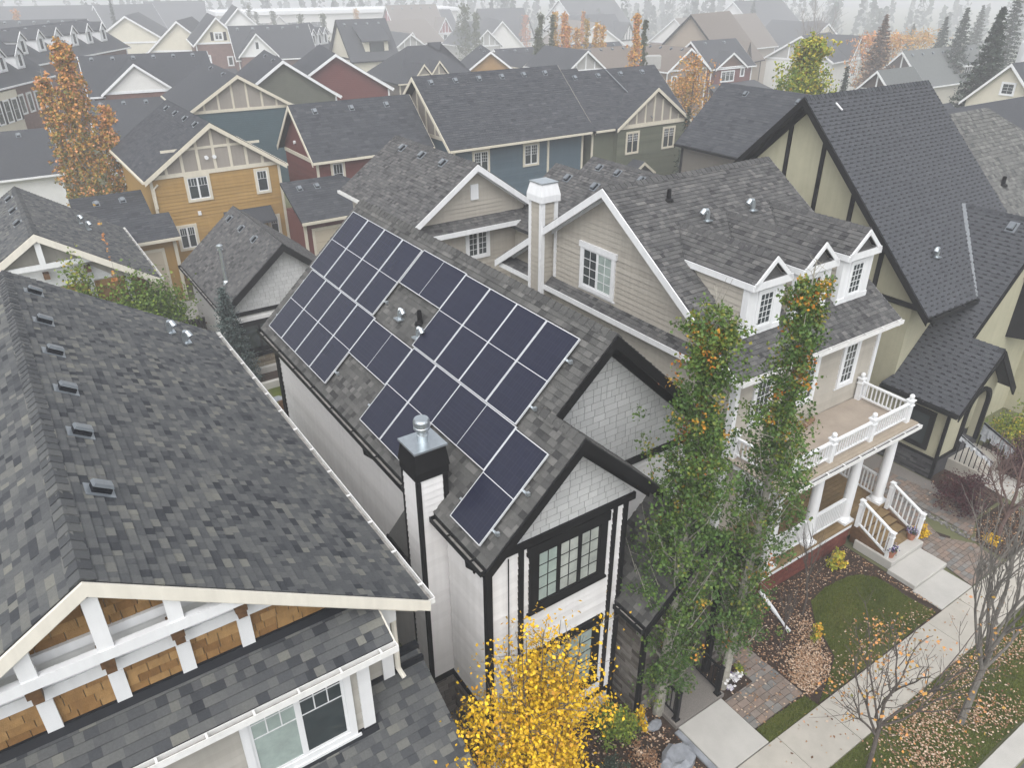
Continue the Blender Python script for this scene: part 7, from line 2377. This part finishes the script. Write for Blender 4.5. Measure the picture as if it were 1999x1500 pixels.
# ================================================================== SMALL THINGS
def rock(label, x, y, sx, sy, sz, seed):
    R_ = random.Random(seed)
    mb = MB()
    n, rings = 9, [(.95, 0), (1.0, .35), (.9, .75), (.62, 1.0)]
    base = []
    for r, z in rings:
        for k in range(n):
            th = 2 * math.pi * k / n
            q = r * (1 + R_.uniform(-.16, .16))
            base.append((x + sx * q * math.cos(th), y + sy * q * math.sin(th), sz * z * (1 + R_.uniform(-.12, .12)) - .02))
    fs = [(i * n + k, i * n + (k + 1) % n, (i + 1) * n + (k + 1) % n, (i + 1) * n + k) for i in range(3) for k in range(n)]
    fs.append(tuple(3 * n + k for k in range(n)))
    mb.add(base, fs)
    return mb.build('landscape_rock', M_ROCK, None, label=label, cat='rock', group='grey rocks in the mulch bed')


rock('largest flat grey rock beside the concrete path', 8.72, 6.55, .42, .34, .34, 3)
rock('small pale rock between the large rock and the path edge', 9.12, 6.72, .13, .11, .14, 5)
rock('grey rock cut by the bottom picture edge', 8.05, 6.35, .38, .25, .25, 8)
rock('low grey rock below the downspout', 8.95, 7.50, .20, .13, .12, 11)
rock('squarish rock at the foot of the downspout', 8.80, 7.78, .16, .14, .16, 14)


def flower_pot(label, x, y, z):
    t = thing('flower_pot', label, 'flower pot', (x, y, z), 0, 'flower pots on the front step')
    mb = MB()
    mb.lathe((x, y, z), [(.085, 0), (.125, .19), (.145, .19), (.148, .24), (.12, .24), (.115, .21)], 18)
    mb.build('pot', M_TERRA, t)
    P = np.array([x, y, z + .30]) + rng.normal(size=(420, 3)) * np.array([.075, .075, .05])
    V, F = leaf_quads(P, rng.uniform(.03, .055, 420))
    k = rng.random(420)
    npmesh('foliage', V[:4 * 220], F[:220], rng.uniform(.2, .7, 220), M_NEED, t)
    P2 = np.array([x, y, z + .34]) + rng.normal(size=(120, 3)) * np.array([.08, .08, .03])
    V, F = leaf_quads(P2, rng.uniform(.035, .06, 120), .4)
    npmesh('flowers', V, F, rng.uniform(0, .7, 120), M_FLOW, t, 'stuff')


flower_pot('terracotta pot of violet flowers at the left of the step landing', 18.22, 7.62, .30)
flower_pot('terracotta pot of violet flowers beside the right stair rail', 19.42, 7.72, .30)
# tan planter barrel
t = thing('planter_barrel', 'large round tan planter with a coiled hose inside, by the tudor entry', 'planter', (28.3, 8.75, 0))
mb = MB()
mb.lathe((28.3, 8.75, 0), [(.30, 0), (.38, .35), (.40, .6), (.44, .62), (.45, .70), (.40, .72), (.36, .66), (.34, .5)], 22)
mb.build('pot', M_BARREL, t)
mb = MB()
pts = [(28.3 + .24 * math.cos(a), 8.75 + .24 * math.sin(a), .62 + .008 * a) for a in [k * .5 for k in range(20)]]
mb.tube(pts, [.03] * len(pts), 6)
mb.build('hose', M('brown_hose', (.16, .07, .03), .5), t)
# black hand rails at the stone entry
for lb, x_, yv in (('black iron handrail left of the front path', 9.42, 7.3), ('black iron handrail right of the front path beside the white flowers', 10.72, 7.25)):
    t = thing('handrail', lb, 'handrail', (x_, yv, 0), 0, 'handrails of the stone entry')
    mb = MB()
    mb.box((x_ - .07, yv - .07, .1), (x_ + .07, yv + .07, .16)); mb.box((x_ - .045, yv - .045, .16), (x_ + .045, yv + .045, .98)); mb.box((x_ - .055, yv - .055, .98), (x_ + .055, yv + .055, 1.02))
    mb.build('post', M_BLACK, t)
    mb = MB()
    mb.beam((x_, yv, .93), (x_, 7.94, 1.0), .05, .04)
    mb.beam((x_, yv, .25), (x_, 7.94, .32), .03, .03)
    mb.build('rail', M_BLACK, t)
    for k in range(5):
        yy = yv + .1 + k * .11
        mb = MB()
        mb.box((x_ - .01, yy - .01, .27), (x_ + .01, yy + .01, .94))
        mb.build('baluster', M_BLACK, t)
# plastic wrapped stair rails at the tudor entry
M_PLAS = M('clear_plastic_wrap', (.30, .32, .34), .15, .5, 6, spec=.7, bump=.8, bscale=14)
for lb, x_ in (('black stair rail wrapped in crumpled plastic, right of the arch', 25.75), ('shorter plastic-topped stair rail, left of the arch', 24.3)):
    t = thing('wrapped_stair_rail', lb, 'stair rail', (x_, 8.6, 0))
    mb = MB()
    for k in range(8):
        f_ = k / 7
        mb.box((x_ - .012, 9.1 - f_ * 1.1 - .012, .45 - .45 * f_), (x_ + .012, 9.1 - f_ * 1.1 + .012, 1.4 - .45 * f_))
    mb.build('baluster_row', M_BLACK, t)
    mb = MB()
    mb.beam((x_, 9.12, 1.4), (x_, 7.98, .95), .06, .05)
    mb.build('rail', M_BLACK, t)
    mb = MB()
    n_ = 14
    for k in range(n_):
        f0, f1 = k / n_, (k + 1) / n_
        for s_ in (-1, 1):
            w0, w1 = random.uniform(.05, .12), random.uniform(.05, .12)
            d0 = random.uniform(.25, .6) if x_ > 25 else random.uniform(.08, .2)
            a = (x_, 9.12 - 1.14 * f0, 1.44 - .45 * f0)
            b = (x_, 9.12 - 1.14 * f1, 1.44 - .45 * f1)
            mb.add([a, b, (b[0] + s_ * w1, b[1], b[2] - d0), (a[0] + s_ * w0, a[1], a[2] - d0 * random.uniform(.8, 1.1))], [(0, 1, 2, 3)])
    mb.build('plastic_wrap', M_PLAS, t)
mb = MB()
for k in range(10):
    a = Vector((24.3 + random.uniform(-.2, .2), 6.6 + random.uniform(-.15, .15), .05 + random.uniform(0, .16)))
    mb.add([a, a + Vector((.16, .05, .06)), a + Vector((.12, .2, .02)), a + Vector((-.05, .14, .08))], [(0, 1, 2, 3)])
mb.build('plastic_bag', M('white_lilac_plastic', (.58, .55, .62), .3, .2, 9), None, label='crumpled white plastic bag lying by the pale walk at the right edge', cat='bag')
sheet('pale_walk', M_CONC2, [(24.0, 5.78), (25.4, 5.78), (25.6, 8.3), (24.4, 8.3)], .02)
# white downspout extension lying in the mulch
mb = MB()
mb.tube([(14.25, 9.2, .25), (13.95, 8.2, .12), (13.72, 7.55, .09)], [.055, .055, .055], 10)
mb.build('drain_pipe', M_WHITE, None, label='white corrugated downspout extension lying across the leafy mulch', cat='pipe')
# back yard between the house and the garage: planter walls, bench, flagstones
for lb, y_ in (('low pale retaining wall along the garage planting bed', 28.9), ('second pale retaining wall nearer the house', 27.9)):
    onebox('retaining_wall', M_CONC2, None, (6.3, y_, 0), (11, y_ + .2, .5 if y_ > 28.5 else .3), label=lb, cat='wall')
sheet('mulch_bed', M_SOIL, [(6.3, 28.1), (11, 28.1), (11, 28.9), (6.3, 28.9)], .25)
sheet('back_lawn', M_GRASS, [(6.9, 25.8), (11, 25.8), (11, 27.9), (6.9, 27.9)], .01)
sheet('patio', M_CONC, [(5.6, 20), (9.5, 20), (9.5, 24.8), (5.6, 24.8)], .01)
t = thing('garden_bench', 'dark garden bench on the patio behind the white house', 'bench', (7.2, 24.9, 0))
onebox('seat', M_TIMBER, t, (6.5, 24.7, .42), (7.9, 25.1, .47))
onebox('backrest', M_TIMBER, t, (6.5, 25.1, .5), (7.9, 25.15, .9))
for xx in (6.55, 7.8):
    for yy in (24.72, 25.05):
        onebox('leg', M_TIMBER, t, (xx, yy, 0), (xx + .05, yy + .05, .42))
fw_ = thing('flagstone_path', '', '', (7, 26.5, 0), kind='structure')
for k in range(16):
    mb = MB()
    cx_, cy_ = 6.4 + .55 * (k % 4) + random.uniform(-.08, .08), 25.3 + .55 * (k // 4) + random.uniform(-.08, .08)
    n_ = 6
    ps = [(cx_ + .24 * random.uniform(.8, 1.1) * math.cos(2 * math.pi * j / n_), cy_ + .24 * random.uniform(.8, 1.1) * math.sin(2 * math.pi * j / n_), .012) for j in range(n_)]
    mb.prism(ps, (0, 0, .03))
    mb.build('flagstone', M_ROCK, fw_)
t = thing('wooden_fence', 'short dark wooden fence beside the shingled garage', 'fence', (5.2, 33.5, 0))
for k in range(12):
    onebox('fence_board', M_TIMBER if False else M('dark_fence', (.035, .028, .026), .8, .3, 8), t, (4.6 + k * .13, 33.9, 0), (4.72 + k * .13, 33.94, 1.25 + random.uniform(-.02, .02)))
onebox('rail', M_TIMBER, t, (4.6, 33.94, .9), (6.2, 33.98, .98))
sheet('side_gravel', M_AGG, [(20.5, 8.3), (23.15, 8.3), (22.95, 20), (20.5, 20)], .004)
sheet('driveway', M_CONC2, [(2.6, 36.4), (6.4, 36.4), (6.4, 40), (2.6, 40)], .012)
sheet('side_yard', M('side_path', (.20, .19, .17), .9, .2, 2), [(3.4, 5.9), (5.2, 5.9), (5.2, 28), (3.4, 28)], .010)


# parked vehicle on the far street
def suv(label, x, y, rot):
    t = thing('parked_suv', label, 'suv', (x, y, 0), math.radians(rot))
    mt = M('dark_car_paint', (.03, .032, .038), .3, .05, 2, spec=.6)
    sec = [(-2.2, .5, .85, .82), (-2.1, .35, 1.0, .9), (-1.2, .3, 1.05, .92), (1.7, .3, 1.05, .92), (2.2, .35, .95, .88), (2.3, .5, .8, .8)]
    mb = MB(True)
    V_, F_2 = [], []
    for (xx, zl_, zh, hw) in sec:
        V_ += [(xx, -hw, zl_), (xx, hw, zl_), (xx, hw, zh), (xx, -hw, zh)]
    for i in range(len(sec) - 1):
        for k in range(4):
            F_2.append((i * 4 + k, i * 4 + (k + 1) % 4, (i + 1) * 4 + (k + 1) % 4, (i + 1) * 4 + k))
    F_2 += [(0, 3, 2, 1), tuple((len(sec) - 1) * 4 + k for k in range(4))]
    mb.add(V_, F_2)
    body = mb.build('body', mt, t)
    mb = MB(True)
    mb.add([(-1.9, -.86, 1.03), (1.1, -.86, 1.03), (1.1, .86, 1.03), (-1.9, .86, 1.03), (-1.6, -.7, 1.68), (.3, -.7, 1.68), (.3, .7, 1.68), (-1.6, .7, 1.68)], [(4, 5, 6, 7), (0, 1, 5, 4), (1, 2, 6, 5), (2, 3, 7, 6), (3, 0, 4, 7)])
    mb.build('cabin', M_GLASS, t)
    onebox('roof_panel', mt, t, (-1.62, -.71, 1.68), (.32, .71, 1.73), local=True)
    for xx in (-1.4, 1.4):
        for s_ in (-1, 1):
            mb = MB(True)
            mb.tube([(xx, s_ * .72, .35), (xx, s_ * .95, .35)], [.35, .35], 14)
            w_ = mb.build('wheel', M_BLACK, t)
            mb = MB(True)
            mb.tube([(xx, s_ * .955, .35), (xx, s_ * .965, .35)], [.2, .2], 10)
            mb.build('rim', M_GALV, w_)


suv('dark suv parked on the street beyond the small spruce', 63.0, 57.0, 8)
flush()

# ------------------------------------------------------------------ fog
hz = MB()
hz.box((-420, -62, -18), (902, 902, 15.8))
hm = bpy.data.materials.new('fog_air')
hm.use_nodes = True
nt = hm.node_tree
nt.nodes.clear()
vo = nt.nodes.new('ShaderNodeVolumePrincipled')
vo.inputs['Color'].default_value = (.93, .945, .985, 1)
vo.inputs['Density'].default_value = 0.0024
vo.inputs['Anisotropy'].default_value = 0.0
ou = nt.nodes.new('ShaderNodeOutputMaterial')
nt.links.new(vo.outputs[0], ou.inputs['Volume'])
hz.build('haze', hm, None, kind='stuff')
